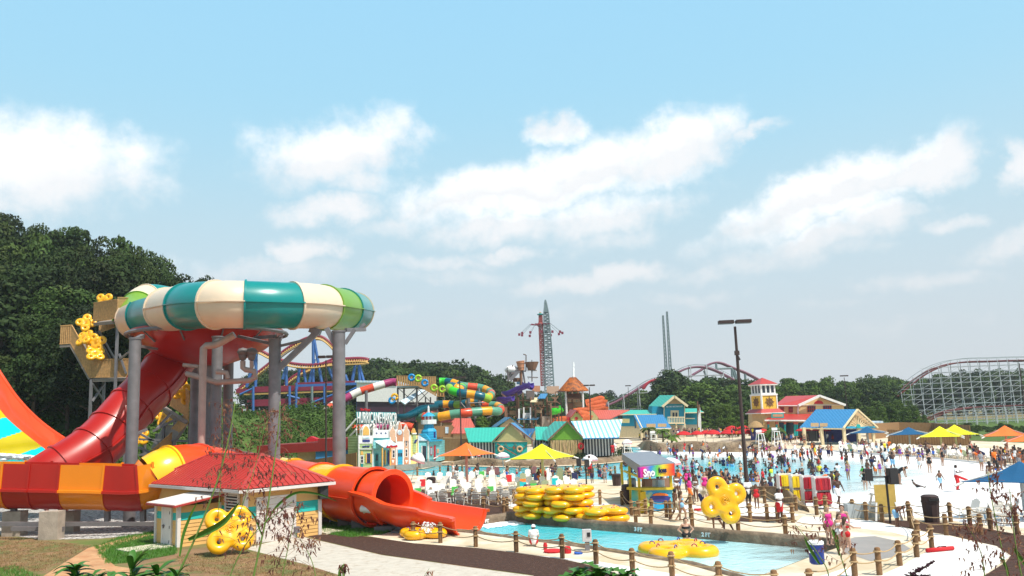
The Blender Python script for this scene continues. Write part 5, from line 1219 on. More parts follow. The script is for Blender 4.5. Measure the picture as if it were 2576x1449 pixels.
# ================= island bathhouse etc. =================
Q=lambda x,y:(1576.4+x*.2083,905.6+y*.2083)
def qp(*l): return [Q(*q) for q in l]
Yb=200; PB=flat(Yb); cb_=cl('wall_bright_blue',(.0,.28,.44),wave=(2,.4,.4)); 
t=thing('bathhouse','bright blue two-storey bathhouse with teal roofs and a cream balcony','building',1695,Yb)
PB.q('wall',cb_,t,qp((455,560),(455,540),(580,440),(700,540),(700,785),(455,785)),0,9); PB.q('gable_panel',c_tan,t,qp((470,530),(580,445),(690,530)),.1,.15)
PB.q('upper_band',cl('sign_band_blue',(.02,.28,.36)),t,qp((460,535),(695,535),(695,585),(460,585)),.15,.1); text('ISLAND BATHHOUSE',.44,c_lb,t,PB.at(*Q(577,562),.3),0,sx=.93,bold=.02)
PB.q('ground_floor',cl('wall_stone',(.5,.44,.36)),t,qp((360,780),(700,780),(700,935),(360,935)),-1.5,8)
flat(Yb+2).q('side_wall',cb_,t,qp((310,560),(455,560),(455,690),(310,690)),0,6)
roof4(t,c_tealr,[(*Q(580,425),Yb-1.5),(*Q(400,425),Yb+9),(*Q(265,556),Yb+9),(*Q(435,562),Yb-1.5)]); roof4(t,c_tealr,[(*Q(738,556),Yb-1.5),(*Q(700,540),Yb+9),(*Q(450,425),Yb+9),(*Q(580,425),Yb-1.5)])
for a,b in (((430,565),(578,440)),((578,440),(738,558))): MB().bar(PB.at(*Q(*a),1.5),PB.at(*Q(*b),1.5),.35,4).build('barge_board',c_cream,t)
w_=PB.q('window',c_cream,t,qp((532,608),(630,608),(630,690),(532,690)),.2,.2); PB.q('pane',c_glass,w_,qp((555,635),(578,635),(578,685),(555,685)),.3,.1); PB.q('pane',c_glass,w_,qp((590,635),(612,635),(612,685),(590,685)),.3,.1)
b_=PB.q('balcony',c_cream,t,qp((495,755),(697,755),(697,772),(495,772)),1.8,1.8); PB.q('rail',c_cream,b_,qp((495,685),(697,685),(697,697),(495,697)),1.8,.15)
for i in range(11): PB.q('baluster',c_cream,b_,qp((497+i*19.5,695),(505+i*19.5,695),(505+i*19.5,757),(497+i*19.5,757)),1.75,.12)
for x in (600,705): PB.q('column',c_cream,t,qp((x-8,770),(x+8,770),(x+8,930),(x-8,930)),1.6,.3)
PB.q('corner_trim',c_cream,t,qp((448,560),(458,560),(458,785),(448,785)),.2,.2); PB.q('corner_trim',c_cream,t,qp((697,540),(706,540),(706,785),(697,785)),.2,.2)
P6=flat(Yb+3); P6.q('wing_wall',cb_,t,qp((-260,655),(440,655),(440,800),(-260,800)),0,7); roof4(t,c_tealr,[(*Q(-300,660),Yb+1.5),(*Q(362,650),Yb+1.5),(*Q(340,603),Yb+8),(*Q(-140,603),Yb+8)],'wing_roof'); P6.q('wing_fascia',c_cream,t,qp((-300,660),(362,650),(362,660),(-300,670)),1.7,.3); P6.q('wing_base',c_cream,t,qp((-260,800),(440,800),(440,935),(-260,935)),-.3,7)
for x in (-235,-105): P6.q('window',c_glass,t,qp((x,675),(x+55,675),(x+55,765),(x,765)),.15,.2)
P6.q('wing_wall',cb_,t,qp((705,640),(862,640),(862,780),(705,780)),.1,7); P6.q('wing_base',cl('wall_stone',(.5,.44,.36)),t,qp((705,780),(862,780),(862,930),(705,930)),-.4,7); roof4(t,c_tealr,[(*Q(705,632),Yb+1),(*Q(935,628),Yb+1),(*Q(850,585),Yb+8),(*Q(705,585),Yb+8)],'wing_roof'); P6.q('wing_fascia',c_cream,t,qp((705,632),(935,628),(935,640),(705,643)),2.1,.3); P6.q('shelf',c_cream,t,qp((715,700),(825,700),(825,712),(715,712)),1.5,1.5)
tt_=thing('totem_sculpture','tall white and brown surfboard-like sculpture at the right end of the bathhouse','sculpture',1759,192); PT=flat(192); PT.q('board',c_white,tt_,qp((866,870),(862,700),(868,580),(878,535),(890,590),(900,720),(902,870)),0,.5); PT.q('timber_post',c_brn,tt_,qp((855,870),(853,500),(862,500),(868,870)),-.3,.4); PT.q('timber_fin',c_brn,tt_,qp((865,600),(870,540),(885,545),(880,640)),.2,.2)
def pavilion(label,ridge,eave,gabL,gabR,posts,Y,D_,roofm=c_bluer,signx=None,right=True):
    t=thing('pavilion',label,'pavilion',(eave[0][0]+eave[1][0])/2,Y)
    (e0,e1),(q0,q1)=eave,ridge
    roof4(t,roofm,[(*e0,Y),(*e1,Y),(*q1,Y+D_),(*q0,Y+D_)]); 
    be0=A(*q0,Y+D_); dz=(A(*q0,Y+D_).z-A(*e0,Y).z)
    b0=A(*e0,Y)+Vector((0,2*D_,0)); b1=A(*e1,Y)+Vector((0,2*D_,0)); MB().sheet(A(*q0,Y+D_),A(*q1,Y+D_),b1,b0,t=.12).build('roof',roofm,t)
    gx0=A(*(e1 if right else e0),Y); gz=A(*(q1 if right else q0),Y+D_)
    xo=-.4 if right else .4
    MB().add([(gx0.x+xo,Y,gx0.z),(gz.x+xo,Y+D_,gz.z),(gx0.x+xo,Y+2*D_,gx0.z),(gx0.x+xo*1.5,Y,gx0.z),(gz.x+xo*1.5,Y+D_,gz.z),(gx0.x+xo*1.5,Y+2*D_,gx0.z)],[(0,1,2),(5,4,3),(0,3,4,1),(1,4,5,2)]).build('gable',c_cream,t)
    for x in posts: 
        for Yq in (Y+.4,Y+2*D_-.4): p=A(x,e0[1],Yq); MB().bx(p.x-.18,p.x+.18,Yq-.18,Yq+.18,0,p.z+.1).build('post',c_cream,t)
    MB().bar(A(e0[0],e0[1]+1.5,Y),A(e1[0],e1[1]+1.5,Y),.14,4).build('beam',c_white,t); return t
t=pavilion('blue-roofed open pavilion with a wooden sign, left of the bathhouse door',(Q(85,665),Q(440,660)),(Q(165,825),Q(540,818)),0,0,[Q(x,0)[0] for x in (180,355,510)],188,4.5,right=False)
PS=flat(187); PS.q('sign_board',c_tan,t,qp((240,770),(350,770),(350,812),(240,812)),.2,.15); PS.q('sign_board',c_tan,t,qp((378,768),(480,768),(480,808),(378,808)),.2,.15)
# the big pavilion: gable faces right-front
t=thing('pavilion','large blue-roofed pavilion with a sunburst gable beside the wooden fence','pavilion',2110,140)
V_=lambda x,y:(2045.9+x*.2315,872+y*.2315)
rl_,rr_=(2053,1029.5),(2157,1029.5); el_,er_=(2011,1075.5),(2122,1077)
Yp=134; 
gp0=A(*er_,Yp); gpr=A(*rr_,Yp+5); 
roof4(t,c_bluer,[(*el_,Yp+3),(*er_,Yp),(*rr_,Yp+4),(*rl_,Yp+7)]); roof4(t,c_bluer,[(*rr_,Yp+4),(2208,1076,Yp+8),(2110,1076,Yp+12),(*rl_,Yp+7)])
GP=VPl(A(2128,1077,Yp+.4),A(2203,1076,Yp+7.6)); gb=GP.q('gable',c_tan,t,[(2130,1077),(2156,1034),(2202,1076)],-.1,.2)
for k in range(11):
    an=rad(12+k*15.6); 
    ex_=2160+ (38*math.cos(an)); ey_=1072-44*math.sin(an)
    fr_k=1.0
    MB().bar(GP.at(2160,1074,.1),GP.at(2160+26*math.cos(an)*(1.25 if math.cos(an)>0 else .9),1074-22*abs(math.sin(an))-6*math.sin(an)**6,.1),.06,4).build('ray',c_cream,gb)
GP.q('gable_band',c_blue,t,[(2132,1073),(2200,1072),(2202,1077),(2130,1078)],.12,.15); GP.q('medallion',c_tealw,t,[(2160+5*math.cos(k*.6283),1072+5*math.sin(k*.6283)) for k in range(10)],.22,.1)
for a,b in (((2122,1077),(2157,1030)),((2157,1030),(2208,1076))): MB().bar(GP.at(*a,.45),GP.at(*b,.45),.16,4).build('barge_board',c_cream,t)
for x,Yq in ((2022,Yp+2.6),(2066,Yp+1.6),(2122,Yp+.5),(2159,Yp+4),(2195,Yp+7.5),(2150,Yp+10)): p=A(x,1077,Yq); MB().bx(p.x-.22,p.x+.22,Yq-.22,Yq+.22,0,p.z+.1).build('post',c_cream,t)
MB().bar(A(2013,1077.5,Yp+2.9),A(2122,1079,Yp-.1),.14,4).build('beam',c_cream,t)
P7=flat(Yp+1.8); P7.q('sign_board',c_tan,t,qp((2225,760),(2320,760),(2320,805),(2225,805)),.3,.15); P7.q('sign_board',c_tan,t,qp((2335,762),(2428,762),(2428,805),(2335,805)),.3,.15)
P7=flat(Yp+9); P7.q('counter_wall',c_navy,t,[(2068,1080),(2155,1080),(2155,1112),(2068,1112)],0,.3); P7.q('dark_opening',c_glass,t,[(2020,1082),(2060,1082),(2060,1110),(2020,1110)],0,.3)
# red-roofed house with tower
Yh=165; PH=flat(Yh); t=thing('tower_house','yellow house with red roofs and a square tower with ship wheel emblems','building',1990,Yh)
ho=cl('wall_warm_cream',(.66,.47,.22)); hy=cl('wall_yellow',(.80,.48,.06))
PH.q('wall',ho,t,qp((1640,600),(1800,545),(2080,545),(2330,455),(2625,560),(2625,930),(1640,930)),0,10)
roof4(t,redroof,[(*Q(1785,548),Yh-.8),(*Q(2085,550),Yh-.8),(*Q(2330,424),Yh+4),(*Q(1925,436),Yh+6)]); roof4(t,redroof,[(*Q(2330,424),Yh-.9),(2127,1018,Yh-.9),(2127,1016,Yh+9),(*Q(2335,424),Yh+9)])
for a,b in (((2075,550),(2330,432)),((2330,432),(2642,545))): MB().bar(PH.at(*Q(*a),.9),PH.at(*Q(*b),.9),.3,4).build('barge_board',c_white,t)
PH.q('fascia',c_white,t,qp((1785,545),(2080,547),(2080,557),(1785,555)),.8,.3)
PH.q('trim_band',c_white,t,qp((2085,540),(2620,540),(2620,547),(2085,547)),.15,.2)
PH.q('fanlight',c_redp,t,[Q(2322+55*math.cos(k*math.pi/8),530-42*math.sin(k*math.pi/8)) for k in range(9)],.15,.15)
for x0,x1,y0,y1 in ((2185,2282,555,630),(2375,2475,550,625),(1855,1900,568,635),(1958,2008,565,635)):
    w_=PH.q('window',c_redp,t,qp((x0,y0),(x1,y0),(x1,y1),(x0,y1)),.15,.2)
    for i in range(4):
        for j in range(2): dx=(x1-x0)/4; dy=(y1-y0)/2; PH.q('pane',c_glass,w_,qp((x0+i*dx+4,y0+j*dy+4),(x0+(i+1)*dx-4,y0+j*dy+4),(x0+(i+1)*dx-4,y0+(j+1)*dy-4),(x0+i*dx+4,y0+(j+1)*dy-4)),.22,.1)
PH.q('corner_trim',c_white,t,qp((2062,560),(2080,560),(2080,650),(2062,650)),.2,.2)
roof4(t,redroof,[(*Q(1668,718),Yh-6),(*Q(2160,722),Yh-6),(*Q(2235,648),Yh),(*Q(1790,650),Yh)],'porch_roof'); flat(Yh-6).q('porch_fascia',c_white,t,qp((1668,720),(2160,724),(2160,740),(1668,738)),.2,.3)
for x in (1715,1815,1915,2035,2060): 
    pc_=flat(Yh-5.5).q('porch_column',c_tealw,t,qp((x-9,775),(x+9,775),(x+9,915),(x-9,915)),0,.4); flat(Yh-5.5).q('capital',c_salm,pc_,qp((x-14,745),(x+14,745),(x+10,778),(x-10,778)),.05,.45)
flat(Yh-3).q('dark_opening',c_glass,t,qp((1690,755),(2140,755),(2140,920),(1690,920)),0,.4)
flat(Yh-6).q('sign_board',c_tealw,t,qp((1750,660),(1760,640),(1890,640),(1898,660),(1898,700),(1750,700)),.8,.2); flat(Yh-6).q('sign_lettering_strip',c_terr,t,qp((1765,655),(1885,655),(1885,685),(1765,685)),.85,.04)
# tower
tx=Q(1655,0)[0]; Yt=Yh-2; kq=.2083*Yt/F
def sqr(z0,z1,r0,r1,name,mat,par=None): 
    c=A(tx,1000,Yt); Z0=zz(tx,Q(0,z0)[1],Yt); Z1=zz(tx,Q(0,z1)[1],Yt); r0*=kq*1.02; r1*=kq*1.02
    vs=[]; rz=.32
    for zc,r in ((Z0,r0),(Z1,r1)):
        for k in range(4): a=rz+math.pi/4+k*math.pi/2; vs.append((c.x+r*math.cos(a)*1.19,Yt+r*math.sin(a)*1.19,zc))
    return MB().add(vs,[(0,1,5,4),(1,2,6,5),(2,3,7,6),(3,0,4,7),(3,2,1,0),(4,5,6,7)]).build(name,mat,par or t)
sqr(930,640,125,125,'tower_base',ho); sqr(640,592,190,138,'skirt_roof',redroof); sqr(648,638,192,192,'skirt_fascia',c_white); sqr(592,430,125,125,'tower_shaft',hy); sqr(432,412,136,136,'cornice',c_white); sqr(412,400,118,118,'sill',c_white); ln_=sqr(400,302,108,108,'lantern',c_glass); sqr(310,292,142,142,'eave',c_white); sqr(294,214,146,3,'lantern_roof',redroof)
c=A(tx,1000,Yt)
for k in range(4):
    a=.32+k*math.pi/2; n=Vector((math.cos(a),math.sin(a),0)); d=Vector((-n.y,n.x,0)); base=Vector((c.x,Yt,0))
    for u in (-1,-.33,.33,1): p=base+n*(108*kq*.86)+d*(u*108*kq*.84); MB().box(p+Vector((0,0,(zz(tx,Q(0,400)[1],Yt)+zz(tx,Q(0,302)[1],Yt))/2)),(.28,.28,zz(tx,Q(0,302)[1],Yt)-zz(tx,Q(0,400)[1],Yt)),a).build('mullion',c_white,ln_)
    for u in (-1,1): p=base+n*(125*kq*.86)+d*(u*125*kq*.82); MB().box(p+Vector((0,0,(zz(tx,Q(0,592)[1],Yt)+zz(tx,Q(0,430)[1],Yt))/2)),(.22,.22,zz(tx,Q(0,430)[1],Yt)-zz(tx,Q(0,592)[1],Yt)),a).build('corner_trim',c_white,t)
    if n.y<0:
        p=base+n*(125*kq*.86+.1)+Vector((0,0,zz(tx,Q(0,508)[1],Yt))); mb=MB(); R_=.62
        mb.tube([p+d*R_*math.cos(q*math.pi/8)+Vector((0,0,R_*math.sin(q*math.pi/8))) for q in range(17)],.09,5)
        for q in range(8): mb.bar(p,p+d*1.0*math.cos(q*math.pi/4)+Vector((0,0,1.0*math.sin(q*math.pi/4))),.07,5)
        mb.build('ship_wheel',c_brn,t)
# fence and shed on the right
t=thing('board_fence','long plank fence behind the beach parasols, right of the big pavilion','fence',2300,150)
for (x0,y0,Y0_,x1,y1,Y1_) in ((2176,1066,150,2260,1062,160),(2260,1062,160,2345,1064,158),(2345,1064,158,2440,1070,140),(2232,1080,128,2345,1086,122),(2345,1086,122,2437,1090,118)):
    MB().sheet(A(x0,y0,Y0_),A(x1,y1,Y1_),Vector((A(x1,y1,Y1_).x,Y1_,0)),Vector((A(x0,y0,Y0_).x,Y0_,0)),t=.1).build('boards',c_woodf,t)
t=thing('tool_shed','small dark green shed with a blue roof half hidden behind the right plank fence','shed',2225,165); flat(165).q('wall',cl('wall_dark_green',(.01,.12,.09)),t,[(2196,1063),(2250,1063),(2250,1090),(2196,1090)],0,5); flat(165).q('roof',c_lb,t,[(2192,1061),(2222,1059),(2222,1072),(2192,1072)],.4,5)
# rock wall below the parasol terrace
rockm=M('terrace_rock',(.22,.145,.085),.9,.35,.5,.8,2.5,spots=((.34,.25,.16),.35,.45,.62),bdist=.4)
def rock_mound(name,label,pts,Yoff,h,dep,mat=rockm,seed=1):
    P=[G(x,y) for x,y in pts]; mb=MB(); rows=[]; sub=[]
    for a,b in zip(P[:-1],P[1:]):
        n=max(2,int((b-a).length/1.2)); sub+=[a+(b-a)*i/n for i in range(n)]
    sub.append(P[-1]); N_=len(sub)
    for i,p in enumerate(sub):
        e=min(1,min(i,N_-1-i)/3.0); H_=h*(.72+.45*noise.noise(Vector((p.x*.16,p.y*.16,seed))))*(.35+.65*e); row=[]
        for k in range(9):
            t_=k/8; yy=t_*dep; zc=H_*math.sin(min(1,t_*2.2)*math.pi/2) if t_<.5 else H_*(1-.1*(t_-.5))
            w_=.35*noise.noise(Vector((p.x*.5,t_*3,seed+2))); row.append((p.x+w_*.6,p.y+yy+w_,zc+.12*noise.noise(Vector((p.x*.9,t_*4,seed)))-.25*(k==0)))
        rows.append(row)
    mb.add([q for r in rows for q in r],[(i*9+j,(i+1)*9+j,(i+1)*9+j+1,i*9+j+1) for i in range(N_-1) for j in range(8)])
    o=mb.build(name,mat,None,True); tag(o,label,'rock wall'); return o
rock_mound('rock_wall','long tan artificial rock wall between the wave pool and the red parasol terrace',[(1612,1130),(1660,1134),(1760,1134),(1850,1135),(1905,1134),(1975,1130)],0,1.7,5)
rock_mound('rock_wall','low tan rock edge of the planted peninsula along the channel',[(1110,1169),(1175,1171),(1330,1174),(1480,1168),(1560,1161),(1594,1153)],0,1.0,2.5,seed=4)
rock_mound('rock_outcrop','rough tan rocks between the lamp post and the life vest racks',[(1850,1232),(1900,1245),(1960,1262),(2000,1272),(2040,1290)],0,1.25,2.0,seed=7)

dst=M('facade_base_stone',(.20,.20,.17),.85,.25,1.5,.5,6,bdist=.05)
rock_mound('stone_wall','grey stone retaining wall at the water in front of the shop facades',[(905,1192),(960,1188),(1040,1181),(1110,1171)],0,.9,2.4,mat=dst,seed=9)
# ================= distant rides =================
mar=cl('track_maroon',(.22,.015,.04),.5); cblue=cl('support_blue',(.04,.13,.38),.5); wst=cl('lattice_white',(.44,.46,.48),.6); gst=cl('lattice_grey',(.16,.22,.23),.6); pur=cl('track_purple',(.22,.09,.13),.5); rust=cl('tower_rust',(.28,.04,.03),.6); ytr=cl('track_rail_yellow',(.55,.33,.10),.5)
B1=lambda x,y:(603.7+x*.2083,838.5+y*.2083)
TC=lambda x,y:(1241+x*.2315,724.5+y*.2315)
def track(root,mp,pts,Y,mat,r=.45,mat2=None,off=1.0,n=5,YY=None):
    c=cr([A(*mp(*q),Y if YY is None else Y+YY*i/(len(pts)-1)) for i,q in enumerate(pts)],n)
    P=[Vector(p) for p in c]; MB().tube(P,r,6).build('track',mat,root,True)
    m2=mat2 or mat
    a=[p+Vector((0,-off,-off*.9)) for p in P]; MB().tube(a,r*.4,5).build('rail',m2,root,True)
    b=[p+Vector((0,off,-off*.9)) for p in P]; MB().tube(b,r*.4,5).build('rail',m2,root,True)
    mb=MB()
    for p,q in zip(P[::1],a[::1]): mb.bar(p,q,r*.25,4)
    mb.build('cross_ties',m2,root)
# red and blue coaster on the left
t=thing('roller_coaster','maroon looping coaster track on bright blue supports behind the bowl slide','roller coaster',800,230)
Yc=225
track(t,B1,[(-60,190),(60,175),(150,180),(250,210),(350,262),(430,295),(520,330),(620,362),(760,380),(900,380),(1050,360),(1130,350),(1300,340),(1450,335),(1530,322),(1535,312),(1440,303),(1300,308),(1230,312)],Yc,mar,.5,ytr)
track(t,B1,[(-40,700),(60,620),(200,490),(350,370),(500,240),(620,155),(760,80),(850,48),(930,35),(1000,50),(1070,100),(1130,165),(1180,250),(1210,340)],Yc+12,mar,.5,ytr)
track(t,B1,[(540,615),(640,530),(740,468),(800,440),(880,405),(990,370),(1090,330),(1130,310)],Yc+5,mar,.5,ytr)
for a,b in (((885,70),(885,610)),((895,75),(990,610)),((220,145),(80,650)),((200,150),(188,650)),((560,400),(515,555)),((560,400),(562,650)),((1395,365),(1350,610)),((1435,365),(1450,590)),((1435,365),(1495,590)),((770,430),(795,600)),((720,425),(700,600)),((1060,395),(1130,560)),((1130,330),(1125,560)),((1270,500),(1310,610)),((900,310),(830,640))):
    MB().bar(A(*B1(*a),Yc),A(*B1(*b),Yc),.42,6).build('support',cblue,t)
for y0,x0,x1,th,m_ in ((610,670,1430,.8,mar),(635,700,1430,1.1,cblue),(660,200,1130,1.0,mar),(700,-30,1130,1.8,mar),(738,60,1130,.7,ytr),(770,1050,1430,.6,mar),(820,100,1560,1.1,mar),(860,150,1300,1.8,mar)):
    p=A(*B1(x0,y0),Yc); q=A(*B1(x1,y0-2),Yc); MB().bx(p.x,q.x,Yc-1-.1*th,Yc+1+.1*th,p.z-th*.3,p.z+th*.3).build('beam',m_,t)
for x in (160,600,680,870,1020,1240,1420): MB().bar(A(*B1(x,640),Yc-2),A(*B1(x,960),Yc-2),.35,6).build('station_post',cblue if x!=870 else gst,t)
for a,b in (((0,740),(150,670)),((890,830),(1130,740)),((900,880),(1130,960)),((1280,720),(1420,650)),((570,750),(720,790)),((690,680),(680,600))): MB().bar(A(*B1(*a),Yc-2),A(*B1(*b),Yc-2),.3,5).build('diagonal',cblue,t)
# white hall gets stairs etc. ; slide start platform
t=thing('slide_platform','wooden start platform with stairs on dark posts between the two tube slides','platform',1050,172)
Yp_=170
def rl_at(a,b,h,Y=Yp_): 
    p=A(*B1(*a),Y); q=A(*B1(*b),Y); railing([p,q],h,root=t,gap=.45)
rl_at((1890,632),(2145,632),6.2*.95*.9*.0+5.6*.35+.0); rl_at((2145,632),(2370,758),1.9); rl_at((2370,760),(2475,765),1.9); rl_at((2160,610),(2370,610),1.5,Yp_+6)
MB().bx(A(*B1(1885,0),Yp_).x,A(*B1(2150,0),Yp_).x,Yp_,Yp_+7,zz(*B1(2000,655),Yp_),zz(*B1(2000,635),Yp_)).build('deck',gst,t)
for x in (1905,1980,2135,2240,2300,2380,2465):
    p=A(*B1(x,650 if x<2200 else 770),Yp_+1); MB().bar(p,Vector((p.x,p.y,0)),.2 if x<2200 else .15,6).build('post',steeld,t)
for a,b in (((1910,660),(2130,860)),((2130,660),(1985,800)),((2140,660),(2300,830)),((2300,680),(2150,830)),((1910,860),(2160,860))): MB().bar(A(*B1(*a),Yp_+1),A(*B1(*b),Yp_+1),.1,4).build('cross_brace',steeld,t)
MB().sheet(A(*B1(2190,690),Yp_+3),A(*B1(2240,700),Yp_+3),A(*B1(1990,870),Yp_-1),A(*B1(1935,830),Yp_-1),t=.3).build('stair_flight',c_lb,t)
# tube slides
def tubeslide(label,mp,pts,Y,YY,r,cols,k,name='tube_slide',open_=False):
    t=thing(name,label,'water slide',mp(*pts[len(pts)//2][:2])[0],Y)
    ctrl=[A(*mp(*q[:2]),(q[2] if len(q)>2 else Y+YY*i/(len(pts)-1))) for i,q in enumerate(pts)]
    seg_tubes(t,ctrl,r,[cols[i%len(cols)] for i in range(k)],None,-200 if open_ else -90,20 if open_ else 270,14,.08,6,flange=.05,seam=False)
    return t
s_w=cl('tube_white',(.74,.70,.64),.3); s_m=cl('tube_magenta',(.35,.03,.13),.3); s_r=cl('tube_red',(.70,.07,.02),.3); s_b=cl('tube_petrol',(.0,.10,.15),.3); s_o=cl('tube_orange',(.85,.35,.01),.3); s_g=cl('tube_lime',(.28,.48,.04),.3); s_t=cl('tube_sage',(.10,.30,.20),.3); s_G=cl('tube_green',(.05,.60,.03),.3)
t=tubeslide('white, magenta and red tube slide running down left from the wooden platform',B1,[(1890,592,172),(1820,592,172),(1650,640,171),(1430,710,170),(1270,790,169),(1150,850,168),(1060,920,165),(1012,1000,160),(1040,1080,155),(1120,1130,152),(1260,1150,152),(1450,1155,154),(1700,1130,156),(1950,1110,158),(2080,1140,158)],165,0,.78,[s_m,s_w,s_r,s_w],19)
for x,y in ((1525,690),(1300,810)): p=A(*B1(x,y),169.5); MB().bar(p,Vector((p.x,p.y,0)),.3,8).build('support_column',steel,t)
t=tubeslide('petrol, orange and lime tube slide winding in the upper loops',K,[(-10,262,172),(40,262,172),(120,268,171),(200,290,170),(250,315,169),(270,345,166),(230,350,163),(170,325,163),(130,318,163),(115,345,162),(160,378,161),(260,400,160),(380,415,160),(500,440,160),(590,470,161)],165,0,.8,[s_G,s_b,s_o,s_b,s_g],15)
t=tubeslide('sage, red and orange tube slide looping behind the petrol one',K,[(215,300,176),(290,315,176),(380,325,176),(480,335,176),(560,360,175),(620,400,172),(600,440,168),(520,470,167),(460,500,166),(480,530,166),(580,545,166),(690,555,165),(735,590,162),(700,620,159),(600,615,158),(450,625,157),(300,640,156),(150,655,156),(0,685,156),(-160,690,158),(-250,700,160)],165,0,.8,[s_t,s_r,s_t,s_o],23)
t=tubeslide('low petrol, orange and lime tube slide below the upper loops',K,[(-60,545,168),(0,535,168),(100,535,168),(200,540,167),(300,525,166),(400,510,165),(500,500,165)],165,0,.75,[s_b,s_o,s_b,s_g],7)
for x,y in ((340,465),(470,340),(425,650),(480,650),(345,660)): p=A(*K(x,y),163); MB().bar(p,Vector((p.x,p.y,0)),.38 if x==340 else .25,8).build('support_column',steel,t)
for a,b in (((350,520),(540,515)),((240,500),(340,620)),((520,720),(690,650))): MB().bar(A(*K(*a),162.5),A(*K(*b),162.5),.12,5).build('brace',steel,t)
t=tubeslide('dark petrol open flume curving from the tube slides behind the park sign',Z,[(1010,380,160),(1100,362,158),(1250,345,158),(1380,290,159),(1480,235,160),(1600,200,162),(1720,190,164)],160,0,.9,[s_b],4,'open_flume',True)
for (x,y,m_,lb) in ((2075,535,'b','blue'),(2155,545,'g','lime'),(2235,600,'b','blue'),(2345,660,'g','lime'),(2445,675,'g','lime'),(1840,812,'b','blue'),(1870,770,'y','yellow')):
    mm={'b':cl('raft_blue',(.0,.25,.6),.3),'g':cl('raft_lime',(.35,.6,.02),.3),'y':tubeY}[m_]
    p=A(*B1(x,y),169); o=MB().tube([(p.x+.55*math.cos(k*math.pi/6),p.y-.3,p.z+.55*math.sin(k*math.pi/6)) for k in range(13)],.25,7).build('inner_tube',mm,None,True); tag(o,'small '+lb+' inner tube carried '+('on the deck' if x<2300 and y<620 else 'on the stairs' if x>2300 else 'on the tower below the deck')+' of the far slide platform','inner tube','tubes at the far slide platform')
# play structure with tipping bucket
t=thing('play_structure','wooden water play structure with a giant tipping bucket, masts and purple slides','play structure',1340,175)
rp_=random.Random(11); Yq=172
tim=cl('play_timber',(.24,.13,.08),.9); tim2=cl('play_plank',(.36,.24,.14),.9)
def kb(x0,x1,y0,y1,m_,Y=Yq,d=3,name='panel'): 
    return flat(Y).q(name,m_,t,kp((x0,y0),(x1,y0),(x1,y1),(x0,y1)),0,d)
for x in (785,800,835,925,945,1000,1095,1150,1215,1240,1290,1335,1380,1430): 
    y=rp_.choice((520,450,560,400)) if 900<x<1400 else 570; p=A(*K(x,y),Yq-.5+rp_.random()*4); MB().bar(p,Vector((p.x,p.y,0)),.22,6).build('post',tim,t)
for (x0,x1,y0,y1,m_) in ((780,930,560,572,tim),(790,930,640,655,tim),(925,1100,690,700,tim),(1040,1140,370,470,cl('play_wall_grey',(.16,.13,.12))),(1115,1210,310,380,c_terr),(840,920,610,660,tim2),(1000,1090,640,700,c_white),(950,1005,580,600,c_white),(1150,1240,500,540,tim2),(1160,1230,600,640,tim2),(1280,1440,640,660,tim),(1330,1440,560,575,tim),(1230,1330,680,800,cl('play_rock',(.32,.25,.2))),(950,1110,480,495,tim),(1000,1160,560,575,tim2),(1120,1330,555,566,tim),(860,960,480,490,tim),(1290,1420,500,510,tim)): kb(x0,x1,y0,y1,m_,Yq+rp_.random()*3,rp_.uniform(2,5))
for k in range(46):
    x=rp_.uniform(790,1430); y=rp_.uniform(430,720); a=(x,y); b=(x+rp_.uniform(-70,70),y+rp_.uniform(-60,60)); Y_=Yq+rp_.uniform(-1,6); MB().bar(A(*K(*a),Y_),A(*K(*b),Y_),rp_.choice((.1,.14,.2)),4).build('beam',rp_.choice((tim,tim2,tim)),t)
for x0,x1,y0,y1,m_ in ((1090,1205,448,505,c_cream),(1175,1300,405,462,c_bluer),(925,1205,692,715,c_navr)):
    roof4(t,m_,[(*K(x0,y1),Yq-2),(*K(x1-30,y1),Yq-2),(*K(x1,y0),Yq+3),(*K(x0+40,y0),Yq+3)])
for x0,x1,y in ((945,965,590),(1005,1020,570),(1085,1100,570),(1010,1025,700)): kb(x0,x1,y,760,c_white,Yq-1,.6,'white_post')
for a,b in (((470-360+660,455),(0,0)),): pass
bk=MB(); c_=A(*K(977,70),Yq+2); kk_=.2083*(Yq+2)/F; bk.lathe((0,0,0),[(36*kk_,-56*kk_),(50*kk_,50*kk_),(53*kk_,50*kk_),(53*kk_,57*kk_),(46*kk_,57*kk_),(32*kk_,-50*kk_)],16); bk.xf(Matrix.Translation(c_)@Matrix.Rotation(rad(-6),4,'Y')); bk.build('tipping_bucket',c_terr,t,30)
for z_ in (-25,25): q=MB().tube([(c_.x+(44+z_*.14)*kk_*math.cos(k*math.pi/8),c_.y+(44+z_*.14)*kk_*math.sin(k*math.pi/8),c_.z+z_*kk_) for k in range(17)],.07,5); q.build('bucket_hoop',tim,t)
for a,b,r in (((1038,130),(1040,-60),.14),((1040,-60),(1005,-70),.14),((975,130),(985,330),.35),((900,130),(1040,135),.15),((815,90),(825,260),.2),((880,60),(830,240),.12),((1108,60),(1110,0),.1),((1108,60),(1112,260),.14),((1055,120),(1170,125),.1),((1055,205),(1185,210),.1),((1000,135),(1035,330),.2)): MB().bar(A(*K(*a),Yq+2),A(*K(*b),Yq+2),r,6).build('mast',steeld if r<.3 else tim,t)
MB().sheet(A(*K(925,130),Yq+1),A(*K(975,135),Yq+1),A(*K(870,250),Yq+1),A(*K(825,235),Yq+1),t=.5).build('bucket_chute',steel,t)
MB().ball(A(*K(865,118),Yq+3),1.5,12,sq=(1,1,.6)).build('dome',c_white,t,True); MB().lathe(A(*K(1108,60),Yq+2),[(.8,-1),(1.4,.4),(1.5,.6)],10).build('crows_nest',tim,t)
kb(815,905,130,200,cl('play_dark',(.03,.04,.05)),Yq+5,2)
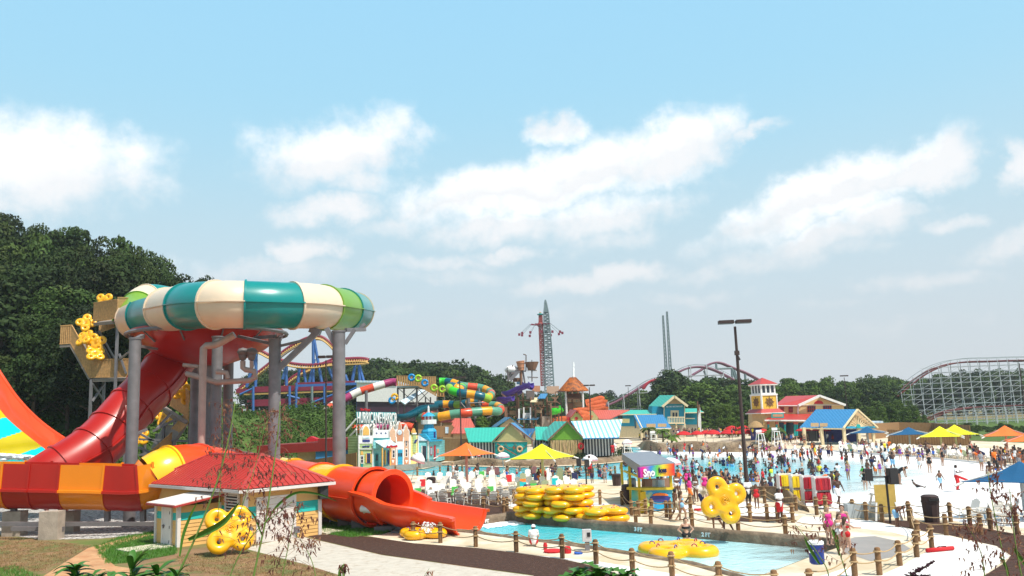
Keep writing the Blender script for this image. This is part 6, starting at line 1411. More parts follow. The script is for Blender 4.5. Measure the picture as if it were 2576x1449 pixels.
for x in range(1058,1180,14): 
    kb(x,x+9,122,122+rp_.uniform(8,28),c_white,Yq+2,.1,'tattered_sail'); kb(x+4,x+14,207,207+rp_.uniform(8,28),c_white,Yq+2,.1,'tattered_sail')
kb(925,965,262,290,cl('barrel_blue',(.05,.13,.2)),Yq,2); kb(880,1000,215,260,tim,Yq+4,2); kb(960,1010,290,320,tim2,Yq+2,2)
purp=cl('slide_purple',(.10,.05,.33),.35)
for pts_,k in (([(1110,290),(1050,300),(1000,320),(960,330),(900,360),(830,390),(790,395),(785,410),(820,425),(900,400),(970,370)],3),([(1110,320),(1060,300),(1030,275)],1),([(880,450),(800,465),(740,460),(715,475),(730,490),(800,485)],2)):
    c=[A(*K(*q),Yq-2+.8*i) for i,q in enumerate(pts_)]; seg_tubes(t,c,.75,[purp]*k,None,-200,20,10,.1,5,'purple_slide',flange=0,seam=False)
# cone-roofed pavilion with water jet
t=thing('cone_pavilion','round pavilion with a rusty orange cone roof and a white water jet on top','pavilion',1442,185); Yk=185; kc=A(*K(1612,378),Yk); kq2=.2083*Yk/F
conem=M('cone_rust',(.42,.11,.012),.7,.3,2,spots=((.16,.05,.02),1.2,.5,.62)); mb=MB(); mb.lathe((kc.x,Yk,0),[(182*kq2,zz(*K(1612,380),Yk)),(178*kq2,zz(*K(1612,365),Yk)),(110*kq2,zz(*K(1612,290),Yk)),(62*kq2,zz(*K(1612,240),Yk)),(32*kq2,zz(*K(1612,215),Yk)),(0.01,zz(*K(1612,213),Yk))],22); mb.build('roof',conem,t,40)
for k in range(22):
    a=2*math.pi*k/22; MB().bar((kc.x+182*kq2*math.cos(a),Yk+182*kq2*math.sin(a),zz(*K(1612,374),Yk)),(kc.x+35*kq2*math.cos(a),Yk+35*kq2*math.sin(a),zz(*K(1612,212),Yk)),.12,4).build('roof_rib',conem,t)
for dx,dy in ((-100,0),(100,0),(-60,5),(70,6),(0,7)): MB().bar((kc.x+dx*kq2,Yk+dy-2,0),(kc.x+dx*kq2,Yk+dy-2,zz(*K(1612,372),Yk)),.22,8).build('post',c_white if abs(dx)==100 else tim,t)
PK=flat(Yk)
PK.q('deck',tim,t,kp((1515,455),(1725,455),(1725,470),(1515,470)),1.5,8); 
for x in (1545,1605,1655): PK.q('plank_panel',tim2,t,kp((x,472),(x+42,472),(x+42,510),(x,510)),1.6,.2)
PK.q('lower_room',tim2,t,kp((1625,510),(1715,510),(1715,560),(1625,560)),0,4); PK.q('ladder_panel',tim,t,kp((1530,520),(1600,520),(1600,620),(1530,620)),0,3); PK.q('back_panel',tim,t,kp((1540,410),(1700,400),(1700,455),(1540,455)),-1,.4)
mb=MB(); 
for k in range(60): f=k/60; p=A(*K(1612+rp_.gauss(0,1.5+3*f),212-f*180),Yk); mb.ball(p,.32*(1-f*.6)*rp_.uniform(.5,1),6,0,(1,1,2))
mb.build('water_jet',foam,t)
orr=cl('slide_coral',(.75,.16,.05),.35)
for pts_,k,nm in (([(1760,500),(1850,480),(1930,455),(1965,470),(1940,500),(1850,520),(1790,545),(1800,570),(1900,560),(1970,545),(1975,565),(1900,590),(1800,600),(1700,595),(1620,605)],6,'coral spiral slide right of the cone-roofed pavilion'),([(1680,625),(1740,635),(1785,650),(1770,670),(1700,690)],2,'short coral slide behind the little red-roofed house'),([(1560,705),(1490,700),(1410,712),(1370,730),(1400,745),(1500,740)],3,'coral slide end in front of the little red-roofed house')):
    tubeslide(nm,K,[(x,y,178 if nm[0:5]=='coral' else 168) for x,y in pts_],178,0,1.1,[orr],k,'open_slide',True)
tubeslide('small green slide between the play structure and the cone-roofed pavilion',K,[(1465,565,174),(1430,590,174),(1390,600,173),(1350,605,173)],174,0,1.0,[s_G],2,'open_slide',True)
# swing tower
Ys=420
def lattice(root,mp,axis0,axis1,w0,w1,n,mat,Y,r=.28,name='lattice_mast'):
    mb=MB(); k=.2315*Y/F; P0=A(*mp(*axis0),Y); P1=A(*mp(*axis1),Y); prev=None
    for i in range(n+1):
        f=i/n; c=P0.lerp(P1,f); w_=(w0+(w1-w0)*f)*k/2; cs=[c+Vector((a*w_,b*w_,0)) for a,b in ((-1,-1),(1,-1),(1,1),(-1,1))]
        for j in range(4): mb.bar(cs[j],cs[(j+1)%4],r*.6,4,caps=False)
        if prev:
            for j in range(4): mb.bar(prev[j],cs[j],r,4,caps=False); mb.bar(prev[j] if i%2 else prev[(j+1)%4],cs[(j+1)%4] if i%2 else cs[j],r*.5,4,caps=False)
        prev=cs
    return mb.build(name,mat,root)
t=thing('swing_tower','very tall lattice swing ride tower with chairs swinging out near the top','ride tower',1375,Ys)
def sect(pts,w_,mat,name,r,n):
    for (a,wa),(b,wb) in zip(pts[:-1],pts[1:]): lattice(t,TC,a,b,wa,wb,n,mat,Ys,r,name)
sect([((612,1150),100),((600,760),80),((585,480),68),((574,270),52),((568,170),22),((567,130),3)],0,gst,'lattice_mast',.36,11)
sect([((545,1060),48),((530,700),42),((515,420),36),((513,300),30)],0,rust,'red_mast',.42,12)
k_=.2315*Ys/F; c=A(*TC(512,395),Ys); MB().lathe((c.x,Ys,c.z),[(18*k_,-35*k_),(38*k_,-12*k_),(40*k_,5*k_),(22*k_,20*k_)],12).build('carriage',rust,t)
for k in range(12):
    a=k*math.pi/6; e=Vector((c.x+118*k_*math.cos(a),Ys+118*k_*math.sin(a),c.z+2*k_)); MB().bar((c.x,Ys,c.z-8*k_),e,.5,4,.15).build('swing_arm',mar,t)
    e2=Vector((c.x+235*k_*math.cos(a),Ys+235*k_*math.sin(a),c.z-98*k_+6*k_*math.sin(k*3.1))); MB().bar(e,e2,.07,4).build('chain',gst,t); MB().bx(e2.x-.55,e2.x+.55,e2.y-.4,e2.y+.4,e2.z-.8,e2.z+.4).build('swing_seat',mar,t)
c=A(*TC(511,290),Ys); MB().lathe((c.x,Ys,c.z),[(14*k_,-30*k_),(18*k_,-6*k_),(34*k_,-2*k_),(36*k_,6*k_),(10*k_,14*k_)],12).build('crown_platform',c_tealw,t); MB().ball((c.x,Ys,c.z+20*k_),13*k_,10).build('globe',c_tan,t,True)
MB().bx(A(*TC(535,0),Ys-40).x,A(*TC(665,0),Ys-40).x,Ys-42,Ys-38,zz(*TC(600,1150),Ys-40),zz(*TC(600,1070),Ys-40)).build('station_panel',c_peach,t)
t=thing('sling_masts','pair of slender dark lattice masts standing behind the conifers','ride masts',1675,330)
lattice(t,TC,(1880,930),(1843,300),26,13,30,gst,330,.16); lattice(t,TC,(1926,930),(1886,258),26,13,32,gst,330,.16)
# coasters in the middle
t=thing('wooden_coaster','white lattice coaster with purple track arching over the conifers','roller coaster',1780,360); Yv=340
def ctrack(root,mp,pts,Y,mat,r=.4,lat=None,base=None,step=6,hs=7.0):
    c=cr([A(*mp(*q),Y) for q in pts],6); P=[Vector(p) for p in c]
    for dy in (-1.6,1.6): MB().tube([p+Vector((0,dy,0)) for p in P],r,5).build('track',mat,root,True)
    mb=MB(); [mb.bar(p+Vector((0,-1.6,0)),p+Vector((0,1.6,0)),.35*r,4) for p in P]; mb.build('cross_ties',mat,root)
    if lat:
        mb=MB(); [mb.tube([p+Vector((0,dy*1.25,1.0)) for p in P],.06,4) for dy in (-1.6,1.6)]; mb.build('hand_rail',gst,root)
        L=[0]
        for i in range(1,len(P)): L.append(P[i].x)
        x=min(p.x for p in P)+1; x1=max(p.x for p in P); k=0; cols=[]
        while x<x1:
            zt=max((P[i].z+(P[i+1].z-P[i].z)*(x-P[i].x)/((P[i+1].x-P[i].x) or 1e-6)) for i in range(len(P)-1) if min(P[i].x,P[i+1].x)<=x<=max(P[i].x,P[i+1].x)+1e-6)
            cols.append((x,zt)); x+=hs
        for x,zt in cols:
            mb=MB(); 
            for dy in (-2.4,2.4): mb.bar((x,Y+dy*(1+zt*.03),0),(x,Y+dy*.8,zt+1.2*min(1,hs/5)),.035*hs,4)
            z=base
            while z<zt-1: mb.bar((x,Y-2.4,z),(x,Y+2.4,z),.02*hs,4); z+=step
            mb.build('bent',lat,root)
        mb=MB(); z=base; 
        while z<max(q[1] for q in cols):
            for (xa,za),(xb,zb) in zip(cols[:-1],cols[1:]):
                if min(za,zb)>z-1.5:
                    for dy in (-2.6,2.6): mb.bar((xa,Y+dy,z),(xb,Y+dy,z),.022*hs,4,caps=False)
            z+=step
        mb.build('ledgers',lat,root)
        mb=MB(); i=0
        for (xa,za),(xb,zb) in zip(cols[:-1],cols[1:]):
            z=base+ (i%3)*step
            while z+step<min(za,zb):
                mb.bar((xa,Y-2.8,z),(xb,Y-2.8,z+step),.018*hs,4,caps=False) if (i+int(z/step))%3 else None
                z+=step
            i+=1
        if mb.v: mb.build('diagonals',lat,root)
ctrack(t,Q,[(540,190),(620,150),(700,112),(780,92),(860,84),(950,92),(1040,118),(1120,152),(1250,220),(1380,310),(1460,385),(1540,465)],Yv,pur,.4,wst,2,6,6.5)
ctrack(t,Q,[(760,205),(830,160),(900,120),(950,80),(1010,48),(1080,32),(1150,42),(1230,75),(1310,108),(1400,142),(1500,190),(1600,245)],Yv+25,pur,.45)
for a,b in (((1270,95),(1275,230)),((1275,110),(1320,235)),((1080,38),(1085,110)),((1430,170),(1440,350)),((1090,105),(1270,100)),((935,130),(960,200)),((1440,350),(1560,470)),((1300,120),(1345,270))): MB().bar(A(*Q(*a),Yv+20),A(*Q(*b),Yv+20),.5,6).build('support',gst,t)
t=thing('wooden_coaster','white lattice coaster hill climbing left of the bathhouse','roller coaster',1570,330)
ctrack(t,Q,[(-260,560),(-120,500),(0,432),(80,385),(150,340),(230,290),(300,262),(370,245),(430,240)],300,pur,.4,wst,2,5.5,5.5)
ctrack(t,Q,[(200,350),(225,310),(260,275),(310,248),(370,236),(400,240)],292,cl('track_red',(.4,.02,.04),.5),.4)
t=thing('wooden_coaster','big white lattice wooden coaster with dark red track at the right edge','roller coaster',2450,300)
cred=cl('track_dark_red',(.14,.02,.02),.6)
ctrack(t,V_,[(885,545),(940,500),(1000,450),(1100,368),(1200,300),(1300,248),(1400,212),(1480,190),(1570,176),(1700,166),(1900,162),(2100,155),(2400,150)],236,cred,.20,wst,1.2,1.45,2.75)
ctrack(t,V_,[(1240,800),(1300,765),(1380,730),(1450,706),(1560,684),(1700,664),(1850,655),(2000,648),(2200,640),(2400,632)],222,cred,.18,wst,.8,1.45,2.6)
line([(1290,1062),(2300,1062)],2336,2420,(225,),26,'dark shrub in front of the white wooden coaster','shrubs in front of the white coaster',('full',),(1.3,1.8))
line([(2400,1068),(2600,1066)],2420,2640,(172,162,150),13,'low dark shrub behind the orange parasols','shrubs behind the orange parasols',('full','broad'),(1.6,2.2))
# ================= people =================
skins=[M('skin_%s'%n,c,.6,.06,3) for n,c in (('deep',(.075,.030,.017)),('brown',(.17,.075,.042)),('tan',(.36,.19,.12)),('fair',(.55,.33,.24)))]
hairs=[M('hair_black',(.012,.009,.008),.7),M('hair_brown',(.07,.035,.018),.7),M('hair_blond',(.42,.28,.12),.7)]
cloth={n:M('cloth_'+n.replace(' ','_'),c,.85,.08,4) for n,c in {'red':(.55,.015,.02),'blue':(.03,.12,.5),'navy':(.01,.015,.07),'black':(.012,.012,.015),'white':(.78,.77,.78),'pink':(.66,.03,.25),'green':(.06,.38,.06),'orange':(.85,.18,.02),'yellow':(.8,.65,.03),'teal':(.0,.4,.42),'purple':(.18,.05,.35),'grey':(.25,.25,.27),'khaki':(.48,.40,.27),'light blue':(.25,.5,.75)}.items()}
def joints(pose):
    J=dict(head=(0,-.01,1.585),neck=(0,.01,1.45),chest=(0,.0,1.27),waist=(0,0,1.07),pel=(0,.01,.93),sl=(-.17,0,1.40),sr=(.17,0,1.40),el=(-.24,.03,1.13),er=(.24,.03,1.13),wl=(-.25,-.06,.88),wr=(.25,-.06,.88),hl=(-.09,0,.92),hr=(.09,0,.92),kl=(-.10,-.02,.50),kr=(.10,-.02,.50),al=(-.10,.03,.08),ar=(.10,.03,.08))
    U=lambda **k: J.update(k)
    if pose=='walk': U(kl=(-.09,-.20,.54),al=(-.09,-.20,.10),kr=(.10,.04,.50),ar=(.10,.32,.14),el=(-.24,.16,1.15),wl=(-.22,.16,.90),er=(.24,-.10,1.15),wr=(.20,-.28,.98))
    if pose=='armsup': U(el=(-.36,0,1.50),wl=(-.33,-.05,1.76),er=(.36,0,1.50),wr=(.33,-.05,1.76))
    if pose=='reach': U(el=(-.34,-.15,1.25),wl=(-.42,-.38,1.22),er=(.34,-.12,1.28),wr=(.50,-.28,1.22),kl=(-.14,-.06,.50),al=(-.18,.0,.08),kr=(.14,-.06,.5),ar=(.18,.05,.08))
    if pose=='phone': U(el=(-.22,-.08,1.14),wl=(-.08,-.27,1.16),er=(.22,-.08,1.14),wr=(.08,-.27,1.14))
    if pose=='hips': U(el=(-.36,.06,1.16),wl=(-.17,-.02,.99),er=(.36,.06,1.16),wr=(.17,-.02,.99))
    if pose=='bend': U(head=(0,-.50,1.20),neck=(0,-.40,1.18),chest=(0,-.24,1.12),waist=(0,-.06,1.02),pel=(0,.05,.90),sl=(-.17,-.36,1.16),sr=(.17,-.36,1.16),el=(-.2,-.38,.88),er=(.2,-.38,.88),wl=(-.15,-.42,.64),wr=(.15,-.42,.64),hl=(-.09,.06,.88),hr=(.09,.06,.88))
    if pose in('sit','recline'):
        b=.0 if pose=='sit' else .34
        U(pel=(0,0,.12),waist=(0,.03+b*.3,.26),chest=(0,.04+b*.75,.46),neck=(0,.05+b*1.05,.64),head=(0,.02+b*1.2,.78),sl=(-.17,.05+b,.60),sr=(.17,.05+b,.60),el=(-.24,-.02+b*.5,.36),er=(.24,-.02+b*.5,.36),wl=(-.2,-.24,.24),wr=(.2,-.24,.24),hl=(-.09,-.02,.10),hr=(.09,-.02,.10),kl=(-.12,-.44,.16),kr=(.12,-.44,.16),al=(-.12,-.50,-.26) if pose=='sit' else (-.12,-.86,.02),ar=(.12,-.50,-.26) if pose=='sit' else (.12,-.86,.02))
    return J
def body_parts(J,f):
    hip=1.12 if f else 1.0; sh=.9 if f else 1.0
    c=lambda a,b,ra,rb:(J[a],J[b],ra,rb)
    v=lambda a,d:(J[a][0]+d[0],J[a][1]+d[1],J[a][2]+d[2])
    hd=np.array(J['head']); nk=np.array(J['neck']); up=(hd-nk)/np.linalg.norm(hd-nk)
    L=dict(torso=[c('neck','chest',.075,.12*sh),c('chest','waist',.125*sh,.105 if f else .115),c('waist','pel',.105 if f else .115,.13*hip),(J['sl'],J['sr'],.062*sh,.062*sh),((J['chest'][0]-.06,)+J['chest'][1:],(J['chest'][0]+.06,)+J['chest'][1:],.115*sh,.115*sh)],
      hips=[(v('hl',(0,0,.03)),v('hr',(0,0,.03)),.115*hip,.115*hip)],
      thigh=[c('hl','kl',.092*hip,.060),c('hr','kr',.092*hip,.060)],shank=[c('kl','al',.060,.038),c('kr','ar',.060,.038)],
      uarm=[c('sl','el',.053*sh,.040),c('sr','er',.053*sh,.040)],farm=[c('el','wl',.040,.028),c('er','wr',.040,.028)],
      neck=[(tuple(nk),tuple(hd-up*.03),.055,.052)],head=[(tuple(hd-up*.045+np.array([0,-.012,0])),tuple(hd+up*.035),.072,.096)])
    foot=[]
    for a,k in (('al','kl'),('ar','kr')):
        p=np.array(J[a]); s=p-np.array(J[k]); s=s/np.linalg.norm(s)
        d=np.array([0,-1,0.]) if abs(s[2])>.5 else np.array([0,-.35,.94]); foot.append((tuple(p+s*.03+d*-.03),tuple(p+s*.045+d*.15),.036,.026))
    hand=[]
    for a,e in (('wl','el'),('wr','er')):
        p=np.array(J[a]); d=p-np.array(J[e]); d=d/np.linalg.norm(d); hand.append((tuple(p),tuple(p+d*.09),.028,.030))
        side=np.cross(d,[0,1,0]); n_=np.linalg.norm(side); side=side/n_ if n_>.1 else np.array([1,0,0.])
        for q in (-1.5,-.5,.5,1.5): hand.append((tuple(p+d*.08+side*q*.016),tuple(p+d*(.165-.008*abs(q-.5))+side*q*.022+np.array([0,-.02,0])),.0095,.008))
        hand.append((tuple(p+d*.03),tuple(p+d*.085+np.array([0,-.055,0])),.012,.009))
    L['foot']=foot; L['hand']=hand
    L['face']=[(tuple(hd+np.array([0,-.095,-.01])),tuple(hd+np.array([0,-.108,-.035])),.012,.016)]+[(tuple(hd+np.array([s*.088,0,-.02])),tuple(hd+np.array([s*.092,.005,.02])),.014,.016) for s in(-1,1)]
    return L
def sdf_of(caps,k=.035,grow=0):
    def fn(X,Y,Z):
        d=None
        for a,b,ra,rb in caps:
            v=cap(X,Y,Z,a,b,ra,rb); d=v if d is None else smin(d,v,k)
        return d-grow
    return fn
def bounds(caps,m=.06):
    P=np.array([c[0] for c in caps]+[c[1] for c in caps]); r=max(max(c[2],c[3]) for c in caps)+m; return tuple(P.min(0)-r),tuple(P.max(0)+r)
BODY={}; ANYM=skins[1]
def link_mat(o,m):
    o.material_slots[0].link='OBJECT'; o.material_slots[0].material=m
def get_body(pose,f,h):
    key=(pose,f,h)
    if key in BODY: return BODY[key]
    J=joints(pose); L=body_parts(J,f); al=[c for k in ('torso','hips','thigh','shank','uarm','farm','neck','head','foot') for c in L[k]]
    hi=h<.02
    def fb(X,Y,Z):
        d=sdf_of(al,.03)(X,Y,Z)
        for c in (L['hand']+(L['face'] if hi else [])): d=smin(d,cap(X,Y,Z,*c),.008)
        return d
    lo,up=bounds(al+L['hand']); out={'body':mesh_np('body',*snets(fb,lo,up,h),ANYM)}
    def piece(nm,caps,grow,k=.04,clip=None):
        lo,up=bounds(caps,.09); f0=sdf_of(caps,k,grow); fn=(lambda X,Y,Z: np.maximum(f0(X,Y,Z),clip(X,Y,Z))) if clip else f0
        out[nm]=mesh_np(nm,*snets(fn,lo,up,h),ANYM)
    def sub(c,t): a,b=np.array(c[0]),np.array(c[1]); return (c[0],tuple(a+(b-a)*t),c[2],c[2]+(c[3]-c[2])*t)
    piece('trunks',L['hips']+[sub(c,.72) for c in L['thigh']],.022); piece('briefs',L['hips']+[sub(c,.10) for c in L['thigh']],.010)
    piece('shirt',L['torso']+L['hips'][:1]+[sub(c,.55) for c in L['uarm']],.018); piece('swimsuit',[(c if i else (c[1],c[1],c[3],c[3])) for i,c in enumerate(L['torso']) if i!=3]+L['hips']+[sub(c,.1) for c in L['thigh']],.012)
    ch=np.array(J['chest']); piece('bikini_top',[(tuple(ch+[-.06,-.03,.0]),tuple(ch+[.06,-.03,.0]),.10,.10),(tuple(ch+[-.1,0,0]),tuple(ch+[.1,0,0]),.085,.085)],.012,.03,lambda X,Y,Z,c=ch:np.abs(Z-c[2])-.055)
    piece('trousers',L['hips']+L['thigh']+L['shank'],.02)
    hd=np.array(J['head']); 
    hc=lambda X,Y,Z: (Y-hd[1])*-.9-(Z-hd[2])*.62-.022
    piece('hair',L['head'],.016,.03,hc); 
    if f:
        lh=[(tuple(hd+[0,.05,.0]),tuple(hd+[0,.085,-.22]),.085,.06),L['head'][0]]; piece('long_hair',lh,.008,.04,hc)
    piece('cap',[(tuple(hd+[0,0,.03]),tuple(hd+[0,-.01,.05]),.098,.095)],.016,.02,lambda X,Y,Z: -(Z-hd[2]-.02))
    BODY[key]=out; return out
G_SEEN={}
def person(loc,rz,pose,f,skin,outfit,label,group=None,h=.03,size=1.0,hair=0,tilt=None,cap_=None):
    B=get_body(pose,f,h); t=T('person',label,'person',loc,group,rz); t.scale=(size*(1.0),size,size)
    if tilt: t.rotation_euler=(tilt,0,rz)
    b=obj('body',B['body'],t); link_mat(b,skins[skin])
    for k,c in outfit: o=obj(k,B[k],t); link_mat(o,cloth[c])
    hk='long_hair' if f and 'long_hair' in B else 'hair'; o=obj('hair',B['hair'],t); link_mat(o,hairs[hair])
    if hk=='long_hair': o=obj('long_hair',B[hk],t); link_mat(o,hairs[hair])
    if cap_: o=obj('cap',B['cap'],t); link_mat(o,cloth[cap_])
    return t
HI=.0125
def PG(x,y,rz,pose,f,skin,outfit,label,size=1.0,z=0.0,h=HI,**k):
    p=G(x,y,z); return person(p,rz,pose,f,skin,outfit,label,None,h,size,**k)
bik=lambda c,c2=None:[('bikini_top',c),('briefs',c2 or c)]
# individual people
PG(1728,1372,.1,'hips',True,3,bik('black'),'woman in a black bikini wading in the exit pool behind the floating raft',1.0,-.25-.0,hair=1).location.z=-.70
q=PG(1343,1369,math.pi,'sit',False,3,[('shirt','white'),('trunks','red')],'lifeguard in white shirt and white hat sitting on the near pool edge',.95,.1,cap_='white'); q.location.z=.12
PG(1806,1333,-.9,'walk',False,1,[('trunks','navy')],'person walking behind the upright yellow raft, legs showing below it',1.0)
PG(1832,1341,-.8,'walk',False,0,[('trunks','black')],'dark-skinned person helping carry the upright yellow raft, feet below it',.95)
PG(1701,1310,1.9,'walk',False,1,[('trunks','khaki')],'shirtless man with a towel round his waist walking left of the carried raft',1.02)
PG(1716,1313,1.7,'walk',True,2,bik('light blue'),'woman in a light blue bikini walking beside the man in the towel',.97,hair=1)
PG(1964,1316,.5,'phone',False,0,[('shirt','white'),('trunks','red')],'lifeguard in white shirt and red shorts standing at the rope fence',1.04)
PG(2088,1372,.3,'stand',True,3,[('swimsuit','pink')],'blond woman in a pink swimsuit, left one of the pink pair at the wet ramp',.98,hair=2)
PG(2126,1378,-.4,'stand',True,3,[('swimsuit','pink')],'woman in a pink swimsuit standing behind the two girls at the ramp',1.04,hair=1)
PG(2118,1392,.4,'walk',True,3,bik('white'),'girl in a white bikini, front one at the foot of the wet ramp',.93,hair=1)
PG(2132,1396,2.2,'reach',True,3,bik('red'),'girl in a red bikini stepping onto the wet ramp',.88,hair=1)
PG(2258,1326,.6,'bend',False,1,[('trunks','light blue')],'boy in blue shorts climbing over the ropes near the speakers',.82)
PG(2111,1273,.2,'walk',False,0,[('trunks','white')],'shirtless man walking on the white beach right of the vest racks',1.02)
for a in ((1674,1240,.5,'stand',False,0,[('shirt','white'),('trunks','grey')],'man in a white jersey with his back turned at the snack kiosk',1.0),
 (1737,1268,1.2,'walk',False,0,[('shirt','pink'),('trunks','orange')],'man in pink shirt and orange shorts right of the snack kiosk',1.0),
 (1752,1262,-.6,'phone',True,1,bik('white'),'woman in a white two-piece talking right of the kiosk',1.0),
 (1884,1279,.2,'phone',False,0,[('shirt','white'),('trunks','black')],'man in a white shirt and black shorts standing at the lamp post',1.05),
 (1905,1280,-.3,'stand',True,1,[('swimsuit','red')],'girl in a red swimsuit standing right of the lamp post',.85),
 (1768,1284,.9,'bend',False,2,[('shirt','khaki'),('trunks','navy')],'man bending over in a khaki shirt left of the carried raft',1.0),
 (1728,1232,.4,'stand',True,0,[('swimsuit','pink')],'girl in a pink swimsuit near the channel, right of the kiosk',.9),
 (1658,1262,2.8,'stand',False,0,[('shirt','grey'),('trunks','navy')],'man in grey waiting at the kiosk counter',1.0)): 
    x,y,rz,po,f,sk,ou,lb,sz=a; PG(x,y,rz,po,f,sk,ou,lb,sz)
for a in ((2237,1215,.2,'stand',True,3,[('shirt','white'),('trunks','black')],'large woman in a white top and black shorts on the white beach',1.08),
 (2265,1219,.9,'bend',True,2,[('swimsuit','black')],'woman in a black swimsuit bending forward on the white beach',1.05),
 (2367,1232,.3,'walk',False,1,[('trunks','light blue')],'boy in light blue shorts walking alone on the white beach',.78),
 (2410,1233,.8,'reach',False,0,[('shirt','white'),('trousers','red')],'lifeguard in white shirt and red trousers with a red float on the beach',1.0),
 (2471,1186,.2,'stand',True,2,[('shirt','grey'),('briefs','green')],'woman in grey top and bright green briefs on the beach',1.0),
 (2173,1214,.6,'walk',False,1,[('shirt','green'),('trunks','green')],'child in a bright green rash shirt at the water edge',.75),
 (2495,1226,3.0,'stand',True,1,bik('khaki'),'woman seen from behind under the large blue parasol, left one',1.05),
 (2516,1230,2.9,'reach',True,1,bik('blue'),'woman seen from behind under the large blue parasol, right one',1.05),
 (2505,1182,.3,'stand',False,1,[('shirt','orange'),('trunks','black')],'man in an orange shirt left of the crowd on the beach',1.05),
 (2340,1190,.0,'stand',True,3,[('swimsuit','black')],'woman in black standing close to another at the beach edge',1.0),
 (2372,1172,.5,'stand',True,2,[('swimsuit','black')],'woman in a black wrap below the yellow parasols',1.0),
 (2246,1176,-.4,'walk',False,2,[('trunks','navy')],'man in navy trunks walking out of the wave pool',1.05),
 (2195,1180,.4,'walk',False,0,[('trunks','red')],'boy in red trunks running on the shallow beach',.8)):
    x,y,rz,po,f,sk,ou,lb,sz=a; PG(x,y,rz,po,f,sk,ou,lb,sz,h=.02,z=-.05)
q=PG(2307,1226,.9,'recline',False,0,[('trunks','black')],'child lying on the white beach between the speakers and the lone boy',.6,h=.02)
mb=MB().bar((-.25,-.30,1.0),(.5,-.32,.68),.085,10); o=mb.build('rescue_tube',cloth['red'],None,True); tag(o,'red rescue tube carried by the lifeguard on the white beach','rescue tube'); o.location=G(2412,1233); 
mb=MB().bar((0,0,.1),(1.25,.35,.1),.085,10); mb.tube([(.5,.1,.2),(.7,.3,.2),(.9,.2,.2)],.02,5,1); o=mb.build('rescue_tube',[cloth['red'],blk],None,True); tag(o,'red rescue tube lying on the white walkway at the right','rescue tube'); o.location=G(2332,1391)
mb=MB().bar((0,0,.08),(.95,.1,.08),.085,10); o=mb.build('rescue_tube',cloth['red'],None,True); tag(o,'red rescue tube lying behind the carried raft on the deck','rescue tube'); o.location=G(1747,1286)
# crowds
rc=random.Random(42)
def outfit_(f):
    if f: 
        c=rc.choice(['black','black','pink','red','blue','navy','black','purple','orange','white','navy']); return ([('swimsuit',c)],c+' swimsuit') if rc.random()<.55 else (bik(c),c+' bikini')
    c=rc.choice(['red','blue','black','navy','black','navy','grey','white','light blue','orange'])
    if rc.random()<.22: c2=rc.choice(['white','white','red','navy','black','yellow','orange']); return [('shirt',c2),('trunks',c)],c2+' shirt and '+c+' shorts'
    return [('trunks',c)],c+' swim trunks'
tone=['dark-skinned','brown-skinned','tanned','pale']
CROWD=MB()
def crowd(n,area,where,poses,sink,hs=.05,sizes=(.7,1.08),z=0,dens=None,face=None,w=(5,3,2,2),far=False):
    k=0; tries=0
    while k<n and tries<n*30:
        tries+=1; x=rc.uniform(min(p[0] for p in area),max(p[0] for p in area)); y=rc.uniform(min(p[1] for p in area),max(p[1] for p in area))
        if not inpoly((x,y),area): continue
        if dens and rc.random()>dens(x,y): continue
        f=rc.random()<.45; sk=rc.choices(range(4),w)[0]; o,on=outfit_(f); po=rc.choice(poses); s=rc.uniform(*sizes); p=G(x,y,z); 
        sk_=sink(x,y) if callable(sink) else sink; sz=s; p.z=z-rc.uniform(*sk_)*s
        kind='child' if s<.86 else 'woman' if f else 'man'
        lb='%s %s in %s %s'%(tone[sk],kind,on,where)
        if far: far_fig(p,rc.uniform(0,6.28),po,f,sk,o,sz); k+=1; continue
        person(p,rc.uniform(0,6.28) if face is None else face+rc.uniform(-.6,.6),po,f,sk,o,lb,'people '+where,hs,sz,hair=0 if sk<2 else rc.choice((0,1,1,2)))
        k+=1
CM={}
def cmi(m):
    if m.name not in CM: CM[m.name]=m
    return list(CM).index(m.name)
def far_fig(p,rz,po,f,sk,o,sz):
    B=get_body(po,f,.07); Mx=Matrix.Translation(p)@Matrix.Rotation(rz,4,'Z')@Matrix.Scale(sz,4)
    for nm,m in [('body',skins[sk]),('hair',hairs[0])]+[(k,cloth[c]) for k,c in o]:
        me=B[nm]; CROWD.add([Mx@v.co for v in me.vertices],[tuple(q.vertices) for q in me.polygons],cmi(m))
PW=['stand','walk','reach','armsup','hips','bend','stand','reach']
deep=lambda x,y:(.75,1.25) if y>1180 or x<1900 else (.35,.8)
crowd(98,[(1640,1165),(1700,1150),(1900,1146),(2050,1158),(2120,1180),(2100,1225),(1980,1235),(1900,1225),(1750,1215),(1650,1205),(1600,1190)],'in the wave pool',PW,deep,dens=lambda x,y:1.0 if x<1950 else .55)
crowd(30,[(1620,1140),(1750,1132),(2000,1136),(2100,1142),(2090,1156),(1900,1148),(1700,1150),(1630,1160)],'below the rock wall',PW,(0.0,.35))
crowd(22,[(2100,1140),(2330,1155),(2330,1200),(2180,1235),(2110,1200)],'on the pool shallows',PW,(0.0,.3))
crowd(38,[(1290,1185),(1340,1178),(1480,1176),(1590,1168),(1610,1195),(1540,1203),(1380,1200),(1300,1198)],'in the channel',PW+['armsup'],(.8,1.3))
crowd(9,[(1075,1180),(1180,1178),(1290,1182),(1290,1196),(1080,1196)],'at the channel head',PW,(.8,1.2))
crowd(14,[(1060,1202),(1300,1202),(1540,1208),(1540,1228),(1300,1225),(1070,1215)],'among the lounge chairs',['stand','walk','phone','hips'],(0,0),hs=.035,sizes=(.8,1.05))
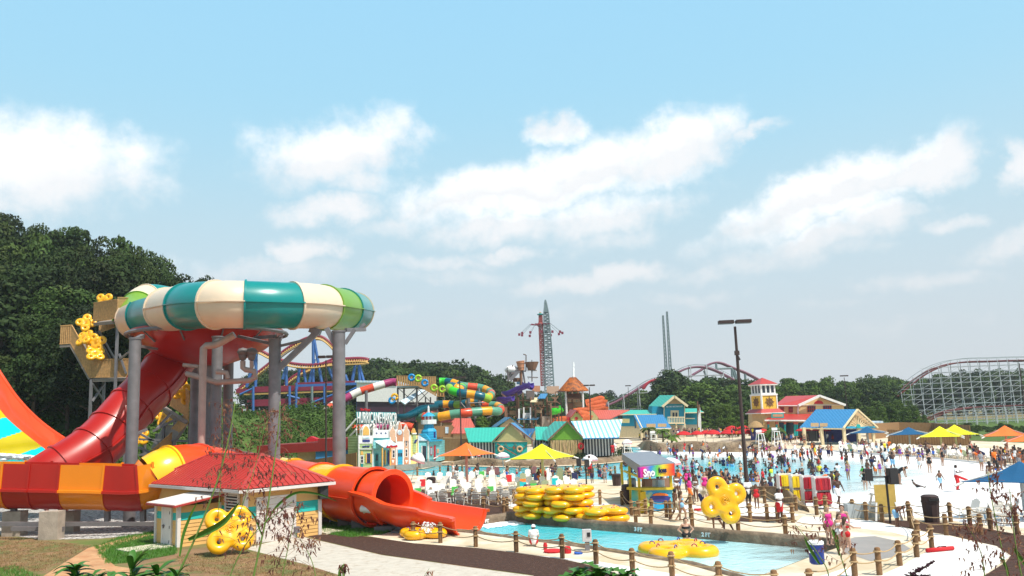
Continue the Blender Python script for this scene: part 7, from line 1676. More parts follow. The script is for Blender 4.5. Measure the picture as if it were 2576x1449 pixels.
crowd(14,[(1650,1215),(1790,1222),(1850,1235),(1850,1262),(1700,1262),(1700,1240)],'between kiosk and lamp post',['stand','walk','phone','hips'],(0,0),hs=.035,sizes=(.75,1.05))
crowd(62,[(2115,1130),(2330,1140),(2500,1152),(2600,1160),(2600,1176),(2480,1168),(2300,1152),(2120,1140)],'among the white chairs along the far beach',['stand','walk','phone','hips','stand','bend'],(0,0),hs=.04,sizes=(.75,1.0),far=True)
crowd(15,[(2480,1158),(2600,1168),(2600,1192),(2520,1186)],'at the right edge of the beach',['stand','walk','phone'],(0,0),hs=.035,sizes=(.95,1.1))
crowd(95,[(1690,1104),(1960,1103),(1975,1108),(1880,1113),(1700,1111)],'on the terrace under the red parasols',['stand','walk','phone'],(-.9,-.6),z=0,sizes=(.9,1.1),far=True)
crowd(22,[(1960,1108),(2110,1112),(2110,1122),(1980,1122)],'x',['stand','walk'],(0,0),sizes=(.9,1.1),far=True)
crowd(10,[(1590,1100),(1660,1099),(1660,1108),(1600,1112)],'x',['stand','walk'],(0,0),sizes=(.9,1.05),far=True)
crowd(22,[(1290,1185),(1340,1178),(1480,1176),(1590,1168),(1610,1195),(1540,1203),(1380,1200),(1300,1198)],'x',PW,(.9,1.35),far=True)
crowd(125,[(1640,1165),(1700,1150),(1900,1146),(2050,1158),(2120,1180),(2100,1225),(1980,1235),(1900,1225),(1750,1215),(1650,1205),(1600,1190)],'x',PW,(.8,1.3),far=True)
crowd(40,[(1640,1137),(1750,1132),(2000,1136),(2200,1146),(2090,1156),(1900,1148),(1700,1150)],'x',PW,(.2,.9),far=True)
keys=list(CM); o=CROWD.build('distant_crowd',[CM[k] for k in keys]); tag(o,'far crowd on the parasol terrace, the far beach and round the pavilions','crowd',None,'stuff')
# ================= chairs =================
plas=M('chair_resin',(.78,.74,.68),.45,.04,3); plasg=M('chair_resin_green',(.24,.27,.14),.5,.05,3); plasd=M('chair_resin_maroon',(.16,.05,.05),.5)
def chair_proto():
    t=T('lounge_chair','x','chair')
    mb=MB()
    for i in range(5): mb.box((-.22+.11*i,.0,.33+.0),(.10,.62,.025),0,0,Matrix.Rotation(rad(9),3,'X'))
    mb.box((0,-.27,.28),(.56,.04,.07)); mb.build('seat',plas,t)
    mb=MB(); Rm=Matrix.Rotation(rad(-24),3,'X')
    for i in range(5): hgt=.74-.11*abs(i-2)**1.5*.35; mb.add([],[]); mb.box(Vector((-.22+.11*i,.30,.30))+Rm@Vector((0,0,hgt/2)),(.104,.022,hgt),0,0,Rm)
    for zt in (.12,.34,.54): mb.box(Vector((0,.32,.30))+Rm@Vector((0,.02,zt)),(.54,.03,.05),0,0,Rm)
    mb.build('backrest',plas,t)
    for s in(-1,1):
        MB().tube([(s*.33,-.30,.50),(s*.34,0,.52),(s*.33,.34,.52)],.032,6).build('armrest',plas,t)
        MB().bar((s*.33,-.30,.50),(s*.33,-.34,0),.03,6).build('leg',plas,t); MB().bar((s*.33,.30,.52),(s*.32,.42,0),.03,6).build('leg',plas,t)
    return t
def join_tree(t,name):     # small far copy: one mesh
    mb=MB()
    for ch in t.children:
        me=ch.data; mb.add([tuple(v.co) for v in me.vertices],[tuple(p.vertices) for p in me.polygons])
    o=mb.build(name,plas); return o
CP=chair_proto(); CU=[]
far_o=join_tree(CP,'lounge_chair'); far_me=far_o.data; bpy.data.objects.remove(far_o)
rs=random.Random(9)
for r,Y in enumerate((61,64.5,68.5,73,78,83.5)):
    X=-9.6+rs.uniform(0,.4)+(.6*r if r<3 else .5); x1=4.2+.25*r
    while X<x1:
        if rs.random()<.9:
            green=(X>0 and rs.random()<.3); row=['nearest','second','third','fourth','fifth','farthest'][r]
            o=proto_place(CP,CU,loc=(X,Y+rs.uniform(-.3,.3),0),rz=(math.pi if r<2 else 0)+rs.uniform(-.35,.35),label='%s lounge chair in the %s row between the flume and the channel'%('green' if green else 'cream',row),group='lounge chairs before the channel')
            if green:
                for ch in o.children: link_mat(ch,plasg)
        X+=rs.choice((1.0,1.05,1.15))
k=0
for x0,y0,x1,y1,n in ((2118,1127,2320,1139,22),(2322,1139,2600,1158,24),(2120,1135,2325,1147,18),(2330,1147,2600,1168,20),(2400,1150,2600,1160,10)):
    for i in range(n):
        f=(i+rs.uniform(-.3,.3))/n; p=G(x0+(x1-x0)*f,y0+(y1-y0)*f); o=obj('lounge_chair',far_me,None,p); o.rotation_euler=(0,0,rs.uniform(-.6,.6)); g=rs.random()<.12
        if g: link_mat(o,plasg)
        tag(o,'%s lounge chair on the far beach %s'%('green' if g else 'white','left of the yellow parasols' if p.x<52 else 'right of the yellow parasols'),'chair','lounge chairs along the far beach')
for i in range(9):
    p=G(2440+i*14+rs.uniform(-4,4),1300+rs.uniform(0,22)); o=obj('lounge_chair',far_me,None,p); o.rotation_euler=(0,0,rs.uniform(0,6)); tag(o,'pale lounge chair in the cluttered group under the big blue parasol','chair','lounge chairs under the big blue parasol')
for i,(x,y) in enumerate(((1345,1198),(1365,1199),(1385,1200),(1250,1200),(1230,1200))):
    o=obj('lounge_chair',far_me,None,G(x,y)); link_mat(o,plasd); tag(o,'maroon chair at the channel edge near the orange parasol','chair','maroon chairs at the channel edge')
# towels and bags on chairs
for i in range(16):
    X=rs.uniform(-9,5.5); Y=rs.uniform(61,84); c=rs.choice(['red','green','blue','white','pink','teal','orange','navy']); mb=MB().sheet((X,Y,.42),(X+.5,Y,.42),(X+.5,Y+.55,.46),(X,Y+.55,.46),t=.05); mb.sheet((X,Y+.55,.46),(X+.5,Y+.55,.46),(X+.5,Y+.8,.95),(X,Y+.8,.95),t=.05); tag(mb.build('towel',cloth[c]),c+' towel draped over a lounge chair before the channel','towel','towels on the lounge chairs')
for i in range(26):
    f=rs.random(); p=G(2125+f*470,1135+f*22); c=rs.choice(['red','navy','blue','black','pink','teal']); mb=MB().lathe(p,[(.22,0),(.26,.2),(.2,.38),(.05,.42)],7); tag(mb.build('bag',cloth[c],None,True),c+' bag among the chairs on the far beach','bag','bags on the far beach')
# ================= lifeguard chairs, racks, bins, kiosk =================
def guard_chair(label,p,h=1.9,seat='red',guard=True,yellow=False,rz=0):
    t=T('lifeguard_chair',label,'lifeguard chair',(0,0,0),None,rz)
    for sx in (-1,1):
        for sy in (-1,1): MB().bar((sx*.62,sy*.7,0),(sx*.38,sy*.35,h),.06,4).build('leg',c_white,t)
    MB().bx(-.48,.48,-.42,.42,h-.04,h+.04).build('seat',c_white,t); MB().bx(-.44,.44,.38,.42,h+.15,h+.55).build('backrest',c_white,t)
    for z in (.5,1.0,1.5):
        MB().bx(-.56,.56,-.66+z*.18,-.60+z*.18,z-.04,z+.04).build('rung',c_white,t)
    for s in (-1,1): MB().bar((s*.46,-.4,h+.35),(s*.46,.42,h+.35),.04,4).build('armrest',c_white,t)
    if yellow: MB().bx(-.5,.5,.45,.5,.4,h+.6).build('back_panel',cl('panel_tan_yellow',(.62,.42,.10)),t)
    t.location=p; return t
for x,y,h,lb in ((1645,1124,2.2,'white lifeguard chair before the rock wall below the small pavilion'),(1915,1133,2.4,'white lifeguard chair with yellow vests at the right end of the rock wall'),(1955,1130,2.6,'tall white lifeguard chair left of the big pavilion'),(1540,1150,1.6,'white lifeguard chair on the planted peninsula, left of the tip'),(1578,1146,1.6,'white lifeguard chair at the tip of the planted peninsula'),(1202,1150,1.4,'white lifeguard chair behind the orange parasol'),(1236,1150,1.3,'white lifeguard chair before the teal wall of the olive gable hut')):
    guard_chair(lb,G(x,y),h,rz=.1)
t=guard_chair('tall white lifeguard chair with a yellow back panel behind the twin speakers',G(2225,1306),1.55,yellow=True,rz=3.05); t.scale=(1.05,1,.85)
for x,y,lb in ((1649,1118,'two'),(1484,1192,'one')):
    pass
PG(1484,1196,0,'stand',False,0,[('shirt','white'),('trunks','red')],'lifeguard in white and red standing under the white parasol by the channel',1.0,h=.03,z=.7)
PG(1055,1178,2.6,'stand',False,1,[('shirt','red'),('trunks','red')],'lifeguard in red under the tilted white parasol',1.0,h=.03,z=.6)
PG(1205,1151,0,'sit',False,1,[('shirt','white'),('trunks','red')],'lifeguard in white and red seated behind the orange parasol',1.0,h=.035,z=1.6)
PG(1542,1150,0,'stand',False,0,[('shirt','red'),('trunks','red')],'lifeguard in red standing on the planted peninsula',1.0,h=.035,z=.6)
# vest racks
yv=cl('vest_yellow',(.85,.62,.01)); rv=cl('vest_red',(.35,.01,.025))
for i,(x0,x1,m_,lb) in enumerate(((1963,1993,yv,'white rack hung with yellow life vests, leftmost of the four'),(1995,2021,yv,'white rack hung with yellow life vests, beside the dark red ones'),(2023,2051,rv,'white rack hung with dark red life vests, next to the yellow ones'),(2053,2089,rv,'white rack hung with dark red life vests, at the right end'))):
    Yr=57.5-i*1.5; base=G((x0+x1)/2,1262+i*4); Yr=base.y; t=T('vest_rack',lb,'rack',base,'life vest racks'); w_=(x1-x0)*Yr/F; h_=1.75
    for s in (-1,1): MB().bx(base.x+s*w_/2-.05,base.x+s*w_/2+.05,Yr-.3,Yr+.3,0,h_).build('side_post',c_white,t)
    for z in (h_,h_*.52): MB().bx(base.x-w_/2,base.x+w_/2,Yr-.05,Yr+.05,z-.05,z+.05).build('hanging_bar',c_white,t)
    for z in (h_,h_*.52):
        n=7
        for k in range(n):
            xx=base.x-w_/2+w_*(k+.5)/n; j=rs.uniform(-.05,.05); mb=MB(); mb.add([(xx-.06,Yr-.35+j,z-.08),(xx+.06,Yr-.33+j,z-.08),(xx+.07,Yr-.36+j,z-.72),(xx-.07,Yr-.34+j,z-.76),(xx-.06,Yr+.2,z-.08),(xx+.06,Yr+.2,z-.08),(xx+.07,Yr+.22,z-.7),(xx-.07,Yr+.22,z-.74)],[(0,1,2,3),(7,6,5,4),(0,4,5,1),(1,5,6,2),(2,6,7,3),(3,7,4,0)]); mb.build('life_vest',m_ if (k+i)%5 else (rv if m_ is yv else cloth['red']),t)
def bin_(label,p,w_=.6,h=1.1,lid=True,mat=None):
    t=T('trash_bin',label,'bin',(0,0,0)); m_=mat or cl('bin_brown',(.045,.022,.02)); mb=MB(); mb.lathe((0,0,0),[(w_*.42,0),(w_*.5,h*.72),(w_*.53,h*.73),(w_*.53,h*.78)],10); mb.build('bin_body',m_,t)
    mb=MB(); mb.lathe((0,0,0),[(w_*.5,h*.78),(w_*.5,h*.95),(w_*.36,h),(.01,h)],10); mb.build('lid',m_,t,20); MB().bx(-w_*.3,w_*.3,-w_*.56,-w_*.46,h*.8,h*.9).build('flap',blk,t); t.location=p
for x,y,lb,w_,h in ((2345,1313,'tall dark bin standing on the white walkway right of the twin speakers',.85,1.35),(1582,1268,'dark brown bin in front of the yellow snack kiosk',.9,1.3),(1085,1232,'dark bin among the cream lounge chairs',.8,1.1),(1328,1262,'dark bin left of the stacked rafts',.8,1.0),(1552,1222,'dark bin right of the stacked rafts among wheelchairs',.8,1.0),(2072,1272,'black bin in front of the dark red life vests',.8,1.2),(1622,1118,'small dark bin left of the rock wall',.8,1.3)):
    bin_(lb,G(x,y),w_,h)
mb=MB().bx(-1.3,1.3,-.3,.3,0,.75); o=mb.build('low_bench',cl('bench_grey',(.42,.46,.48))); tag(o,'long low grey bench wall below the twin speakers','bench'); o.location=G(2190,1301); 
# speakers on poles
for (x,yt,yb,lb,dx) in ((2237,1252,1318,'right black loudspeaker of the pair above the yellow lifeguard chair',.38),):
    b=G(2240,1316); t=T('speaker_pole','black pole carrying two loudspeakers beside the yellow lifeguard chair','pole',b); MB().bar((b.x,b.y,0),(b.x,b.y,2.35),.06,8).build('pole',blk,t); MB().bar((b.x-.7,b.y,2.35),(b.x+.4,b.y,2.3),.05,6).build('crossbar',blk,t)
    speaker_at(b+Vector((.28,-.12,2.35)),'right black loudspeaker of the pair above the yellow lifeguard chair',.1,.95); speaker_at(b+Vector((-.88,-.05,2.45)),'left black loudspeaker of the pair above the yellow lifeguard chair',-.25,.72)
b=G(1476,1232); t=T('speaker_pole','black pole with two loudspeakers above the stacked rafts','pole',b); MB().bar((b.x,b.y,0),(b.x,b.y,2.3),.06,8).build('pole',blk,t)
speaker_at(b+Vector((.1,-.1,2.1)),'right loudspeaker of the pair above the stacked rafts',.1,.75); speaker_at(b+Vector((-.55,-.05,2.2)),'left loudspeaker of the pair above the stacked rafts',-.2,.75)
# snack kiosk
kb0=G(1600,1268); t=T('snack_kiosk','yellow open-sided snack kiosk with a rainbow sign and a bright counter mural','kiosk',kb0); Yk1=G(1690,1292).y
kyel=cl('kiosk_yellow',(.62,.46,.02)); kgry=cl('kiosk_roof_grey',(.20,.22,.26),.5); rain=M('rainbow_print',(.5,.02,.12),.5); 
# rainbow: procedural bands across the board
def print_mat(name,stops,ax=0,lo=0,hi=1,ns=1.2,dist=.35):
    m=bpy.data.materials.new(name); m.use_nodes=True; n=m.node_tree.nodes; l=m.node_tree.links; b=n['Principled BSDF']; b.inputs['Roughness'].default_value=.5
    tc=n.new('ShaderNodeTexCoord'); sx=n.new('ShaderNodeSeparateXYZ'); l.new(tc.outputs['Generated'],sx.inputs[0]); nz=n.new('ShaderNodeTexNoise'); nz.inputs['Scale'].default_value=ns; l.new(tc.outputs['Generated'],nz.inputs[0])
    a=n.new('ShaderNodeMath'); a.operation='MULTIPLY_ADD'; l.new(nz.outputs['Fac'],a.inputs[0]); a.inputs[1].default_value=dist; l.new(sx.outputs[ax],a.inputs[2]); s=n.new('ShaderNodeMath'); s.operation='SUBTRACT'; l.new(a.outputs[0],s.inputs[0]); s.inputs[1].default_value=dist/2
    r=n.new('ShaderNodeValToRGB'); e=r.color_ramp.elements
    while len(e)<len(stops): e.new(.5)
    for q,(p,c) in zip(e,stops): q.position=p; q.color=(*c,1)
    l.new(s.outputs[0],r.inputs[0]); l.new(r.outputs[0],b.inputs['Base Color']); return m
rain=print_mat('rainbow_print',[(0,(.25,.02,.35)),(.15,(.75,.02,.25)),(.35,(.03,.2,.6)),(.5,(.1,.5,.1)),(.65,(.85,.6,.02)),(.82,(.8,.2,.01)),(1,(.6,.01,.02))])
mur=print_mat('mural_print',[(0,(.05,.45,.45)),(.25,(.5,.6,.05)),(.45,(.02,.25,.55)),(.7,(.0,.35,.6)),(1,(.1,.4,.5))],0,0,1,3,.6)
KA=G(1568,1256); KB=G(1612,1292); KC=G(1692,1282)      # left-back, front-left, front-right corners
KP=VPl(KB,KC); KL=VPl(KA,KB)
def zt(x,y): return KP.at(x,y).z
KP.q('counter_mural',mur,t,[(1614,1232),(1692,1230),(1692,1282),(1614,1286)],.1,.9); KP.q('counter_top',kyel,t,[(1610,1228),(1696,1226),(1696,1232),(1610,1234)],.25,1.2)
for k_ in range(1):
    KP.q('bowl_picture',cl('bowl_navy',(.03,.03,.2)),t,[(1662+26*math.cos(a),1252+11*math.sin(a)*(1 if math.sin(a)>0 else .5)) for a in [i*math.pi/8 for i in range(16)]],.14,.03); KP.q('food_picture',cloth['orange'],t,[(1662+20*math.cos(a),1247-7*math.sin(a)) for a in [i*math.pi/6 for i in range(7)]],.16,.03)
KP.q('sign_board',rain,t,[(1609,1176),(1696,1166),(1698,1196),(1611,1202)],.95,.2)
sgn=text('Sno',.62,cloth['white'],t,KP.at(1633,1190,1.0),math.atan2(KP.d.y,KP.d.x),bold=.02); text('Ices',.42,cloth['navy'],t,KP.at(1667,1183,1.0),math.atan2(KP.d.y,KP.d.x),bold=.015)
r0a,r0b=KP.at(1565,1172,1.0),KP.at(1700,1170,.6)
Rz=KP.at(1600,1180).z
q0=KP.at(1612,1202,.6); q1=KP.at(1700,1196,.6); dv_=(KA-KB); q2=q1+dv_*1.05; q3=q0+dv_*1.05
zR=q0.z+.1
MB().add([(q0.x,q0.y,zR),(q1.x,q1.y,zR),(q2.x,q2.y,zR+.5),(q3.x,q3.y,zR+.5),(q0.x,q0.y,zR+.62),(q1.x,q1.y,zR+.62),(q2.x,q2.y,zR+.95),(q3.x,q3.y,zR+.95)],[(0,1,2,3),(4,7,6,5),(0,4,5,1),(1,5,6,2),(2,6,7,3),(3,7,4,0)]).build('roof',kgry,t)
for p in (KB,KC,KC+dv_,KA,KB+dv_*.5): MB().bx(p.x-.08,p.x+.08,p.y-.08,p.y+.08,0,zR+.3).build('post',kyel,t)
KL.q('side_counter',kyel,t,[(1568,1222),(1612,1238),(1612,1290),(1568,1256)],.0,.3); KL.q('side_rail',kyel,t,[(1568,1183),(1612,1200),(1612,1205),(1568,1187)],.0,.15)
KP.q('back_shelf',tim,t,[(1622,1205),(1690,1203),(1690,1228),(1622,1230)],-2.2,.3); KP.q('sales_window',c_lb,t,[(1655,1208),(1672,1207),(1672,1225),(1655,1226)],-.6,.5)
mb=MB().lathe(G(1592,1262),[(.3,0),(.3,1.5),(.2,1.6)],10); tag(mb.build('drinks_bin',cl('grey_bin',(.2,.24,.28)),None,30),'grey drinks machine standing at the left corner of the snack kiosk','drinks machine')
# water cooler on its post, control box, odd things on the near edge
b=G(2063,1500); t=T('water_cooler','blue drinks cooler with a white lid on a fence post by the pool end','cooler',b+Vector((0,0,1.05))); 
co=b+Vector((0,0,1.0)); t.location=co; MB().lathe(co,[(.19,0),(.235,.05),(.245,.62)],16).build('cooler_body',cl('cooler_blue',(.01,.035,.22),.4),t,40); MB().lathe(co,[(.255,.62),(.255,.70),(.2,.73),(.01,.73)],16).build('lid',c_white,t,40); MB().box(co+Vector((-.22,-.14,.42)),(.14,.1,.08)).build('tap',c_white,t)
b=G(1478,1385); t=T('control_box','grey pool control box on a short pedestal at the near pool edge','control box',b); MB().bx(b.x-.10,b.x+.10,b.y-.1,b.y+.1,0,.42).build('pedestal',steel,t); MB().bx(b.x-.2,b.x+.2,b.y-.14,b.y+.14,.4,.92).build('cabinet',cl('box_grey',(.55,.53,.53)),t); MB().bx(b.x+.0,b.x+.14,b.y-.17,b.y-.13,.62,.8).build('display',blk,t)
for x,y,c,s,lb in ((1392,1389,'red',(.9,.35,.12),'red rescue bag lying on the near pool edge by the fence'),(1428,1392,'red',(.35,.3,.3),'small red cooler on the near pool edge'),(1455,1394,'blue',(.4,.25,.12),'blue and white towel heap beside the control box'),(1372,1383,'red',(.2,.2,.3),'red pack beside the seated lifeguard')):
    p=G(x,y); mb=MB(); mb.lathe((p.x,p.y,0),[(s[0]*.45,0),(s[0]*.5,s[2]*.6),(s[0]*.35,s[2]),(.01,s[2]*1.05)],9); tag(mb.build('pool_gear',cloth[c],None,30),lb,'bag')
# depth markings
for s,x,y in (('1 FT',1217,1310),('3 FT',1592,1334),('2 FT',1743,1352),('1 FT',1894,1366)):
    P_=G(x,y,.0); k_=min(range(1,6),key=lambda i:(Vector(XPw[i])-P_.to_2d()).length+(Vector(XPw[i+1])-P_.to_2d()).length); a=math.atan2(XPw[k_+1].y-XPw[k_].y,XPw[k_+1].x-XPw[k_].x); a_=Vector(XPw[k_]); d=(Vector(XPw[k_+1])-a_).normalized(); tt=(P_.to_2d()-a_).dot(d); q=a_+d*tt; n=Vector((d.y,-d.x)); n=n if n.y<0 else -n
    tmp=T('depth_marking','white depth marking reading %s on the coping %s'%(s,{1217:'right of the flume end',1592:'in front of the low raft stack',1743:'beside the bathing woman',1894:'below the carried raft'}[x]),'marking',(q.x,q.y,0)); text(s,.27,c_white,tmp,(q.x+n.x*.12,q.y+n.y*.12,-.02),a,bold=.012,ext=.015)
# red parasols
RP=[(690,860,905,80),(850,857,902,70),(950,850,898,62),(1040,845,897,85),(1270,795,838,72),(1235,838,892,95),(1410,790,832,66),(1425,835,892,95),(1555,840,892,66),(1650,832,887,76),(2135,822,857,85),(2290,832,852,50),(2400,835,857,60)]
names=['leftmost of the terrace row','second of the terrace row','third of the terrace row','fourth of the terrace row','in the back row, left one','wide one in the middle of the terrace row','in the back row, right one','in front of the back row','second from the right on the terrace','rightmost on the terrace','behind the big pavilion, left one','behind the big pavilion, middle one','behind the big pavilion, right one']
for i,((x,ya,ye,hw),nm) in enumerate(zip(RP,names)):
    X_,ya_=Q(x,ya); _,ye_=Q(x,ye); umb_small('red parasol '+nm,X_,ya_,ye_,hw*.2083*1.2,(158+ (i%3)*4 if i<10 and i not in(4,6) else 172 if i<10 else 143),0,fr_,ribs=6,fringe=False,group='red parasols')
# thatched stand and palms, planting
t=thing('thatched_stand','round thatched stand between the terrace and the tower house','stand',1900,160); p=A(*Q(1560,800),160); MB().lathe((p.x,160,0),[(1.6,2.6),(1.4,2.9),(.8,3.5),(.1,3.8)],14).build('thatch',cl('thatch',(.35,.22,.10),.9),t); MB().lathe((p.x,160,0),[(1.1,0),(1.1,2.5)],12).build('counter',c_navy,t)
def palm(x,y,h,label,n=16,L_=1.9,nm='palm'):
    b=G(x,y); t=T(nm,label,'plant',b,None); MB().tube([(b.x,b.y,0),(b.x+.05,b.y,h*.5),(b.x,b.y,h)],[.2,.16,.14],7).build('trunk',bark,t); mb=MB()
    for k in range(n):
        a=k*2.4; e=.2+.9*rs.random(); P=[]
        for i in range(6): s=i/5; P.append(Vector((b.x+math.cos(a)*L_*s*math.cos(e*.6),b.y+math.sin(a)*L_*s*math.cos(e*.6),h+L_*(math.sin(e)*s-.75*s*s))))
        for p,q in zip(P[:-1],P[1:]):
            sd=Vector((-math.sin(a),math.cos(a),0))*.28; mb.add([p,p+sd-Vector((0,0,.18)),q+sd-Vector((0,0,.18)),q,p-sd-Vector((0,0,.18)),q-sd-Vector((0,0,.18))],[(0,1,2,3),(0,3,5,4)])
    mb.build('fronds',leafl,t)
for x,y,h,lb in ((1633,1112,2.6,'dark palm left of the bathhouse pavilion posts'),(1668,1112,2.2,'dark palm between the pavilion and the rock wall'),(1952,1126,2.6,'palm at the right end of the parasol terrace'),(1930,1124,1.8,'low palm beside the lifeguard chair'),(1690,1114,1.2,'low palm on top of the rock wall')): palm(x,y,h,lb)
def bush(p,r,label,n=900,mat=leafm,ls=.1,group=None,nm='shrub'):
    rg=np.random.default_rng(int(abs(p.x*91+p.y*7))+3); d=rg.normal(size=(n,3)); d/=np.linalg.norm(d,axis=1)[:,None]; d[:,2]=abs(d[:,2]); q=np.array(p)+d*np.array([r,r*.8,r*.8])*(.6+.45*rg.random(n))[:,None]
    V,Fc=leaf_quads(q,d,ls,rg); o=obj(nm,mesh_np(nm,V,Fc,mat,False)); tag(o,label,'plant',group)
for x,y,r,lb in ((1535,1150,1.8,'green shrub on the planted peninsula'),(1505,1152,1.5,'green shrub on the planted peninsula'),(1570,1142,1.4,'green shrub on the planted peninsula'),(1190,1156,1.0,'green shrub on the planted peninsula'),(1240,1158,.9,'green shrub on the planted peninsula'),(1460,1156,1.2,'green shrub on the planted peninsula'),(1130,1158,1.0,'green shrub on the planted peninsula')): bush(G(x,y),r,lb,500,ls=.14,group='shrubs on the peninsula')
# ================= foreground plants =================
gst_=cl('grass_stem',(.16,.26,.05),.6); gbl=cl('grass_blade',(.07,.20,.015),.5); seed=M('seed_head',(.15,.045,.035),.8,.4,40,spots=((.42,.22,.12),9,.5,.62)); bl2=cl('broad_leaf',(.045,.15,.015),.45)
rgz=random.Random(77)
def stalk(pts,Y,label,r=.007,heads=(),blades=(),spread=.35,nseed=60,name='seed_grass'):
    P=[A(x,y,Y) for x,y in pts]; t=T(name,label,'grass stalk',(P[0].x,P[0].y,P[0].z)); C=[Vector(q) for q in cr(P,6)]
    MB().tube(C,[r*(1-.6*i/len(C)) for i in range(len(C))],6).build('stem',gst_,t,True)
    mb=MB()
    for (a,b,sp,ns) in heads:      # fraction range along the stem, spread m, count
        for k in range(int(ns*.42)):
            f=a+(b-a)*rgz.random(); p=C[min(len(C)-1,int(f*(len(C)-1)))]; d=Vector((rgz.gauss(0,1),rgz.gauss(0,.7),rgz.uniform(-.2,1.1))).normalized(); L_=sp*rgz.uniform(.3,1)*(1.1-.6*(f-a)/(b-a+1e-6))
            q=p+d*L_+Vector((0,0,-.25*L_)); mb.tube([p,p.lerp(q,.5)+Vector((0,0,.1*L_)),q],.0013,3)
            for j in range(rgz.randint(2,3)):
                s=p.lerp(q,rgz.uniform(.45,1.0)); e=s+Vector((rgz.gauss(0,.012),0,-rgz.uniform(.018,.042))); mb.bar(s,e,.0062,4,.002)
    if mb.v: mb.build('seed_head',seed,t)
    for bl in blades:
        Q_=[A(x,y,Y) for x,y in bl[:-1]]; w_=bl[-1]; c=[Vector(q) for q in cr(Q_,6)]; n=len(c); mb=MB(); vs=[]
        for i,p in enumerate(c):
            tng=(c[min(i+1,n-1)]-c[max(i-1,0)]).normalized(); u=tng.cross(Vector((0,1,.3))).normalized(); ww=w_*math.sin(math.pi*(.12+.88*i/(n-1)))**.7; vs+=[p-u*ww,p+Vector((0,.004+ww*.5,0)),p+u*ww]
        mb.add(vs,[(i*3+j,(i+1)*3+j,(i+1)*3+j+1,i*3+j+1) for i in range(n-1) for j in range(2)]); mb.build('blade',gbl,t,True)
stalk([(425,1500),(455,1430),(495,1345),(528,1262),(556,1180),(578,1090),(592,1010)],7.0,'tall seeding grass stalk crossing the left wall of the yellow pump house',.010,[(.5,1,.36,110)],[[(473,1358),(520,1338),(566,1310),(602,1263),.026],[(452,1400),(460,1350),(478,1300),(497,1262),.012]])
stalk([(628,1500),(640,1440),(655,1370),(668,1310),(680,1230),(690,1160),(700,1080),(705,1010)],6.5,'tall seeding grass stalk in front of the double door of the pump house',.009,[(.42,1,.40,150)],[[(668,1316),(700,1270),(745,1240),(800,1243),(850,1262),.010],[(660,1350),(640,1300),(618,1275),.008]])
stalk([(560,1500),(600,1400),(650,1330),(700,1290),(735,1262)],6.0,'thin seeding grass stalk leaning right across the doors',.005,[(.35,1,.30,90)])
stalk([(700,1500),(720,1400),(735,1330),(745,1280)],6.0,'short seeding grass stalk over the pale service path',.004,[(.2,1,.32,90)])
stalk([(800,1500),(790,1430),(770,1380),(742,1340)],6.5,'bent seeding grass stalk right of the pump house doors',.004,[(.3,1,.28,60)])
stalk([(548,1300),(556,1200),(560,1100),(558,1000)],8.0,'reddish seed plume in front of the grey slide columns',.004,[(.3,1,.30,110)])
stalk([(600,1300),(640,1180),(665,1080),(690,1030)],7.6,'reddish seed plume above the ridge of the red roof',.004,[(.3,1,.34,120)])
stalk([(2095,1560),(2085,1449),(2062,1400),(2030,1355),(2000,1320)],7.5,'seeding grass stalk leaning left in front of the drinks cooler',.006,[(.45,1,.30,50)],[[(2062,1420),(2040,1385),(2022,1350),.014]])
stalk([(2150,1540),(2130,1449),(2115,1400),(2100,1360),(2085,1320),(2060,1280)],7.5,'seeding grass stalk before the girls at the wet ramp',.006,[(.5,1,.22,40)],[[(2112,1398),(2102,1350),(2093,1330),.016]])
stalk([(2560,1560),(2535,1449),(2520,1380),(2505,1310),(2492,1240),(2485,1190)],7.0,'seeding grass stalk over the mulch bed, leftmost at the right edge',.006,[(.35,1,.42,120)],[[(2515,1400),(2528,1420),(2540,1450),.012]])
stalk([(2600,1560),(2570,1449),(2555,1370),(2545,1290),(2540,1230)],6.5,'seeding grass stalk under the large blue parasol',.006,[(.3,1,.40,110)],[[(2550,1380),(2565,1400),(2590,1440),.014]])
stalk([(2500,1560),(2480,1470),(2470,1400),(2450,1350),(2430,1320)],6.5,'dry seeding grass stalk at the bottom right corner',.005,[(.2,1,.36,110)])
stalk([(870,1560),(866,1470),(862,1430),(866,1418)],6,'small green seed spike at the bottom edge over the service path',.010,[(.6,1,.05,30)],[[(856,1465),(855,1440),(862,1420),.012]])
stalk([(1062,1560),(1060,1480),(1068,1449),(1080,1430)],6,'small dark seed sprig over the mulch bed at the bottom edge',.003,[(.4,1,.10,22)])
def leafy(cx,cy,Y,label,leaves,L_=.3,w_=.05,name='leafy_weed',mat=None,lobed=False,up=1.0):
    b=A(cx,cy,Y); t=T(name,label,'plant',b); MB().tube([b-Vector((0,0,.6)),b],[.012,.01],6).build('stem',gst_,t); mb=MB()
    for k in range(leaves):
        a=k*2.4+rgz.uniform(-.3,.3); e=rgz.uniform(.1,1.1)*up; L2=L_*rgz.uniform(.6,1.1); o_=b+Vector((0,0,-rgz.random()*L_*.7)); d=Vector((math.cos(a)*math.cos(e),math.sin(a)*math.cos(e),math.sin(e))); sd=d.cross(Vector((0,0,1))).normalized(); upv=sd.cross(d).normalized(); vs=[];n=7
        for i in range(n+1):
            s=i/n; p=o_+d*L2*s-Vector((0,0,L2*.45*s*s)); ww=w_*math.sin(math.pi*min(1,.08+.92*s))**.8*(1 if not lobed else (.55+.75*(i%2))); vs+=[p-sd*ww+upv*ww*.35,p,p+sd*ww+upv*ww*.35]
        mb.add(vs,[(i*3+j,(i+1)*3+j,(i+1)*3+j+1,i*3+j+1) for i in range(n) for j in range(2)])
    mb.build('leaves',mat or bl2,t,not lobed)
leafy(190,1425,8,'dark leafy weed at the bottom left over the clay track',40,.26,.03)
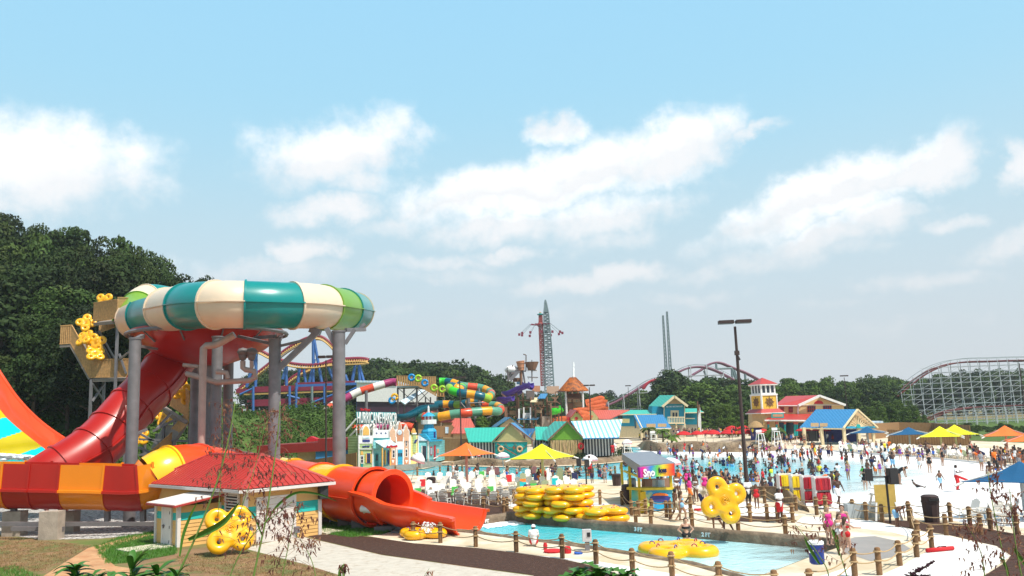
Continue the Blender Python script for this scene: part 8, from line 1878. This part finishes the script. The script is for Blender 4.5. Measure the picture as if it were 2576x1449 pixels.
leafy(235,1445,8,'leafy weed at the bottom edge, right of the darker one',30,.24,.032)
leafy(330,1425,7,'cluster of long narrow leaves at the bottom, left of the tall grass stalk',26,.36,.026,up=1.25)
leafy(395,1438,7,'leafy weed at the foot of the tall grass stalk',34,.28,.03)
leafy(445,1449,7,'leafy weed just right of the tall grass foot, cut by the bottom edge',26,.24,.03)
leafy(280,1458,7.5,'low leafy weed cut by the bottom edge left of the tall grass',22,.22,.035)
leafy(1505,1428,7,'broad lobed green plant at the bottom edge in front of the fence',24,.24,.05,lobed=True)
leafy(1455,1446,7,'lobed green plant at the bottom edge, left of the broader one',20,.22,.05,lobed=True); leafy(1570,1446,7,'lobed green plant at the bottom edge, right of the broader one',20,.22,.05,lobed=True)
t=T('berry_sprig','dark purple berry spike leaning right at the bottom edge over the white walkway','plant',A(2290,1470,7)); berry=cl('berry_purple',(.05,.008,.02),.4); mb=MB()
for k in range(170):
    f=rgz.random(); x=2262+f*88+rgz.gauss(0,4.5*(1.2-f)); y=1462-f*50+rgz.gauss(0,4.5*(1.2-f)); mb.ball(A(x,y,7+rgz.uniform(-.02,.02)),.007,5)
for k in range(60): f=rgz.random(); mb.ball(A(2290+f*52+rgz.gauss(0,2),1450+rgz.gauss(0,2),7),.007,5)
mb.build('berries',berry,t); MB().tube([A(2240,1480,7),A(2300,1440,7),A(2350,1412,7)],.003,5).build('stem',gst_,t)
# grass tufts on the near lawn and slope edges
rg=np.random.default_rng(5)
def tufts(name,zones,n,hgt,mat,label):
    Vs=[];Fs=[];o=0
    for _ in range(n):
        z=zones[rg.integers(len(zones))]; x=rg.uniform(z[0],z[2]); y=rg.uniform(z[1],z[3])
        if not inpoly((x,y),z[4]): continue
        p=G(x,y)
        for j in range(5):
            b=np.array([p.x+rg.normal()*.05,p.y+rg.normal()*.05,0.0]); a=rg.uniform(0,6.28); w_=.012; e=b+np.array([rg.normal()*.05,rg.normal()*.05,hgt*rg.uniform(.5,1.2)])
            Vs.append([b+[w_*math.cos(a),w_*math.sin(a),0],b-[w_*math.cos(a),w_*math.sin(a),0],e]); Fs.append([o,o+1,o+2]); o+=3
    V=np.array(Vs).reshape(-1,3); ob=obj(name,mesh_np(name,V,np.array(Fs),mat,False)); tag(ob,label,'grass',None,'stuff')
tufts('grass',[(800,1306,1008,1352,[(800,1320),(870,1306),(960,1312),(1008,1330),(960,1345),(880,1352),(810,1342)]),(240,1335,460,1420,[(250,1395),(240,1375),(300,1352),(400,1335),(460,1345),(440,1395),(330,1415),(270,1420)]),(-60,1420,260,1520,[(-60,1440),(40,1425),(90,1450),(180,1480),(260,1520),(-60,1520)])],9000,.16,gbl,'short green grass round the pump house and the flume')
tufts('dry_grass',[(-40,1350,230,1440,[(-40,1352),(0,1350),(130,1364),(228,1374),(150,1420),(100,1440),(-40,1440)]),(440,1385,860,1460,[(440,1400),(560,1387),(620,1384),(760,1420),(850,1450),(700,1460),(470,1440)])],5000,.10,cl('dry_grass',(.27,.17,.07),.9),'dry sparse grass on the clay at the bottom left')



# ================= air =================
hzm=bpy.data.materials.new('air_haze'); hzm.use_nodes=True; n_=hzm.node_tree; n_.nodes.clear(); oo=n_.nodes.new('ShaderNodeOutputMaterial'); pv=n_.nodes.new('ShaderNodeVolumePrincipled'); pv.inputs['Color'].default_value=(.86,.93,1,1); pv.inputs['Density'].default_value=.00022; pv.inputs['Anisotropy'].default_value=.2; n_.links.new(pv.outputs[0],oo.inputs['Volume'])
hb_=MB().bx(-420,420,-40,560,-3.0,78); ho=hb_.build('haze',hzm); ho['kind']='stuff'; tag(ho,'thin pale summer haze filling the air over the park','haze',None,'stuff')
